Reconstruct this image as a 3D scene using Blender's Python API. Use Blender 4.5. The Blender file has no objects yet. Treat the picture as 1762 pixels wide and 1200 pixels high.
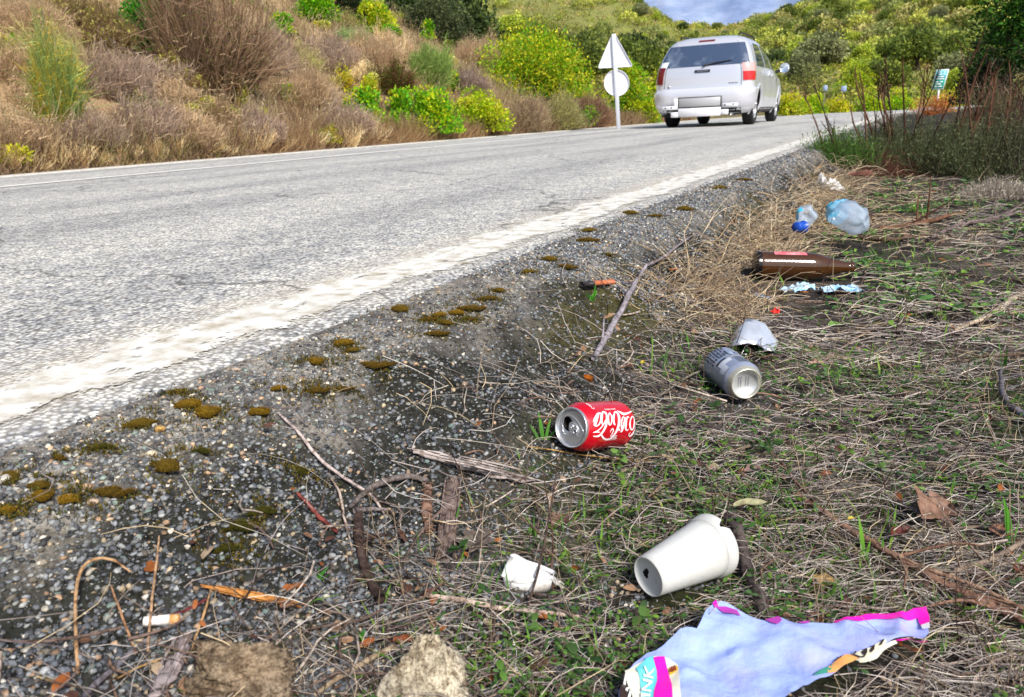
import bpy, math, numpy as np
from mathutils import Matrix, Vector
R = np.random.default_rng
PI = math.pi
scene = bpy.context.scene
COL = scene.collection

# ------------------------------------------------------------------ helpers
def lin(c):
    c = np.asarray(c, float)/255.0
    return np.where(c <= 0.04045, c/12.92, ((c+0.055)/1.055)**2.4)
def C(r, g, b, k=0.72):
    return tuple(np.clip(lin((r, g, b))*k, 0, 1))

def _hash(ix, iy, iz, seed):
    h = (ix.astype(np.int64)*374761393 + iy.astype(np.int64)*668265263 + iz.astype(np.int64)*2147483647 + seed*974711) & 0x7fffffff
    h = ((h ^ (h >> 13))*1274126177) & 0x7fffffff
    return ((h ^ (h >> 16)) & 0xffff)/65535.0
def vnoise(P, seed=0):
    P = np.asarray(P, float); f0 = np.floor(P); f = P-f0; f = f*f*(3-2*f)
    ix, iy, iz = [f0[..., k].astype(np.int64) for k in range(3)]
    out = 0
    for dx in (0, 1):
        wx = f[..., 0] if dx else 1-f[..., 0]
        for dy in (0, 1):
            wy = f[..., 1] if dy else 1-f[..., 1]
            for dz in (0, 1):
                wz = f[..., 2] if dz else 1-f[..., 2]
                out = out + wx*wy*wz*_hash(ix+dx, iy+dy, iz+dz, seed)
    return out*2-1
def fbm(P, oct=3, seed=0, gain=.5):
    a = 1; s = 0; P = np.asarray(P, float)
    for o in range(oct):
        s = s+a*vnoise(P*(2.03**o)+o*17.3, seed+o); a *= gain
    return s
def fbm2(x, y, sc, oct=3, seed=0):
    x, y = np.broadcast_arrays(np.asarray(x, float), np.asarray(y, float))
    return fbm(np.stack([x*sc, y*sc, np.zeros_like(x)+seed*3.7], -1), oct, seed)
def sst(a, b, x):
    t = np.clip((x-a)/(b-a), 0, 1); return t*t*(3-2*t)
def unit(v):
    v = np.asarray(v, float); return v/(np.linalg.norm(v, axis=-1, keepdims=True)+1e-12)

class MB:
    """collects shapes, links them as ONE mesh object"""
    def __init__(s): s.V = []; s.Q = []; s.T = []; s.qm = []; s.tm = []; s.c = []; s.n = 0; s.uv = []; s.hasuv = False
    def add(s, V, Q=None, T=None, mi=0, col=(1, 1, 1), uv=None):
        V = np.asarray(V, float).reshape(-1, 3)
        col = np.asarray(col, float)
        if col.ndim == 1: col = np.tile(col[:3], (len(V), 1))
        if Q is not None and len(Q):
            Q = np.asarray(Q, int).reshape(-1, 4)+s.n; s.Q.append(Q); s.qm.append(np.full(len(Q), mi))
        if T is not None and len(T):
            T = np.asarray(T, int).reshape(-1, 3)+s.n; s.T.append(T); s.tm.append(np.full(len(T), mi))
        s.V.append(V); s.c.append(col.reshape(-1, 3)); s.n += len(V)
        if uv is not None: s.hasuv = True; s.uv.append(np.asarray(uv, float).reshape(-1, 2))
        else: s.uv.append(np.zeros((len(V), 2)))
        return s
    def poly(s, P, mi=0, col=(1, 1, 1)):
        n = len(P); c = np.mean(P, 0); V = np.vstack([P, c[None]])
        return s.add(V, T=[(i, (i+1) % n, n) for i in range(n)], mi=mi, col=col)
    def tube(s, P, r, sides=6, mi=0, col=(1, 1, 1), cap=True, flat=1.0, flatdir=None, jit=0, seed=0):
        P = np.asarray(P, float); n = len(P); r = np.broadcast_to(np.asarray(r, float), (n,))
        t = unit(np.gradient(P, axis=0)); up = np.array([0, 0, 1.]) if flatdir is None else np.asarray(flatdir, float)
        a = np.cross(t, up); bad = np.linalg.norm(a, axis=1) < .1
        a[bad] = np.cross(t[bad], np.array([1., 0, 0])); a = unit(a); b = np.cross(a, t)
        th = np.arange(sides)*2*PI/sides
        rr = r[:, None]*np.ones((n, sides))
        if jit: rr = rr*(1+jit*(R(seed).random((n, sides))-.5)*2)
        V = P[:, None]+rr[..., None]*(np.cos(th)[None, :, None]*a[:, None]+flat*np.sin(th)[None, :, None]*b[:, None])
        Q = grid_q(n, sides, wrap=True)
        col = np.asarray(col, float)
        if col.ndim == 2 and len(col) == n: col = np.repeat(col, sides, 0)
        T = []
        if cap:
            V = np.vstack([V.reshape(-1, 3), P[:1], P[-1:]]); m = n*sides
            T = [(i, (i+1) % sides, m) for i in range(sides)]+[((n-1)*sides+(i+1) % sides, (n-1)*sides+i, m+1) for i in range(sides)]
            if col.ndim == 2: col = np.vstack([col, col[:1], col[-1:]])
        return s.add(V, Q, T, mi, col)
    def box(s, c, d, rot=None, mi=0, col=(1, 1, 1), bev=0):
        d = np.asarray(d, float)/2
        if bev:
            b = min(bev, d.min()*.9)
            V = []
            for sx in (-1, 1):
                for sy in (-1, 1):
                    for sz in (-1, 1):
                        S = np.array([sx, sy, sz])
                        for k in range(3):
                            v = S*(d-b); v[k] = S[k]*d[k]; V.append(v)
            V = np.array(V)
            import bmesh
            bm = bmesh.new()
            for v in V: bm.verts.new(v)
            bmesh.ops.convex_hull(bm, input=bm.verts); bm.verts.index_update()
            V = np.array([v.co[:] for v in bm.verts]); F = [[v.index for v in f.verts] for f in bm.faces]; bm.free()
            if rot is not None: V = V@np.asarray(rot).T
            return s.add(V+np.asarray(c), T=[f for f in F if len(f) == 3], Q=[f for f in F if len(f) == 4] or None, mi=mi, col=col)
        V = np.array([(x, y, z) for x in (-1, 1) for y in (-1, 1) for z in (-1, 1)])*d
        if rot is not None: V = V@np.asarray(rot).T
        return s.add(V+np.asarray(c), [(0, 1, 3, 2), (4, 6, 7, 5), (0, 4, 5, 1), (2, 3, 7, 6), (0, 2, 6, 4), (1, 5, 7, 3)], mi=mi, col=col)
    def lathe(s, prof, O, ax, e1, sides=32, mi=0, col=(1, 1, 1), dent=None):
        """prof: list of (radius, along)"""
        O, ax, e1 = np.asarray(O, float), unit(ax), np.asarray(e1, float)
        e1 = unit(e1-ax*np.dot(e1, ax)); e2 = np.cross(ax, e1)
        prof = np.asarray(prof, float); th = np.arange(sides)*2*PI/sides
        rr = np.repeat(prof[:, :1], sides, 1); aa = np.repeat(prof[:, 1:2], sides, 1)
        if dent is not None: rr, aa = dent(rr, aa, np.repeat(th[None], len(prof), 0))
        V = O+aa[..., None]*ax+rr[..., None]*(np.cos(th)[None, :, None]*e1+np.sin(th)[None, :, None]*e2)
        return s.add(V, grid_q(len(prof), sides, wrap=True), mi=mi, col=col)
    def build(s, name, mats, parent=None, smooth=False):
        o = None
        V = np.concatenate(s.V); me = bpy.data.meshes.new(name)
        Q = np.concatenate(s.Q) if s.Q else np.zeros((0, 4), int); T = np.concatenate(s.T) if s.T else np.zeros((0, 3), int)
        nq, nt = len(Q), len(T)
        me.vertices.add(len(V)); me.vertices.foreach_set('co', V.astype(np.float32).ravel())
        loops = np.concatenate([Q.ravel(), T.ravel()]); me.loops.add(len(loops)); me.loops.foreach_set('vertex_index', loops.astype(np.int32))
        me.polygons.add(nq+nt)
        me.polygons.foreach_set('loop_start', np.concatenate([np.arange(nq)*4, nq*4+np.arange(nt)*3]).astype(np.int32))
        mi = np.concatenate((s.qm if s.Q else [])+(s.tm if s.T else [])+[np.zeros(0, int)])
        if mi.any(): me.polygons.foreach_set('material_index', mi.astype(np.int32))
        if smooth: me.polygons.foreach_set('use_smooth', np.ones(nq+nt, bool))
        a = me.attributes.new('Col', 'FLOAT_COLOR', 'POINT')
        c4 = np.ones((len(V), 4), np.float32); c4[:, :3] = np.concatenate(s.c); a.data.foreach_set('color', c4.ravel())
        if s.hasuv:
            uv = me.uv_layers.new(name='UVMap'); U = np.concatenate(s.uv)[loops]; uv.data.foreach_set('uv', U.astype(np.float32).ravel())
        me.update(calc_edges=True)
        for m in (mats if isinstance(mats, (list, tuple)) else [mats]): me.materials.append(m)
        o = bpy.data.objects.new(name, me); COL.objects.link(o)
        if parent is not None: o.parent = parent
        return o

def grid_q(n, m, wrap=False):
    i = np.arange(n-1)[:, None]; j = np.arange(m if wrap else m-1)[None]
    j2 = (j+1) % m
    return np.stack([i*m+j, i*m+j2, (i+1)*m+j2, (i+1)*m+j], -1).reshape(-1, 4)
def tag(o, label=None, cat=None, group=None, kind=None):
    for k, v in (('label', label), ('category', cat), ('group', group), ('kind', kind)):
        if v: o[k] = v
    return o
def thing(name, label, cat, loc=(0, 0, 0), group=None):
    o = bpy.data.objects.new(name, None); COL.objects.link(o); o.empty_display_size = .05
    o.location = loc
    return tag(o, label, cat, group)
def recenter(o, loc):
    """puts a mesh's origin at loc without moving it"""
    o.data.transform(Matrix.Translation(-Vector(loc))); o.location = loc; return o
def child(o, root):
    """parent a mesh built in world coordinates to a thing placed at its base"""
    o.data.transform(Matrix.Translation(-Vector(root.location))); o.parent = root; return o
def spline(P, n=8):
    P = np.asarray(P, float); out = []
    E = np.vstack([2*P[0]-P[1], P, 2*P[-1]-P[-2]])
    for i in range(1, len(E)-2):
        t = np.linspace(0, 1, n, endpoint=False)[:, None]
        a, b, c, d = E[i-1], E[i], E[i+1], E[i+2]
        out.append(.5*((2*b)+(-a+c)*t+(2*a-5*b+4*c-d)*t*t+(-a+3*b-3*c+d)*t**3))
    return np.vstack(out+[P[-1:]])
def text_mesh(txt, bold=0):
    cu = bpy.data.curves.new('lettering', 'FONT'); cu.body = txt; cu.align_x = 'CENTER'; cu.align_y = 'CENTER'; cu.offset = bold; cu.resolution_u = 3
    ob = bpy.data.objects.new('lettering', cu); COL.objects.link(ob)
    dg = bpy.context.evaluated_depsgraph_get(); me = ob.evaluated_get(dg).to_mesh()
    V = np.array([v.co[:] for v in me.vertices]); me.calc_loop_triangles()
    T = np.array([t.vertices[:] for t in me.loop_triangles])
    ob.evaluated_get(dg).to_mesh_clear(); bpy.data.objects.remove(ob); bpy.data.curves.remove(cu)
    return V, T

# ------------------------------------------------------------------ materials
def M(name, col=(.5, .5, .5), rough=.6, metal=0., attr=False, noise=None, bump=None, transl=0., coat=0., spec=.5, trans=0., ior=1.45, alpha=1., noise2=None, stretch=None):
    m = bpy.data.materials.new(name); m.use_nodes = True; nt = m.node_tree; N = nt.nodes; L = nt.links
    b = N['Principled BSDF']; out = N['Material Output']
    b.inputs['Roughness'].default_value = rough; b.inputs['Metallic'].default_value = metal
    b.inputs['Specular IOR Level'].default_value = spec; b.inputs['IOR'].default_value = ior
    b.inputs['Coat Weight'].default_value = coat; b.inputs['Transmission Weight'].default_value = trans; b.inputs['Alpha'].default_value = alpha
    b.inputs['Base Color'].default_value = (*col, 1)
    src = None
    tc = N.new('ShaderNodeTexCoord'); co = tc.outputs['Object']
    if stretch:
        mp = N.new('ShaderNodeMapping'); mp.inputs['Scale'].default_value = stretch; L.new(co, mp.inputs['Vector']); co = mp.outputs['Vector']
    if attr:
        at = N.new('ShaderNodeAttribute'); at.attribute_name = 'Col'; src = at.outputs['Color']
    for nz in (noise, noise2):
        if nz:
            sc, c2, lo, hi = nz
            t = N.new('ShaderNodeTexNoise'); t.inputs['Scale'].default_value = sc; t.inputs['Detail'].default_value = 6; t.inputs['Roughness'].default_value = .65
            L.new(co, t.inputs['Vector'])
            mr = N.new('ShaderNodeMapRange'); mr.inputs['From Min'].default_value = lo; mr.inputs['From Max'].default_value = hi; L.new(t.outputs['Fac'], mr.inputs['Value'])
            mx = N.new('ShaderNodeMix'); mx.data_type = 'RGBA'
            if attr: mx.blend_type = 'MULTIPLY'
            L.new(mr.outputs['Result'], mx.inputs['Factor'])
            if src is not None: L.new(src, mx.inputs['A'])
            else: mx.inputs['A'].default_value = (*col, 1)
            mx.inputs['B'].default_value = (*c2, 1); src = mx.outputs['Result']
    if src is not None: L.new(src, b.inputs['Base Color'])
    if bump:
        sc, st = bump
        t = N.new('ShaderNodeTexNoise'); t.inputs['Scale'].default_value = sc; t.inputs['Detail'].default_value = 5; L.new(co, t.inputs['Vector'])
        bp = N.new('ShaderNodeBump'); bp.inputs['Strength'].default_value = st; bp.inputs['Distance'].default_value = .3/sc
        L.new(t.outputs['Fac'], bp.inputs['Height']); L.new(bp.outputs['Normal'], b.inputs['Normal'])
    if transl:
        tr = N.new('ShaderNodeBsdfTranslucent'); ms = N.new('ShaderNodeMixShader'); ms.inputs['Fac'].default_value = transl
        if src is not None: L.new(src, tr.inputs['Color'])
        else: tr.inputs['Color'].default_value = (*col, 1)
        L.new(b.outputs['BSDF'], ms.inputs[1]); L.new(tr.outputs['BSDF'], ms.inputs[2]); L.new(ms.outputs['Shader'], out.inputs['Surface'])
    return m
MT = {}
MT['leaf'] = M('foliage', rough=.55, attr=True, transl=.35, spec=.25)
MT['leaf_gloss'] = M('glossy_foliage', rough=.4, attr=True, transl=.25, spec=.4)
MT['brush'] = M('dry_brush', rough=.8, attr=True, transl=.4, spec=.1)
MT['twig'] = M('dry_twig', rough=.85, attr=True, spec=.15)
MT['straw'] = M('dry_straw', rough=.6, attr=True, spec=.3, noise=(60, (.5, .45, .4), .45, .7))
MT['stone'] = M('stone', rough=.7, attr=True, spec=.35, noise=(260, (.5, .5, .5), .42, .62), bump=(300, .5))
MT['bark'] = M('bark', rough=.85, attr=True, spec=.2, noise=(150, (.35, .3, .28), .45, .62), bump=(220, .9))
MT['wood'] = M('weathered_wood', rough=.8, attr=True, spec=.2, noise=(90, (.4, .36, .33), .45, .6), bump=(120, .8))
MT['deadleaf'] = M('dead_leaf', rough=.6, attr=True, spec=.3, transl=.15, noise=(120, (.55, .5, .48), .45, .65))
MT['white_metal'] = M('painted_metal', rough=.4, attr=True, spec=.5)

# ------------------------------------------------------------------ place
FPX = 1300.; PIT, ROL, HC, TH = .294, .044, .291, .494
ST, CT = math.sin(TH), math.cos(TH)
def ray(x, y):
    a = (x-881)/FPX; b = (600-y)/FPX
    X = math.cos(ROL)*a+math.sin(ROL)*b; Y = -math.sin(ROL)*a+math.cos(ROL)*b
    c, s = math.cos(PIT), math.sin(PIT)
    return np.array([X, c+Y*s, -s+Y*c])
def at_t(x, y, t): return ray(x, y)*t+np.array([0, 0, HC])
def at_z(x, y, z):
    r = ray(x, y); return r*((z-HC)/r[2])+np.array([0, 0, HC])
S0, RC = 23.0, 34.0               # where the road starts bending right, and its radius
CX, CY = S0*ST+RC*CT, S0*CT-RC*ST
def road_sn(x, y):
    s = x*ST+y*CT; n = x*CT-y*ST
    dx, dy = x-CX, y-CY
    rr = np.hypot(dx, dy)
    ca = (dx*ST+dy*CT); cb = -(dx*CT-dy*ST)
    ang = np.arctan2(ca, cb)
    cur = (s > S0)
    return np.where(cur, S0+RC*np.clip(ang, 0, 2.0), s), np.where(cur, RC-rr, n)
def xy_from(s, n):
    """road coordinates to the world"""
    s, n = np.broadcast_arrays(np.asarray(s, float), np.asarray(n, float))
    a = (s-S0)/RC; r = RC-n
    s2 = np.where(s > S0, S0+r*np.sin(a), s); n2 = np.where(s > S0, RC-r*np.cos(a), n)
    return s2*ST+n2*CT, s2*CT-n2*ST
PN = np.array([-9, -.86, -.70, -.63, -.55, -.47, -.38, -.25, 0, 1.0, 2.5, 6, 14])
PZ = np.array([-.004, -.004, -.010, -.020, -.065, -.112, -.150, -.178, -.195, -.20, -.17, .1, .7])
def G(x, y):
    x = np.asarray(x, float); y = np.asarray(y, float)
    s, n = road_sn(x, y)
    nn = n+.035*fbm2(x, y, 1.6, 2, 5)*sst(-.75, -.55, n)
    nn = np.where(nn > -.66, -.66+(nn+.66)*(1+.55*sst(1.5, 2.1, s)), nn)
    z = np.interp(nn, PN, PZ)
    far = np.hypot(x, y)
    v = sst(-.68, -.55, n)
    z = z+sst(-.64, -.56, n)*(1-sst(-.46, -.36, n))*.024*fbm2(x, y, 12, 3, 6)
    z = z+v*(.009*fbm2(x, y, 6, 3, 2)+.0035*fbm2(x, y, 45, 2, 3)*sst(9, 4, far))
    z = z+sst(6, 10, s)*sst(-.6, .3, n)*.12
    # left bank
    d = -n-7.12
    k = .62-.40*sst(13, 27, s)
    db = np.maximum(d, 0)
    zb = k*(db-.5*sst(0, 1, db)*.4)
    zb = np.where(zb > 14, 14+(zb-14)*.25, zb)
    zb = zb+sst(.1, 1.2, db)*(.16*fbm2(x, y, .55, 4, 11)+.03*fbm2(x, y, 4, 3, 12))+sst(3, 14, db)*1.0*fbm2(x, y, .12, 3, 13)
    z = np.where(d > 0, zb, z)
    under = sst(-7.12, -7.0, n)*(1-sst(-.93, -.86, n))
    z = z-under*.12
    # wooded hills farther off
    az = np.degrees(np.arctan2(x, y))
    e = np.interp(az, [-60, -20, 5, 8.5, 10.5, 12, 14, 16, 18, 20, 22, 28, 36, 60, 90, 180], [10, 10, 9.2, 8.2, 7.0, 6.0, 5.5, 5.3, 5.6, 6.2, 7.1, 9.8, 12, 12, 8, 2])
    zh = np.minimum(far, 190)*np.tan(np.radians(e))*sst(45, 170, far)+sst(50, 120, far)*2.2*fbm2(x, y, .03, 3, 21)
    zh = zh*sst(110, 75, np.abs(az-10))
    w = sst(40, 75, far)
    return np.where(far > 40, np.maximum(z*(1-w)+np.minimum(z, 2.5)*w, zh*w+z*(1-w)), z)
def hit(x, y, tmin=.35, tmax=260):
    """where the sight line through a picture point meets the ground"""
    t = np.geomspace(tmin, tmax, 2500); r = ray(x, y); P = r[None]*t[:, None]+np.array([0, 0, HC])
    i = np.argmax(P[:, 2] < G(P[:, 0], P[:, 1]))
    p = P[max(i, 1)]; p[2] = float(G(p[0], p[1])); return p
def depth(p):
    d = np.asarray(p)-np.array([0, 0, HC]); return d[1]*math.cos(PIT)-d[2]*math.sin(PIT)

# ------------------------------------------------------------------ camera, world, sun
cam = bpy.data.cameras.new('camera'); co = bpy.data.objects.new('camera', cam); COL.objects.link(co); scene.camera = co
cam.sensor_width = 36; cam.lens = 36*FPX/1762; cam.clip_start = .02; cam.clip_end = 12000
Xh = np.array([1, 0, 0.]); U = np.array([0, math.sin(PIT), math.cos(PIT)]); D = np.array([0, math.cos(PIT), -math.sin(PIT)])
rt = math.cos(ROL)*Xh-math.sin(ROL)*U; up = math.sin(ROL)*Xh+math.cos(ROL)*U
co.matrix_world = Matrix(((rt[0], up[0], -D[0], 0), (rt[1], up[1], -D[1], 0), (rt[2], up[2], -D[2], HC), (0, 0, 0, 1)))
cam.dof.use_dof = True; cam.dof.focus_distance = 1.25; cam.dof.aperture_fstop = 13
SUN_EL, SUN_AZ = math.radians(44), math.radians(152)     # azimuth clockwise from +Y: from the right, a little behind
w = bpy.data.worlds.new('World'); scene.world = w; w.use_nodes = True
nt = w.node_tree; sk = nt.nodes.new('ShaderNodeTexSky'); sk.sky_type = 'NISHITA'; sk.sun_disc = False
sk.sun_elevation = SUN_EL; sk.sun_rotation = SUN_AZ; sk.air_density = 1.0; sk.dust_density = 2.0; sk.ozone_density = 1.0
nt.links.new(sk.outputs['Color'], nt.nodes['Background'].inputs['Color']); nt.nodes['Background'].inputs['Strength'].default_value = .15
sl = bpy.data.lights.new('sun', 'SUN'); sl.energy = 5.0; sl.angle = math.radians(12); sl.color = (1, .965, .90)
so = bpy.data.objects.new('sun', sl); COL.objects.link(so)
sd = Vector((math.sin(SUN_AZ)*math.cos(SUN_EL), math.cos(SUN_AZ)*math.cos(SUN_EL), math.sin(SUN_EL)))
so.rotation_euler = sd.to_track_quat('Z', 'Y').to_euler(); so.location = (30, -20, 40)
scene.view_settings.view_transform = 'Standard'; scene.view_settings.look = 'None'; scene.view_settings.exposure = 0
scene.render.film_transparent = False
try:
    scene.cycles.use_denoising = True; scene.cycles.max_bounces = 6; scene.cycles.transparent_max_bounces = 12; scene.cycles.transmission_bounces = 8
except Exception: pass
# ------------------------------------------------------------------ ground sheet
def axis(parts):
    out = []
    for a, b, st in parts: out.append(np.arange(a, b, st))
    return np.unique(np.round(np.concatenate(out), 5))
def geo(a, b, n, sgn=1): return sgn*np.geomspace(a, b, n)
ns_ = np.unique(np.concatenate([-geo(16.2, 900, 34)[::-1], axis([(-16, -6.9, .22), (-6.9, -1, .7), (-1.0, .5, .012), (.5, 1.6, .03), (1.6, 6, .2)]), geo(6.2, 900, 40)]))
ss_ = np.unique(np.concatenate([-geo(1.05, 300, 22)[::-1], axis([(-1, .15, .06), (.15, 1.8, .012), (1.8, 3.5, .025), (3.5, 8, .08), (8, 34, .3)]), geo(34.3, 900, 60)]))
Sg, Ng = np.meshgrid(ss_, ns_, indexing='ij')
gx = Sg*ST+Ng*CT; gy = Sg*CT-Ng*ST; gz = G(gx, gy)
sc_, nc_ = road_sn(gx, gy)
def mixc(a, b, t): return np.asarray(a)*(1-t[..., None])+np.asarray(b)*t[..., None]
n1 = fbm2(gx, gy, 7, 3, 31); n2 = fbm2(gx, gy, .7, 4, 32); n3 = fbm2(gx, gy, 26, 2, 33)
soil = mixc((.034, .029, .026), (.11, .095, .08), sst(-.5, .7, n1+.5*n3))
soil = mixc(soil, (.045, .06, .016), sst(.15, .7, fbm2(gx, gy, 5, 3, 35))*.6)
grav = mixc((.17, .16, .15), (.38, .35, .30), sst(-.6, .6, n3+.4*n1))
mossy = mixc((.035, .036, .03), (.075, .07, .028), sst(.0, .7, fbm2(gx, gy, 4, 3, 36)))
c_ = mixc(grav, mossy, sst(-.66, -.56, nc_+.05*n1))
c_ = mixc(c_, soil, sst(-.50, -.36, nc_+.05*n1))
bank = mixc((.52, .37, .21), (.42, .29, .17), sst(-.4, .6, n2)); bank = mixc(bank, (.34, .26, .17), sst(.0, .7, fbm2(gx, gy, 2.2, 3, 37)))
hillc = mixc((.30, .31, .10), (.50, .38, .22), sst(.1, .8, fbm2(gx, gy, .09, 4, 38)))
dist = np.hypot(gx, gy)
c_ = mixc(c_, (.12, .10, .06), sst(2.5, 6, nc_))
bank = mixc(bank, (.16, .15, .07), sst(14, 24, sc_)*.8)
c_ = np.where((nc_ < -4)[..., None], bank, c_)
c_ = mixc(c_, hillc, sst(30, 60, dist))
gm = M('earth', rough=.95, attr=True, spec=.15, noise=(38, (.45, .42, .4), .42, .66), noise2=(170, (.5, .47, .45), .45, .62), bump=(90, .8))
mb = MB(); mb.add(np.stack([gx, gy, gz], -1), grid_q(len(ss_), len(ns_))[:, ::-1], col=c_.reshape(-1, 3))
ground = tag(mb.build('ground', gm, smooth=True), kind='structure')

# ------------------------------------------------------------------ road
def road_material():
    m = bpy.data.materials.new('asphalt'); m.use_nodes = True; nt = m.node_tree; N = nt.nodes; L = nt.links; b = N['Principled BSDF']
    uv = N.new('ShaderNodeUVMap'); uv.uv_map = 'UVMap'
    def vor(sc, feat='F1'):
        v = N.new('ShaderNodeTexVoronoi'); v.inputs['Scale'].default_value = sc; v.feature = feat; L.new(uv.outputs['UV'], v.inputs['Vector']); return v
    def noi(sc, det=4, vec=None):
        t = N.new('ShaderNodeTexNoise'); t.inputs['Scale'].default_value = sc; t.inputs['Detail'].default_value = det; L.new(vec or uv.outputs['UV'], t.inputs['Vector']); return t
    def ramp(inp, stops):
        r = N.new('ShaderNodeValToRGB'); L.new(inp, r.inputs['Fac']); e = r.color_ramp.elements
        while len(e) < len(stops): e.new(.5)
        for k, (p, c) in enumerate(stops): e[k].position = p; e[k].color = (*c, 1)
        return r.outputs['Color']
    def mix(a, b_, f, mode='MIX', fac=1.):
        x = N.new('ShaderNodeMix'); x.data_type = 'RGBA'; x.blend_type = mode
        if f is None: x.inputs['Factor'].default_value = fac
        else: L.new(f, x.inputs['Factor'])
        for s, i in ((a, 'A'), (b_, 'B')):
            if isinstance(s, tuple): x.inputs[i].default_value = (*s, 1)
            else: L.new(s, x.inputs[i])
        return x.outputs['Result']
    v = vor(140); sep = N.new('ShaderNodeSeparateColor'); L.new(v.outputs['Color'], sep.inputs['Color'])
    stone = ramp(sep.outputs['Red'], [(0, (.28, .29, .31)), (.20, (.52, .525, .53)), (.6, (.68, .67, .64)), (1, (.84, .82, .77))])
    gap = ramp(v.outputs['Distance'], [(.36, (1, 1, 1)), (.70, (.40, .39, .38))])
    c = mix(stone, gap, None, 'MULTIPLY', 1.)
    v2 = vor(34); sp2 = N.new('ShaderNodeSeparateColor'); L.new(v2.outputs['Color'], sp2.inputs['Color'])
    c = mix(c, ramp(sp2.outputs['Green'], [(0, (.72, .73, .76)), (1, (1.25, 1.22, 1.15))]), None, 'MULTIPLY', .8)
    mp = N.new('ShaderNodeMapping'); mp.inputs['Scale'].default_value = (.22, 1.5, 1); L.new(uv.outputs['UV'], mp.inputs['Vector'])
    st = noi(1.3, 5, mp.outputs['Vector'])
    c = mix(c, ramp(st.outputs['Fac'], [(.30, (.55, .56, .59)), (.5, (1, 1, 1)), (.72, (1.25, 1.23, 1.18))]), None, 'MULTIPLY', .65)
    # pale dusty margin by the near line
    sx = N.new('ShaderNodeSeparateXYZ'); L.new(uv.outputs['UV'], sx.inputs['Vector'])
    n5 = noi(9, 4); ad = N.new('ShaderNodeMath'); ad.operation = 'MULTIPLY_ADD'; L.new(n5.outputs['Fac'], ad.inputs[0]); ad.inputs[1].default_value = .16; L.new(sx.outputs['Y'], ad.inputs[2])
    du = N.new('ShaderNodeMapRange'); du.inputs['From Min'].default_value = -1.06; du.inputs['From Max'].default_value = -.90; L.new(ad.outputs['Value'], du.inputs['Value'])
    du2 = N.new('ShaderNodeMapRange'); du2.inputs['From Min'].default_value = -.71; du2.inputs['From Max'].default_value = -.83; L.new(ad.outputs['Value'], du2.inputs['Value'])
    mm = N.new('ShaderNodeMath'); mm.operation = 'MULTIPLY'; L.new(du.outputs['Result'], mm.inputs[0]); L.new(du2.outputs['Result'], mm.inputs[1])
    m2 = N.new('ShaderNodeMath'); m2.operation = 'MULTIPLY'; L.new(mm.outputs['Value'], m2.inputs[0]); m2.inputs[1].default_value = .5
    c = mix(c, (.60, .53, .42), m2.outputs['Value'])
    # transverse cracks
    vc = N.new('ShaderNodeTexVoronoi'); vc.feature = 'DISTANCE_TO_EDGE'; vc.inputs['Scale'].default_value = .55
    nd = noi(3, 4); vadd = N.new('ShaderNodeMix'); vadd.data_type = 'RGBA'; vadd.blend_type = 'LINEAR_LIGHT'; vadd.inputs['Factor'].default_value = .25
    L.new(uv.outputs['UV'], vadd.inputs['A']); L.new(nd.outputs['Color'], vadd.inputs['B']); L.new(vadd.outputs['Result'], vc.inputs['Vector'])
    c = mix((.05, .05, .05), c, ramp(vc.outputs['Distance'], [(.0, (.25, .25, .25)), (.006, (1, 1, 1))]))
    L.new(c, b.inputs['Base Color']); b.inputs['Roughness'].default_value = .85; b.inputs['Specular IOR Level'].default_value = .25
    bp = N.new('ShaderNodeBump'); bp.inputs['Strength'].default_value = .9; bp.inputs['Distance'].default_value = .004; bp.invert = True
    L.new(v.outputs['Distance'], bp.inputs['Height']); L.new(bp.outputs['Normal'], b.inputs['Normal'])
    return m
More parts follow.
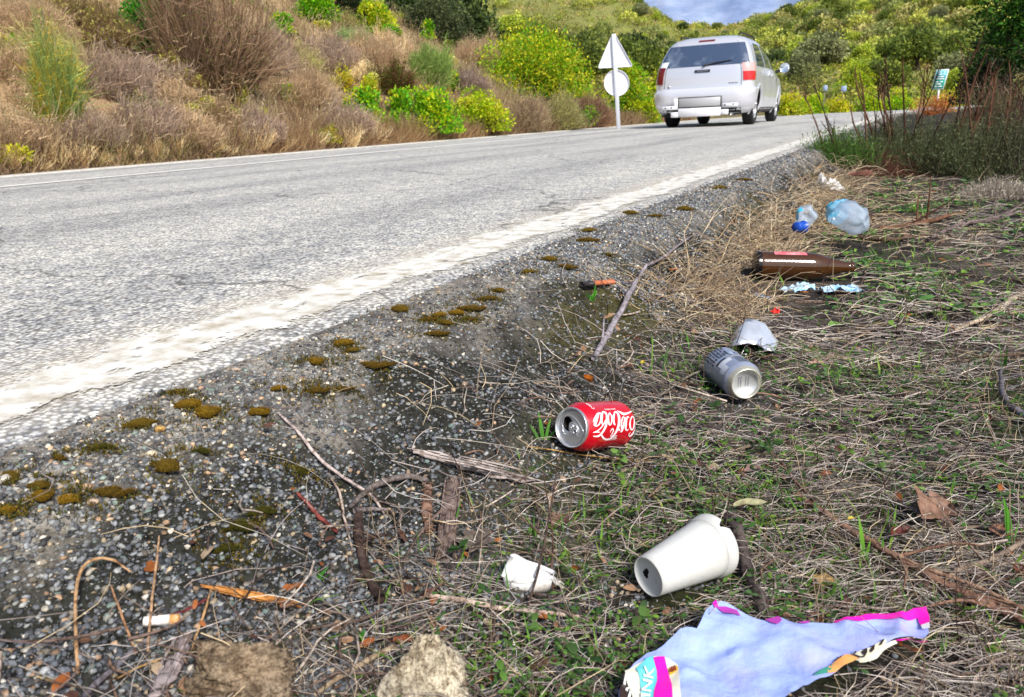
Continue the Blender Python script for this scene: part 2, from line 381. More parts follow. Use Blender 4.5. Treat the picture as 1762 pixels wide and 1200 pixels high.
def paint_material(name, col, edge, dirt=.35, keep=.0):
    """worn road paint: a chipped outline comes from noise against the distance to the strip's edge (uv.y in -1..1)"""
    m = bpy.data.materials.new(name); m.use_nodes = True; nt = m.node_tree; N = nt.nodes; L = nt.links; b = N['Principled BSDF']
    uv = N.new('ShaderNodeUVMap'); uv.uv_map = 'UVMap'; tc = N.new('ShaderNodeTexCoord')
    sx = N.new('ShaderNodeSeparateXYZ'); L.new(uv.outputs['UV'], sx.inputs['Vector'])
    ab = N.new('ShaderNodeMath'); ab.operation = 'ABSOLUTE'; L.new(sx.outputs['Y'], ab.inputs[0])
    def noi(sc, det):
        t = N.new('ShaderNodeTexNoise'); t.inputs['Scale'].default_value = sc; t.inputs['Detail'].default_value = det; t.inputs['Roughness'].default_value = .6; L.new(mp_.outputs['Vector'], t.inputs['Vector']); return t
    mp_ = N.new('ShaderNodeMapping'); mp_.inputs['Scale'].default_value = (1, .14, 1); L.new(uv.outputs['UV'], mp_.inputs['Vector'])
    a = noi(7, 7); s = N.new('ShaderNodeMath'); s.operation = 'MULTIPLY_ADD'; L.new(a.outputs['Fac'], s.inputs[0]); s.inputs[1].default_value = edge; L.new(ab.outputs['Value'], s.inputs[2])
    g = noi(130, 3); s2 = N.new('ShaderNodeMath'); s2.operation = 'MULTIPLY_ADD'; L.new(g.outputs['Fac'], s2.inputs[0]); s2.inputs[1].default_value = .5; L.new(s.outputs['Value'], s2.inputs[2])
    mr = N.new('ShaderNodeMapRange'); mr.inputs['From Min'].default_value = .80+edge*.5+keep; mr.inputs['From Max'].default_value = .88+edge*.5+keep; mr.inputs['To Min'].default_value = 1; mr.inputs['To Max'].default_value = 0
    L.new(s2.outputs['Value'], mr.inputs['Value']); mp2 = N.new('ShaderNodeMapping'); mp2.inputs['Scale'].default_value = (1, .38, 1); L.new(uv.outputs['UV'], mp2.inputs['Vector'])
    hn = N.new('ShaderNodeTexNoise'); hn.inputs['Scale'].default_value = 9; hn.inputs['Detail'].default_value = 9; hn.inputs['Roughness'].default_value = .72; L.new(mp2.outputs['Vector'], hn.inputs['Vector'])
    hr = N.new('ShaderNodeMapRange'); hr.inputs['From Min'].default_value = .575; hr.inputs['From Max'].default_value = .625; hr.inputs['To Min'].default_value = 1; hr.inputs['To Max'].default_value = .12; L.new(hn.outputs['Fac'], hr.inputs['Value'])
    hm = N.new('ShaderNodeMath'); hm.operation = 'MULTIPLY'; L.new(mr.outputs['Result'], hm.inputs[0]); L.new(hr.outputs['Result'], hm.inputs[1]); L.new(hm.outputs['Value'], b.inputs['Alpha'])
    d = noi(26, 6); r = N.new('ShaderNodeMapRange'); r.inputs['From Min'].default_value = .45; r.inputs['From Max'].default_value = .72; L.new(d.outputs['Fac'], r.inputs['Value'])
    x = N.new('ShaderNodeMix'); x.data_type = 'RGBA'; x.inputs['A'].default_value = (*col, 1); x.inputs['B'].default_value = (col[0]*(1-dirt), col[1]*(1-dirt*1.15), col[2]*(1-dirt*1.4), 1)
    L.new(r.outputs['Result'], x.inputs['Factor']); L.new(x.outputs['Result'], b.inputs['Base Color'])
    b.inputs['Roughness'].default_value = .7
    bp = N.new('ShaderNodeBump'); bp.inputs['Strength'].default_value = .5; bp.inputs['Distance'].default_value = .003; L.new(g.outputs['Fac'], bp.inputs['Height']); L.new(bp.outputs['Normal'], b.inputs['Normal'])
    return m
def strip(n0, n1, z, sa, ya=None, nd=10, z2=None):
    s, n = np.meshgrid(sa, np.linspace(n0, n1, nd), indexing='ij')
    x, y = xy_from(s, n); zz = np.full_like(x, z) if z2 is None else z+(z2-z)*(n-n0)/(n1-n0)
    uv = np.stack([s, n if ya is None else (n-(n0+n1)/2)/((n1-n0)/2)], -1)
    return np.stack([x, y, zz], -1), grid_q(len(sa), nd)[:, ::-1], uv
sa = np.unique(np.concatenate([np.arange(-40, 0, 4), np.arange(0, 10, .5), np.arange(10, 75, 1.0)]))
road = thing('road', None, None); road['kind'] = 'structure'
mb = MB(); V, Q, uv = strip(-6.95, -.83, 0, sa, nd=24); V = V.reshape(-1, 3)
V2, Q2, uv2 = strip(-.83, -.73, 0, sa, nd=3, z2=-.016); mb.add(V2, Q2, uv=uv2)
mb.add(V, Q, uv=uv); mb.build('asphalt', road_material(), road)
mb = MB(); V, Q, uv = strip(-1.095, -.755, .0025, sa, 1, nd=4); mb.add(V, Q, uv=uv); mb.build('edge_line', paint_material('worn_white_paint', (.74, .72, .665), 1.15, .5, -.14), road)
mb = MB(); V, Q, uv = strip(-5.56, -5.36, .004, sa, 1, nd=4); mb.add(V, Q, uv=uv); mb.build('edge_line', paint_material('white_paint', (.82, .80, .76), .35, .15, .1), road)
mb = MB(); V, Q, uv = strip(-7.12, -6.95, .012, sa, 1, nd=3, z2=.012); mb.add(V, Q, uv=uv)
V, Q, uv = strip(-6.95, -6.949, .012, sa, 1, nd=2, z2=-.01); mb.add(V, Q, uv=uv)
mb.build('concrete_edge', M('concrete', (.62, .60, .56), .9, noise=(9, (.45, .42, .36), .4, .7)), road)
# ------------------------------------------------------------------ silver minivan
CAR_P = np.array([4.23, 16.0, .0]); CAR_H = .475
MT['paint'] = M('silver_paint', (.78, .79, .85), rough=.30, metal=.5, coat=.5)
MT['glass'] = M('reflection_painted_glass', (.045, .07, .13), rough=.05, spec=1., coat=1., noise=(2.6, (.20, .25, .33), .52, .72))  # paler blue noise patches paint reflections onto the glass
MT['black'] = M('black_plastic', (.012, .012, .013), rough=.55)
MT['rubber'] = M('rubber', (.016, .016, .017), rough=.85)
MT['alloy'] = M('alloy', (.55, .55, .58), rough=.3, metal=.8)
MT['redlens'] = M('red_lens', (.55, .010, .012), rough=.15, coat=.6)
MT['palelens'] = M('pale_lens', (.75, .38, .36), rough=.2, coat=.6)
MT['darklens'] = M('shaded_lens', (.16, .012, .014), rough=.15, coat=.5)  # darker copy of the red lens, with shade painted into it
MT['gap'] = M('shadow_gap', (.05, .05, .055), .8)
MT['plate'] = M('white_plate', (.80, .80, .84), rough=.35)
# z, y rear, y front, half width, corner radius, rear crown
SL = np.array([
 (.24, -.80, 3.62, .84, .26, .02), (.30, -.88, 3.72, .91, .26, .03), (.40, -.935, 3.80, .95, .27, .04), (.55, -.955, 3.84, .975, .28, .05), (.66, -.945, 3.84, .985, .28, .05),
 (.715, -.92, 3.84, .985, .27, .05), (.74, -.87, 3.82, .983, .22, .05), (.80, -.86, 3.78, .98, .20, .05), (.95, -.85, 3.55, .975, .19, .05), (1.02, -.84, 3.05, .968, .19, .05), (1.10, -.825, 2.65, .955, .18, .05),
 (1.17, -.80, 2.52, .94, .18, .05), (1.36, -.70, 2.15, .875, .17, .05), (1.56, -.575, 1.75, .79, .17, .05), (1.63, -.515, 1.58, .735, .19, .06), (1.68, -.45, 1.44, .665, .21, .06), (1.72, -.34, 1.22, .53, .23, .06), (1.74, -.12, .95, .33, .2, .03)])
def slp(z): return [np.interp(z, SL[:, 0], SL[:, k]) for k in range(1, 6)]
def outl(z, q, off=0.):
    """point of the car's skin at height z, q metres along the outline from the rear centre line to the right"""
    z, q = np.broadcast_arrays(np.asarray(z, float), np.asarray(q, float))
    yr, yf, hw, rc, cr = slp(z)
    sg = np.sign(q); a = np.abs(q); a1 = hw-rc; a2 = a1+rc*PI/2
    ph = np.clip((a-a1)/rc, 0, PI/2)
    x = np.where(a < a1, a, a1+rc*np.sin(ph)); y = np.where(a < a1, yr, yr+rc*(1-np.cos(ph)))
    nx = np.sin(ph); ny = -np.cos(ph)
    y = y+np.where(a > a2, a-a2, 0)
    y = y+cr*np.clip(x/np.maximum(hw, .01), 0, 1)**2*np.clip(1-(y-yr)/1.2, 0, 1)
    L_ = yf-yr; tp = np.clip((y-yr)/L_, 0, 1); sh = .05*np.clip((tp-.62)/.38, 0, 1)**2
    x = x*(1-sh*2.2)
    return np.stack([sg*(x+nx*off), y+ny*off, z+0*x], -1)
def qy(z, y):
    yr, yf, hw, rc, cr = slp(z); return hw-rc+rc*PI/2+(y-yr-rc)
def q_patch(mb, z0, z1, q0, q1, off, nz=6, nq=10, mi=0, col=(1, 1, 1), fq=None, edge=True):
    """a panel lying off the skin by off, with a turned-in rim"""
    zz, tt = np.meshgrid(np.linspace(z0, z1, nz), np.linspace(0, 1, nq), indexing='ij')
    q = (q0+(q1-q0)*tt) if fq is None else fq(zz, tt)
    Vo = outl(zz, q, off); mb.add(Vo, grid_q(nz, nq), mi=mi, col=col)
    if edge:
        Vi = outl(zz, q, -.01)
        b = [(0, j) for j in range(nq)]+[(i, nq-1) for i in range(1, nz)]+[(nz-1, j) for j in range(nq-2, -1, -1)]+[(i, 0) for i in range(nz-2, 0, -1)]
        A = np.array([Vo[k] for k in b]); B = np.array([Vi[k] for k in b]); n = len(b)
        mb.add(np.vstack([A, B]), [(i, (i+1) % n, n+(i+1) % n, n+i) for i in range(n)], mi=mi, col=col)
car = thing('minivan', 'silver minivan driving away along the road beside the blank road signs', 'minivan', CAR_P)
car.scale = (.965, .965, .965); car.rotation_euler = (0, 0, -CAR_H)
WB, TR, WR = 2.90, .80, .335
mb = MB()
zs = np.unique(np.concatenate([np.linspace(.24, 1.10, 22), SL[:, 0]]))
def ring(z):
    yr, yf, hw, rc, cr = slp(z); rf = .45
    q1 = np.linspace(0, hw-rc, 6)[:-1]; q2 = hw-rc+np.linspace(0, rc*PI/2, 7)[:-1]
    q3 = qy(z, np.linspace(yr+rc, yf-rf, 74))
    P = outl(np.full(85, z), np.concatenate([q1, q2, q3]))
    e = P[-1]; ph = np.linspace(0, PI/2, 8)[1:]
    F = np.stack([e[0]-min(rf, e[0]*.8)*(1-np.cos(ph)), e[1]+rf*np.sin(ph), np.full(7, z)], -1)
    G_ = np.stack([np.linspace(F[-1, 0], 0, 4)[1:], np.full(3, F[-1, 1]), np.full(3, z)], -1)
    P = np.vstack([P, F, G_]); Lf = P[::-1][1:-1]*np.array([-1, 1, 1]); return np.vstack([P, Lf])
rings = np.array([ring(z) for z in zs]); m = rings.shape[1]
Q = grid_q(len(zs), m, wrap=True)
cen = rings.reshape(-1, 3)[Q].mean(1)
keep = np.ones(len(Q), bool)
for wy in (0, WB): keep &= ~((np.hypot(cen[:, 1]-wy, cen[:, 2]-.36) < .40) & (np.abs(cen[:, 0]) > .6))
mb.add(rings, Q[keep])
n0 = mb.n; mb.poly(rings[-1]); mb.poly(rings[0][::-1])
body = mb.build('body', MT['paint'], car, smooth=True)
ws = body.modifiers.new('edge', 'EDGE_SPLIT'); ws.split_angle = math.radians(40)
# arches: lip and dark liner
for wy in (0, WB):
    for sg in (-1, 1):
        mb = MB(); th = np.linspace(-.35, PI+.35, 26); rr = np.array([.375, .385, .44, .46]); of = np.array([-.03, .018, .014, -.01])
        V = []
        for r_, o_ in zip(rr, of):
            y = wy+r_*np.cos(th); z = .36+r_*np.sin(th); V.append(outl(z, sg*qy(z, y), o_))
        mb.add(V, grid_q(4, 26)); mb.build('wheel_arch', MT['paint'], car, smooth=True)
        mb = MB(); V = []
        for x_ in (.62, .93):
            V.append(np.stack([np.full(26, sg*x_), wy+.415*np.cos(th), .36+.415*np.sin(th)], -1))
        mb.add(V, grid_q(2, 26)); mb.poly(V[0]); mb.build('arch_liner', MT['black'], car)
# wheels
def wheel(x, y, sg):
    o = np.array([x, y, WR]); ax = np.array([sg, 0, 0.]); e = np.array([0, 1., 0])
    mb = MB(); mb.lathe([(.20, -.105), (.30, -.108), (.325, -.095), (WR, -.07), (WR, .07), (.325, .095), (.30, .108), (.215, .10), (.205, .04)], o, ax, e, 36)
    root = thing('wheel', None, None); root.parent = car
    mb.build('tyre', MT['rubber'], root, smooth=True)
    mb = MB(); mb.lathe([(.215, .098), (.205, .104), (.19, .085), (.185, .02), (.0, .02)], o, ax, e, 32)
    mb.lathe([(.055, .02), (.055, .085), (.04, .095), (0.001, .097)], o, ax, e, 16)
    for k in range(5):
        a = k*2*PI/5+.3; dr = np.array([0, math.cos(a), math.sin(a)]); tn = np.array([0, -math.sin(a), math.cos(a)])
        P = [o+ax*.075+dr*.04, o+ax*.085+dr*.12, o+ax*.088+dr*.20]
        mb.tube(P, [.032, .03, .036], 6, flat=.5, flatdir=ax)
    mb.build('rim', MT['alloy'], root)
for wy in (0, WB):
    for sg in (-1, 1): wheel(sg*TR, wy, sg)
# glazing
mb = MB(); q_patch(mb, 1.155, 1.565, 0, 0, .006, 10, 22, fq=lambda z, t: (2*t-1)*(slp(z)[2]-.045))
rw = mb.build('rear_window', MT['glass'], car, smooth=True)
for sg in (-1, 1):
    mb = MB()
    for y0, y1 in ((-.45, .62), (.68, 1.42), (1.48, 2.12)):
        def fq(z, t, y0=y0, y1=y1):
            sl_ = (z-1.10)/.47; a = y0+.34*sl_*(y0 < 0)+.08; b = y1-(.62*sl_ if y1 > 2 else 0); return sg*qy(z, a+(b-a)*t)
        q_patch(mb, 1.115, 1.565, 0, 0, .006, 6, 10, fq=fq)
    mb.build('side_window', MT['glass'], car, smooth=True)
mb = MB(); V = []
for z, y in ((1.12, 2.95), (1.35, 2.55), (1.58, 2.16), (1.66, 2.0)):
    hw = slp(z)[2]-.12; V.append([(x, y-.10+.18*(1-(x/hw)**2), z) for x in np.linspace(-hw, hw, 9)])
mb.add(V, grid_q(4, 9)); mb.build('windscreen', MT['glass'], car, smooth=True)
# rear details
for sg in (-1, 1):
    root = None
    mb = MB(); q_patch(mb, .845, 1.01, 0, 0, .012, 6, 10, fq=lambda z, t: sg*(slp(z)[2]-.185-.02*(z-.85)+t*(.30+.06*np.sin((z-.84)/.34*PI))))
    tl = mb.build('tail_light', MT['redlens' if sg > 0 else 'darklens'], car, smooth=True)
    mb = MB(); q_patch(mb, 1.012, 1.17, 0, 0, .012, 6, 10, fq=lambda z, t: sg*(slp(z)[2]-.185-.02*(z-.85)+t*(.30+.06*np.sin((z-.84)/.34*PI))))
    mb.build('upper_lens', MT['palelens' if sg > 0 else 'darklens'], tl, smooth=True)
    if sg < 0: tl['label'] = 'shaded dark red tail light'
mb = MB(); q_patch(mb, 1.625, 1.655, -.16, .16, .012, 3, 10); mb.build('brake_light', MT['darklens'], car)
mb = MB(); q_patch(mb, 1.035, 1.085, -.15, .15, .014, 4, 12); hd = mb.build('tailgate_handle', MT['black'], car)
mb = MB()
for k in range(8): q_patch(mb, 1.052, 1.070, -.105+k*.028, -.087+k*.028, .017, 2, 3, edge=False)
mb.build('badge', MT['alloy'], hd)
mb = MB()
for k, w_ in enumerate((.024, .02, .024, .016, .022, .02)): q_patch(mb, .80, .815, .52+k*.03, .52+k*.03+w_, .006, 2, 3, edge=False)
mb.build('model_lettering', MT['black'], car)
mb = MB(); mb.lathe([(.001, .012), (.022, .011), (.028, .004), (.03, -.004)], outl(.79, -.66, .004), (0, -1, 0), (1, 0, 0), 14); mb.build('round_badge', MT['alloy'], car)
mb = MB(); q_patch(mb, 1.15, 1.27, 0, 0, .011, 4, 5, fq=lambda z, t: -(slp(z)[2]-.06)+t*.15); mb.build('window_sticker', M('paper_sticker', (.75, .78, .80), .6), car)
mb = MB(); mb.tube([outl(1.165, .02, .03), outl(1.20, .25, .03), outl(1.23, .55, .028)], [.014, .012, .008], 6); mb.tube([outl(1.14, .02, .02), outl(1.165, .02, .03)], .022, 6); mb.build('wiper', MT['black'], car)
# tailgate shut line, bumper
mb = MB()
for sg in (-1, 1): q_patch(mb, .76, 1.60, 0, 0, .003, 12, 2, fq=lambda z, t: sg*(slp(z)[2]-.225+.018*sst(1.15, 1.6, z)*3+t*.010), edge=False)
mb.build('tailgate_gap', MT['gap'], car)
mb = MB(); zz, tt = np.meshgrid([.34, .40, .50, .60, .665, .70, .725], np.linspace(-1, 1, 41), indexing='ij')
dp = np.array([.0, .02, .032, .034, .03, .018, -.01])[:, None]
V = np.array([outl(zz[i], tt[i]*(slp(zz[i])[2]+.42), dp[i]) for i in range(7)]); mb.add(V, grid_q(7, 41)); mb.build('bumper', M('bumper_paint', (.74, .74, .80), .36, metal=.4, coat=.4), car, smooth=True)
mb = MB(); q_patch(mb, .24, .345, -.78, .78, .004, 3, 16); mb.box((0, -.62, .235), (1.5, .5, .05)); mb.box((0, .1, .25), (1.1, 1.6, .06)); mb.build('underbody', MT['black'], car)
yb = -1.005
mb = MB(); mb.box((0, yb, .475), (.86, .022, .205), bev=.006); fr = mb.build('plate_recess', MT['black'], car)
mb = MB(); mb.box((0, yb-.008, .475), (.82, .02, .17), bev=.008); mb.build('upper_plate', M('grey_panel', (.50, .50, .52), .4, metal=.2), fr)
mb = MB(); mb.box((0, yb-.012, .285), (.84, .018, .165), bev=.006); pl = mb.build('number_plate', MT['plate'], car)
for x, z, w_, h_ in ((-.60, .385, .30, .07), (.60, .40, .30, .07), (-.49, .25, .16, .10), (.49, .27, .16, .10), (-.475, .46, .09, .2)):
    mb = MB(); mb.box((x, yb-.006-.003*(h_ < .08), z), (w_, .016, h_), bev=.007); br = mb.build('plate_bracket', MT['plate'], car)
mb = MB()
for x, z in ((-.68, .385), (-.56, .39), (.50, .40), (.66, .41)): mb.lathe([(.016, 0), (.001, .002)], (x, yb-.018, z), (0, -1, 0), (1, 0, 0), 10)
mb.build('bolt_holes', MT['black'], car)
mb = MB(); mb.tube([(.62, -.5, .22), (.62, -.93, .23)], .03, 10); mb.build('exhaust_pipe', MT['alloy'], car)
# mirrors, rails, handles, side trim
for sg in (-1, 1):
    mb = MB(); x0 = .96; 
    mb.tube([(sg*x0, 2.16, 1.08), (sg*(x0+.10), 2.14, 1.10)], [.06, .045], 8, flat=.6); r_ = mb.build('wing_mirror', MT['black'], car)
    mb = MB(); ph = np.linspace(0, PI/2, 7)
    mb.lathe([(.02, .13), (.07, .115), (.10, .07), (.108, .02), (.10, .0)], (sg*(x0+.19), 2.10, 1.15), (0, 1, 0), (1, 0, 0), 18)
    o = mb.build('mirror_shell', MT['paint'], r_, smooth=True)
    mb = MB(); mb.lathe([(.098, -.002), (.09, .006), (.001, .008)], (sg*(x0+.19), 2.10, 1.15), (0, 1, 0), (1, 0, 0), 18); mb.build('mirror_glass', M('mirror_glass', (.75, .85, .95), .08, metal=.9), r_)
    mb = MB(); P = [(sg*.58, y, 1.745+.035*math.sin(PI*t)**.4 if 0 < t < 1 else 1.735) for t, y in ((t, -.28+1.75*t) for t in np.linspace(0, 1, 12))]
    mb.tube(P, .016, 8); mb.build('roof_rail', MT['black'], car)
    mb = MB()
    for y in (1.1, 1.55): q_patch(mb, .97, 1.0, 0, 0, .02, 3, 4, fq=lambda z, t: sg*qy(z, y+t*.2))
    mb.build('door_handle', MT['paint'], car)
    for y in (.55, 1.38, 2.25): mb = MB(); q_patch(mb, .42, 1.08, 0, 0, .003, 6, 2, fq=lambda z, t: sg*qy(z, y+t*.010), edge=False); mb.build('door_gap', MT['gap'], car)
    mb = MB(); q_patch(mb, .24, .33, 0, 0, .006, 3, 20, fq=lambda z, t: sg*qy(z, .44+t*2.0)); mb.build('sill_trim', MT['black'], car)

# ------------------------------------------------------------------ road signs seen from behind
def sign_frame(pole_px, t, az):
    P = at_t(*pole_px, t); return P
sg_t = 16.6
Pb = at_z(1065, 221, -.02); 
s_ = 16.2/depth(Pb); Pb = at_t(1065, 221, 16.2); Pb[2] = float(G(Pb[0], Pb[1]))
sign = thing('road_sign', 'pair of blank grey road sign backs, triangle over disc, on one roadside pole', 'road sign', Pb)
d_ = unit([Pb[0], Pb[1], 0]); rx = np.array([d_[1], -d_[0], 0.]); lean = up*.0
hgt = (221-62)/FPX*16.2*1.03
axp = unit(np.array([-.055, 0, 1.]))
galv = M('galvanised_back', (.80, .80, .88), .5, noise=(9, (.72, .72, .80), .4, .7))
mb = MB(); mb.box(Pb*0+axp*(hgt/2-.12)-d_*.035, (.085, .05, hgt+.2), rot=np.stack([rx, d_, axp], 1), bev=.006); mb.build('pole', M('galvanised_pole', (.62, .64, .70), .45, metal=.15), sign)
ct = axp*(hgt-.36)
tri = [ct+rx*a+axp*b for a, b in ((-.355, -.28), (-.34, -.315), (.34, -.315), (.355, -.28), (.035, .335), (-.035, .335))]
def plate_solid(P2, dn, th_, name, mat, lip=.03):
    mb = MB(); P2 = np.array(P2); n = len(P2); c = P2.mean(0)
    A = P2+dn*th_; B = P2-dn*lip; In = c+(P2-c)*.955; I1 = In-dn*lip; I2 = In
    mb.poly(A); mb.add(np.vstack([A, B, I1, I2]), [(i, (i+1) % n, n+(i+1) % n, n+i) for i in range(n)]+[(n+i, n+(i+1) % n, 2*n+(i+1) % n, 2*n+i) for i in range(n)]+[(2*n+i, 2*n+(i+1) % n, 3*n+(i+1) % n, 3*n+i) for i in range(n)])
    mb.poly(I2[::-1]); return mb.build(name, mat, sign)
plate_solid(tri, d_, .012, 'triangular_panel', galv)
cc = axp*(hgt-.98)+rx*.01
plate_solid([cc+.265*(rx*math.cos(a)+axp*math.sin(a)) for a in np.linspace(0, 2*PI, 36, endpoint=False)], d_, .012, 'round_panel', galv)

# green route sign far along the verge
gp = at_t(1616, 150, 30.0); gb = gp.copy(); gb[2] = float(G(gp[0], gp[1]))-.05
gs = thing('route_sign', 'small green route sign with white border, behind the tall brown stems', 'road sign', gb)
d2 = unit([gp[0], gp[1], 0]); r2 = np.array([d2[1], -d2[0], 0.]); u2 = unit(np.array([.16*r2[0], .16*r2[1], 1.])); c2 = gp-gb+np.array([0, 0, .28]); c2[2] = max(c2[2], .9)
Rm = np.stack([r2, d2, np.array([0, 0, 1.])], 1)
def shear_panel(mb, cx, cz, w_, h_, off, col):
    V = [c2+r2*(cx+a*w_/2+.16*(cz+b*h_/2))+np.array([0, 0, cz+b*h_/2])-d2*off for a, b in ((-1, -1), (1, -1), (1, 1), (-1, 1))]
    W = [v+d2*.004 for v in V]; mb.add(V+W, [(0, 1, 2, 3), (4, 7, 6, 5), (0, 4, 5, 1), (1, 5, 6, 2), (2, 6, 7, 3), (3, 7, 4, 0)], col=col)
pm = M('sign_face', rough=.4, attr=True)
mb = MB(); mb.box((c2[0], c2[1], c2[2]/2-.15), (.07, .07, c2[2]+.3), rot=Rm, bev=.01); mb.build('pole', MT['plate'], gs)
mb = MB(); shear_panel(mb, 0, 0, .44, .74, .05, (.75, .80, .80)); pn = mb.build('panel', pm, gs)
mb = MB(); shear_panel(mb, 0, 0, .38, .68, .056, (.03, .42, .33)); shear_panel(mb, 0, .17, .38, .30, .062, (.10, .52, .62)); mb.build('green_face', pm, pn)
mb = MB()
for k, (x, z, w_) in enumerate(((-.07, .27, .12), (.08, .27, .1), (-.05, .19, .14), (.09, .18, .08), (0, .10, .22), (0, .02, .30), (-.08, -.09, .09), (.06, -.09, .12), (-.02, -.17, .2), (-.09, -.26, .07), (.05, -.26, .16))): shear_panel(mb, x, z, w_, .035, .068, (.78, .82, .82))
mb.build('lettering', pm, pn)
MT['olive_post'] = M('weathered_post', (.20, .20, .13), .8)
# two tiny grey-blue panels beyond the bend
for (px, py, w_) in ((1452, 153, .22), (1420, 152, .18)):
    q = at_t(px, py, 34.); b_ = q.copy(); b_[2] = float(G(q[0], q[1]))
    o = thing('marker_sign', 'tiny pale blue marker panel beyond the bend, '+('right one beside the stems' if px > 1430 else 'left one nearer the minivan'), 'road sign', b_)
    mb = MB(); mb.box((0, 0, max(q[2]-b_[2], .6)), (w_, .03, .24), rot=Rm, bev=.01); mb.build('panel', M('blue_panel', (.33, .42, .62), .5), o)
    mb = MB(); mb.box((0, .05, max(q[2]-b_[2], .6)/2-.1), (.03, .03, max(q[2]-b_[2], .6)+.1)); mb.build('pole', MT['olive_post'], o)
# ------------------------------------------------------------------ litter
def basis(ax, hint):
    ax = unit(ax); e1 = unit(np.asarray(hint, float)-ax*np.dot(hint, ax)); return ax, e1, np.cross(ax, e1)
CAMP = np.array([0, 0, HC])
alu = M('bare_aluminium', (.70, .71, .73), .28, metal=.85)
alu_in = M('dark_inside', (.012, .011, .010), .7)
# ---- red cola can
tl_, tb_ = 1.000, 1.085
A = at_t(981, 736, tl_); B = at_t(1068, 729, tb_); axc = unit(B-A); Lc = .115
print('can length', np.linalg.norm(B-A), 'z', A[2], B[2], 'ground', G(A[0], A[1]), G(B[0], B[1]))
mid = (A+B)/2; A = mid-axc*Lc/2
base = np.array([mid[0], mid[1], float(G(mid[0], mid[1]))])
can = thing('drink_can', 'red cola can with white script lettering lying open end to the left', 'drink can', base)
ax, e1, e2 = basis(axc, CAMP-mid)           # e1 faces the camera
if e2[2] > 0: e2 = -e2                      # e2 points downward in the picture
Rr = .0331
redp = M('red_printed_metal', (.66, .004, .018), .24, metal=.25, coat=.5)
def dent(rr, aa, th):
    return rr-.0016*np.maximum(0, np.cos(th-1.0))**6*np.exp(-((aa-.075)/.018)**2)-.0009*np.maximum(0, np.cos(th+.6))**8*np.exp(-((aa-.05)/.014)**2), aa
def lathe2(prof, O, sides=64, mi=0, dent=None, name='', mats=None, root=None, mb=None):
    m_ = mb or MB(); m_.lathe(prof, O, ax, e1, sides, mi, dent=dent)
    if mb is None: return child(m_.build(name, mats, smooth=True), root)
shell = [(.0262, .0065), (.0275, .0085), (.0296, .0125), (.0318, .0165), (Rr, .021)]+[(Rr, z) for z in np.linspace(.026, .100, 22)]+[(.0325, .1035), (.0305, .1075), (.0275, .111)]
lathe2(shell, A, dent=dent, name='body', mats=redp, root=can)
lathe2([(.0275, .111), (.0262, .1135), (.0245, .115), (.0235, .1135), (.02, .108), (.0001, .104)], A, name='bottom', mats=alu, root=can)
# lid: rim, countersink, panel with an opening
mb = MB(); mb.lathe([(.0262, .0068), (.0268, .004), (.0272, .0015), (.0265, -.0002), (.0252, .0004), (.0246, .004), (.0243, .0072), (.0236, .0082), (.0226, .0074), (.0222, .0055), (.0216, .0050)], A, ax, e1, 64)
lid = child(mb.build('lid', alu, smooth=True), can)
# the lid's own axes: u along the tab, v across; the mouth is up-left in the picture
lu = unit(-.62*e1*0+np.array(rt)*1.0); lu = unit(lu-ax*np.dot(lu, ax)); lv = np.cross(ax, lu); lv = lv if lv[2] > 0 else -lv
L0 = A+ax*.0050
def lp(u, v, h=0.): return L0+lu*u*.001+lv*v*.001-ax*h*.001
# mouth outline (mm), panel built as a ring between the rim circle and the mouth
mc = np.array([-9.0, 4.5]); tilt = .55
def mouth(k, sc=1.): 
    a = k; x, y = 8.6*sc*math.cos(a), 10.2*sc*math.sin(a); return mc+np.array([x*math.cos(tilt)-y*math.sin(tilt), x*math.sin(tilt)+y*math.cos(tilt)])
mb = MB(); n = 64; an = np.linspace(0, 2*PI, n, endpoint=False)
inner = np.array([mouth(a) for a in an]); outer = []
for p in inner:
    d = unit(p-mc); b_ = np.dot(mc, d); c_2 = np.dot(mc, mc)-21.7**2; outer.append(mc+d*(-b_+math.sqrt(b_*b_-c_2)))
outer = np.array(outer); rows = []
for f_ in (0, .12, .3, .6, 1): rows.append([lp(*(inner[i]*(1-f_)+outer[i]*f_), h=(-.5 if f_ == 0 else .25 if f_ == .12 else 0)) for i in range(n)])
mb.add(np.array(rows), grid_q(5, n, wrap=True)); child(mb.build('lid_panel', alu, smooth=True), can)
mb = MB(); mb.add(np.vstack([[lp(*p, h=-.5) for p in inner], [lp(*(mc+(p-mc)*.98), h=-14) for p in inner]]), grid_q(2, n, wrap=True)); mb.poly([lp(*(mc+(p-mc)*.98), h=-14) for p in inner]); child(mb.build('mouth', alu_in), can)
# raised bead round the lid panel (teardrop)
mb = MB(); bead = spline([(-17.5, 1), (-14, 13), (-4, 15.5), (6, 10.5), (16, -1), (17.5, -8), (12, -12), (2, -10), (-10, -9.5), (-16, -7), (-17.5, 1)], 6)
mb.tube([lp(u*.98, v*.98, .25) for u, v in bead], .00065, 6); child(mb.build('bead', alu, smooth=True), can)
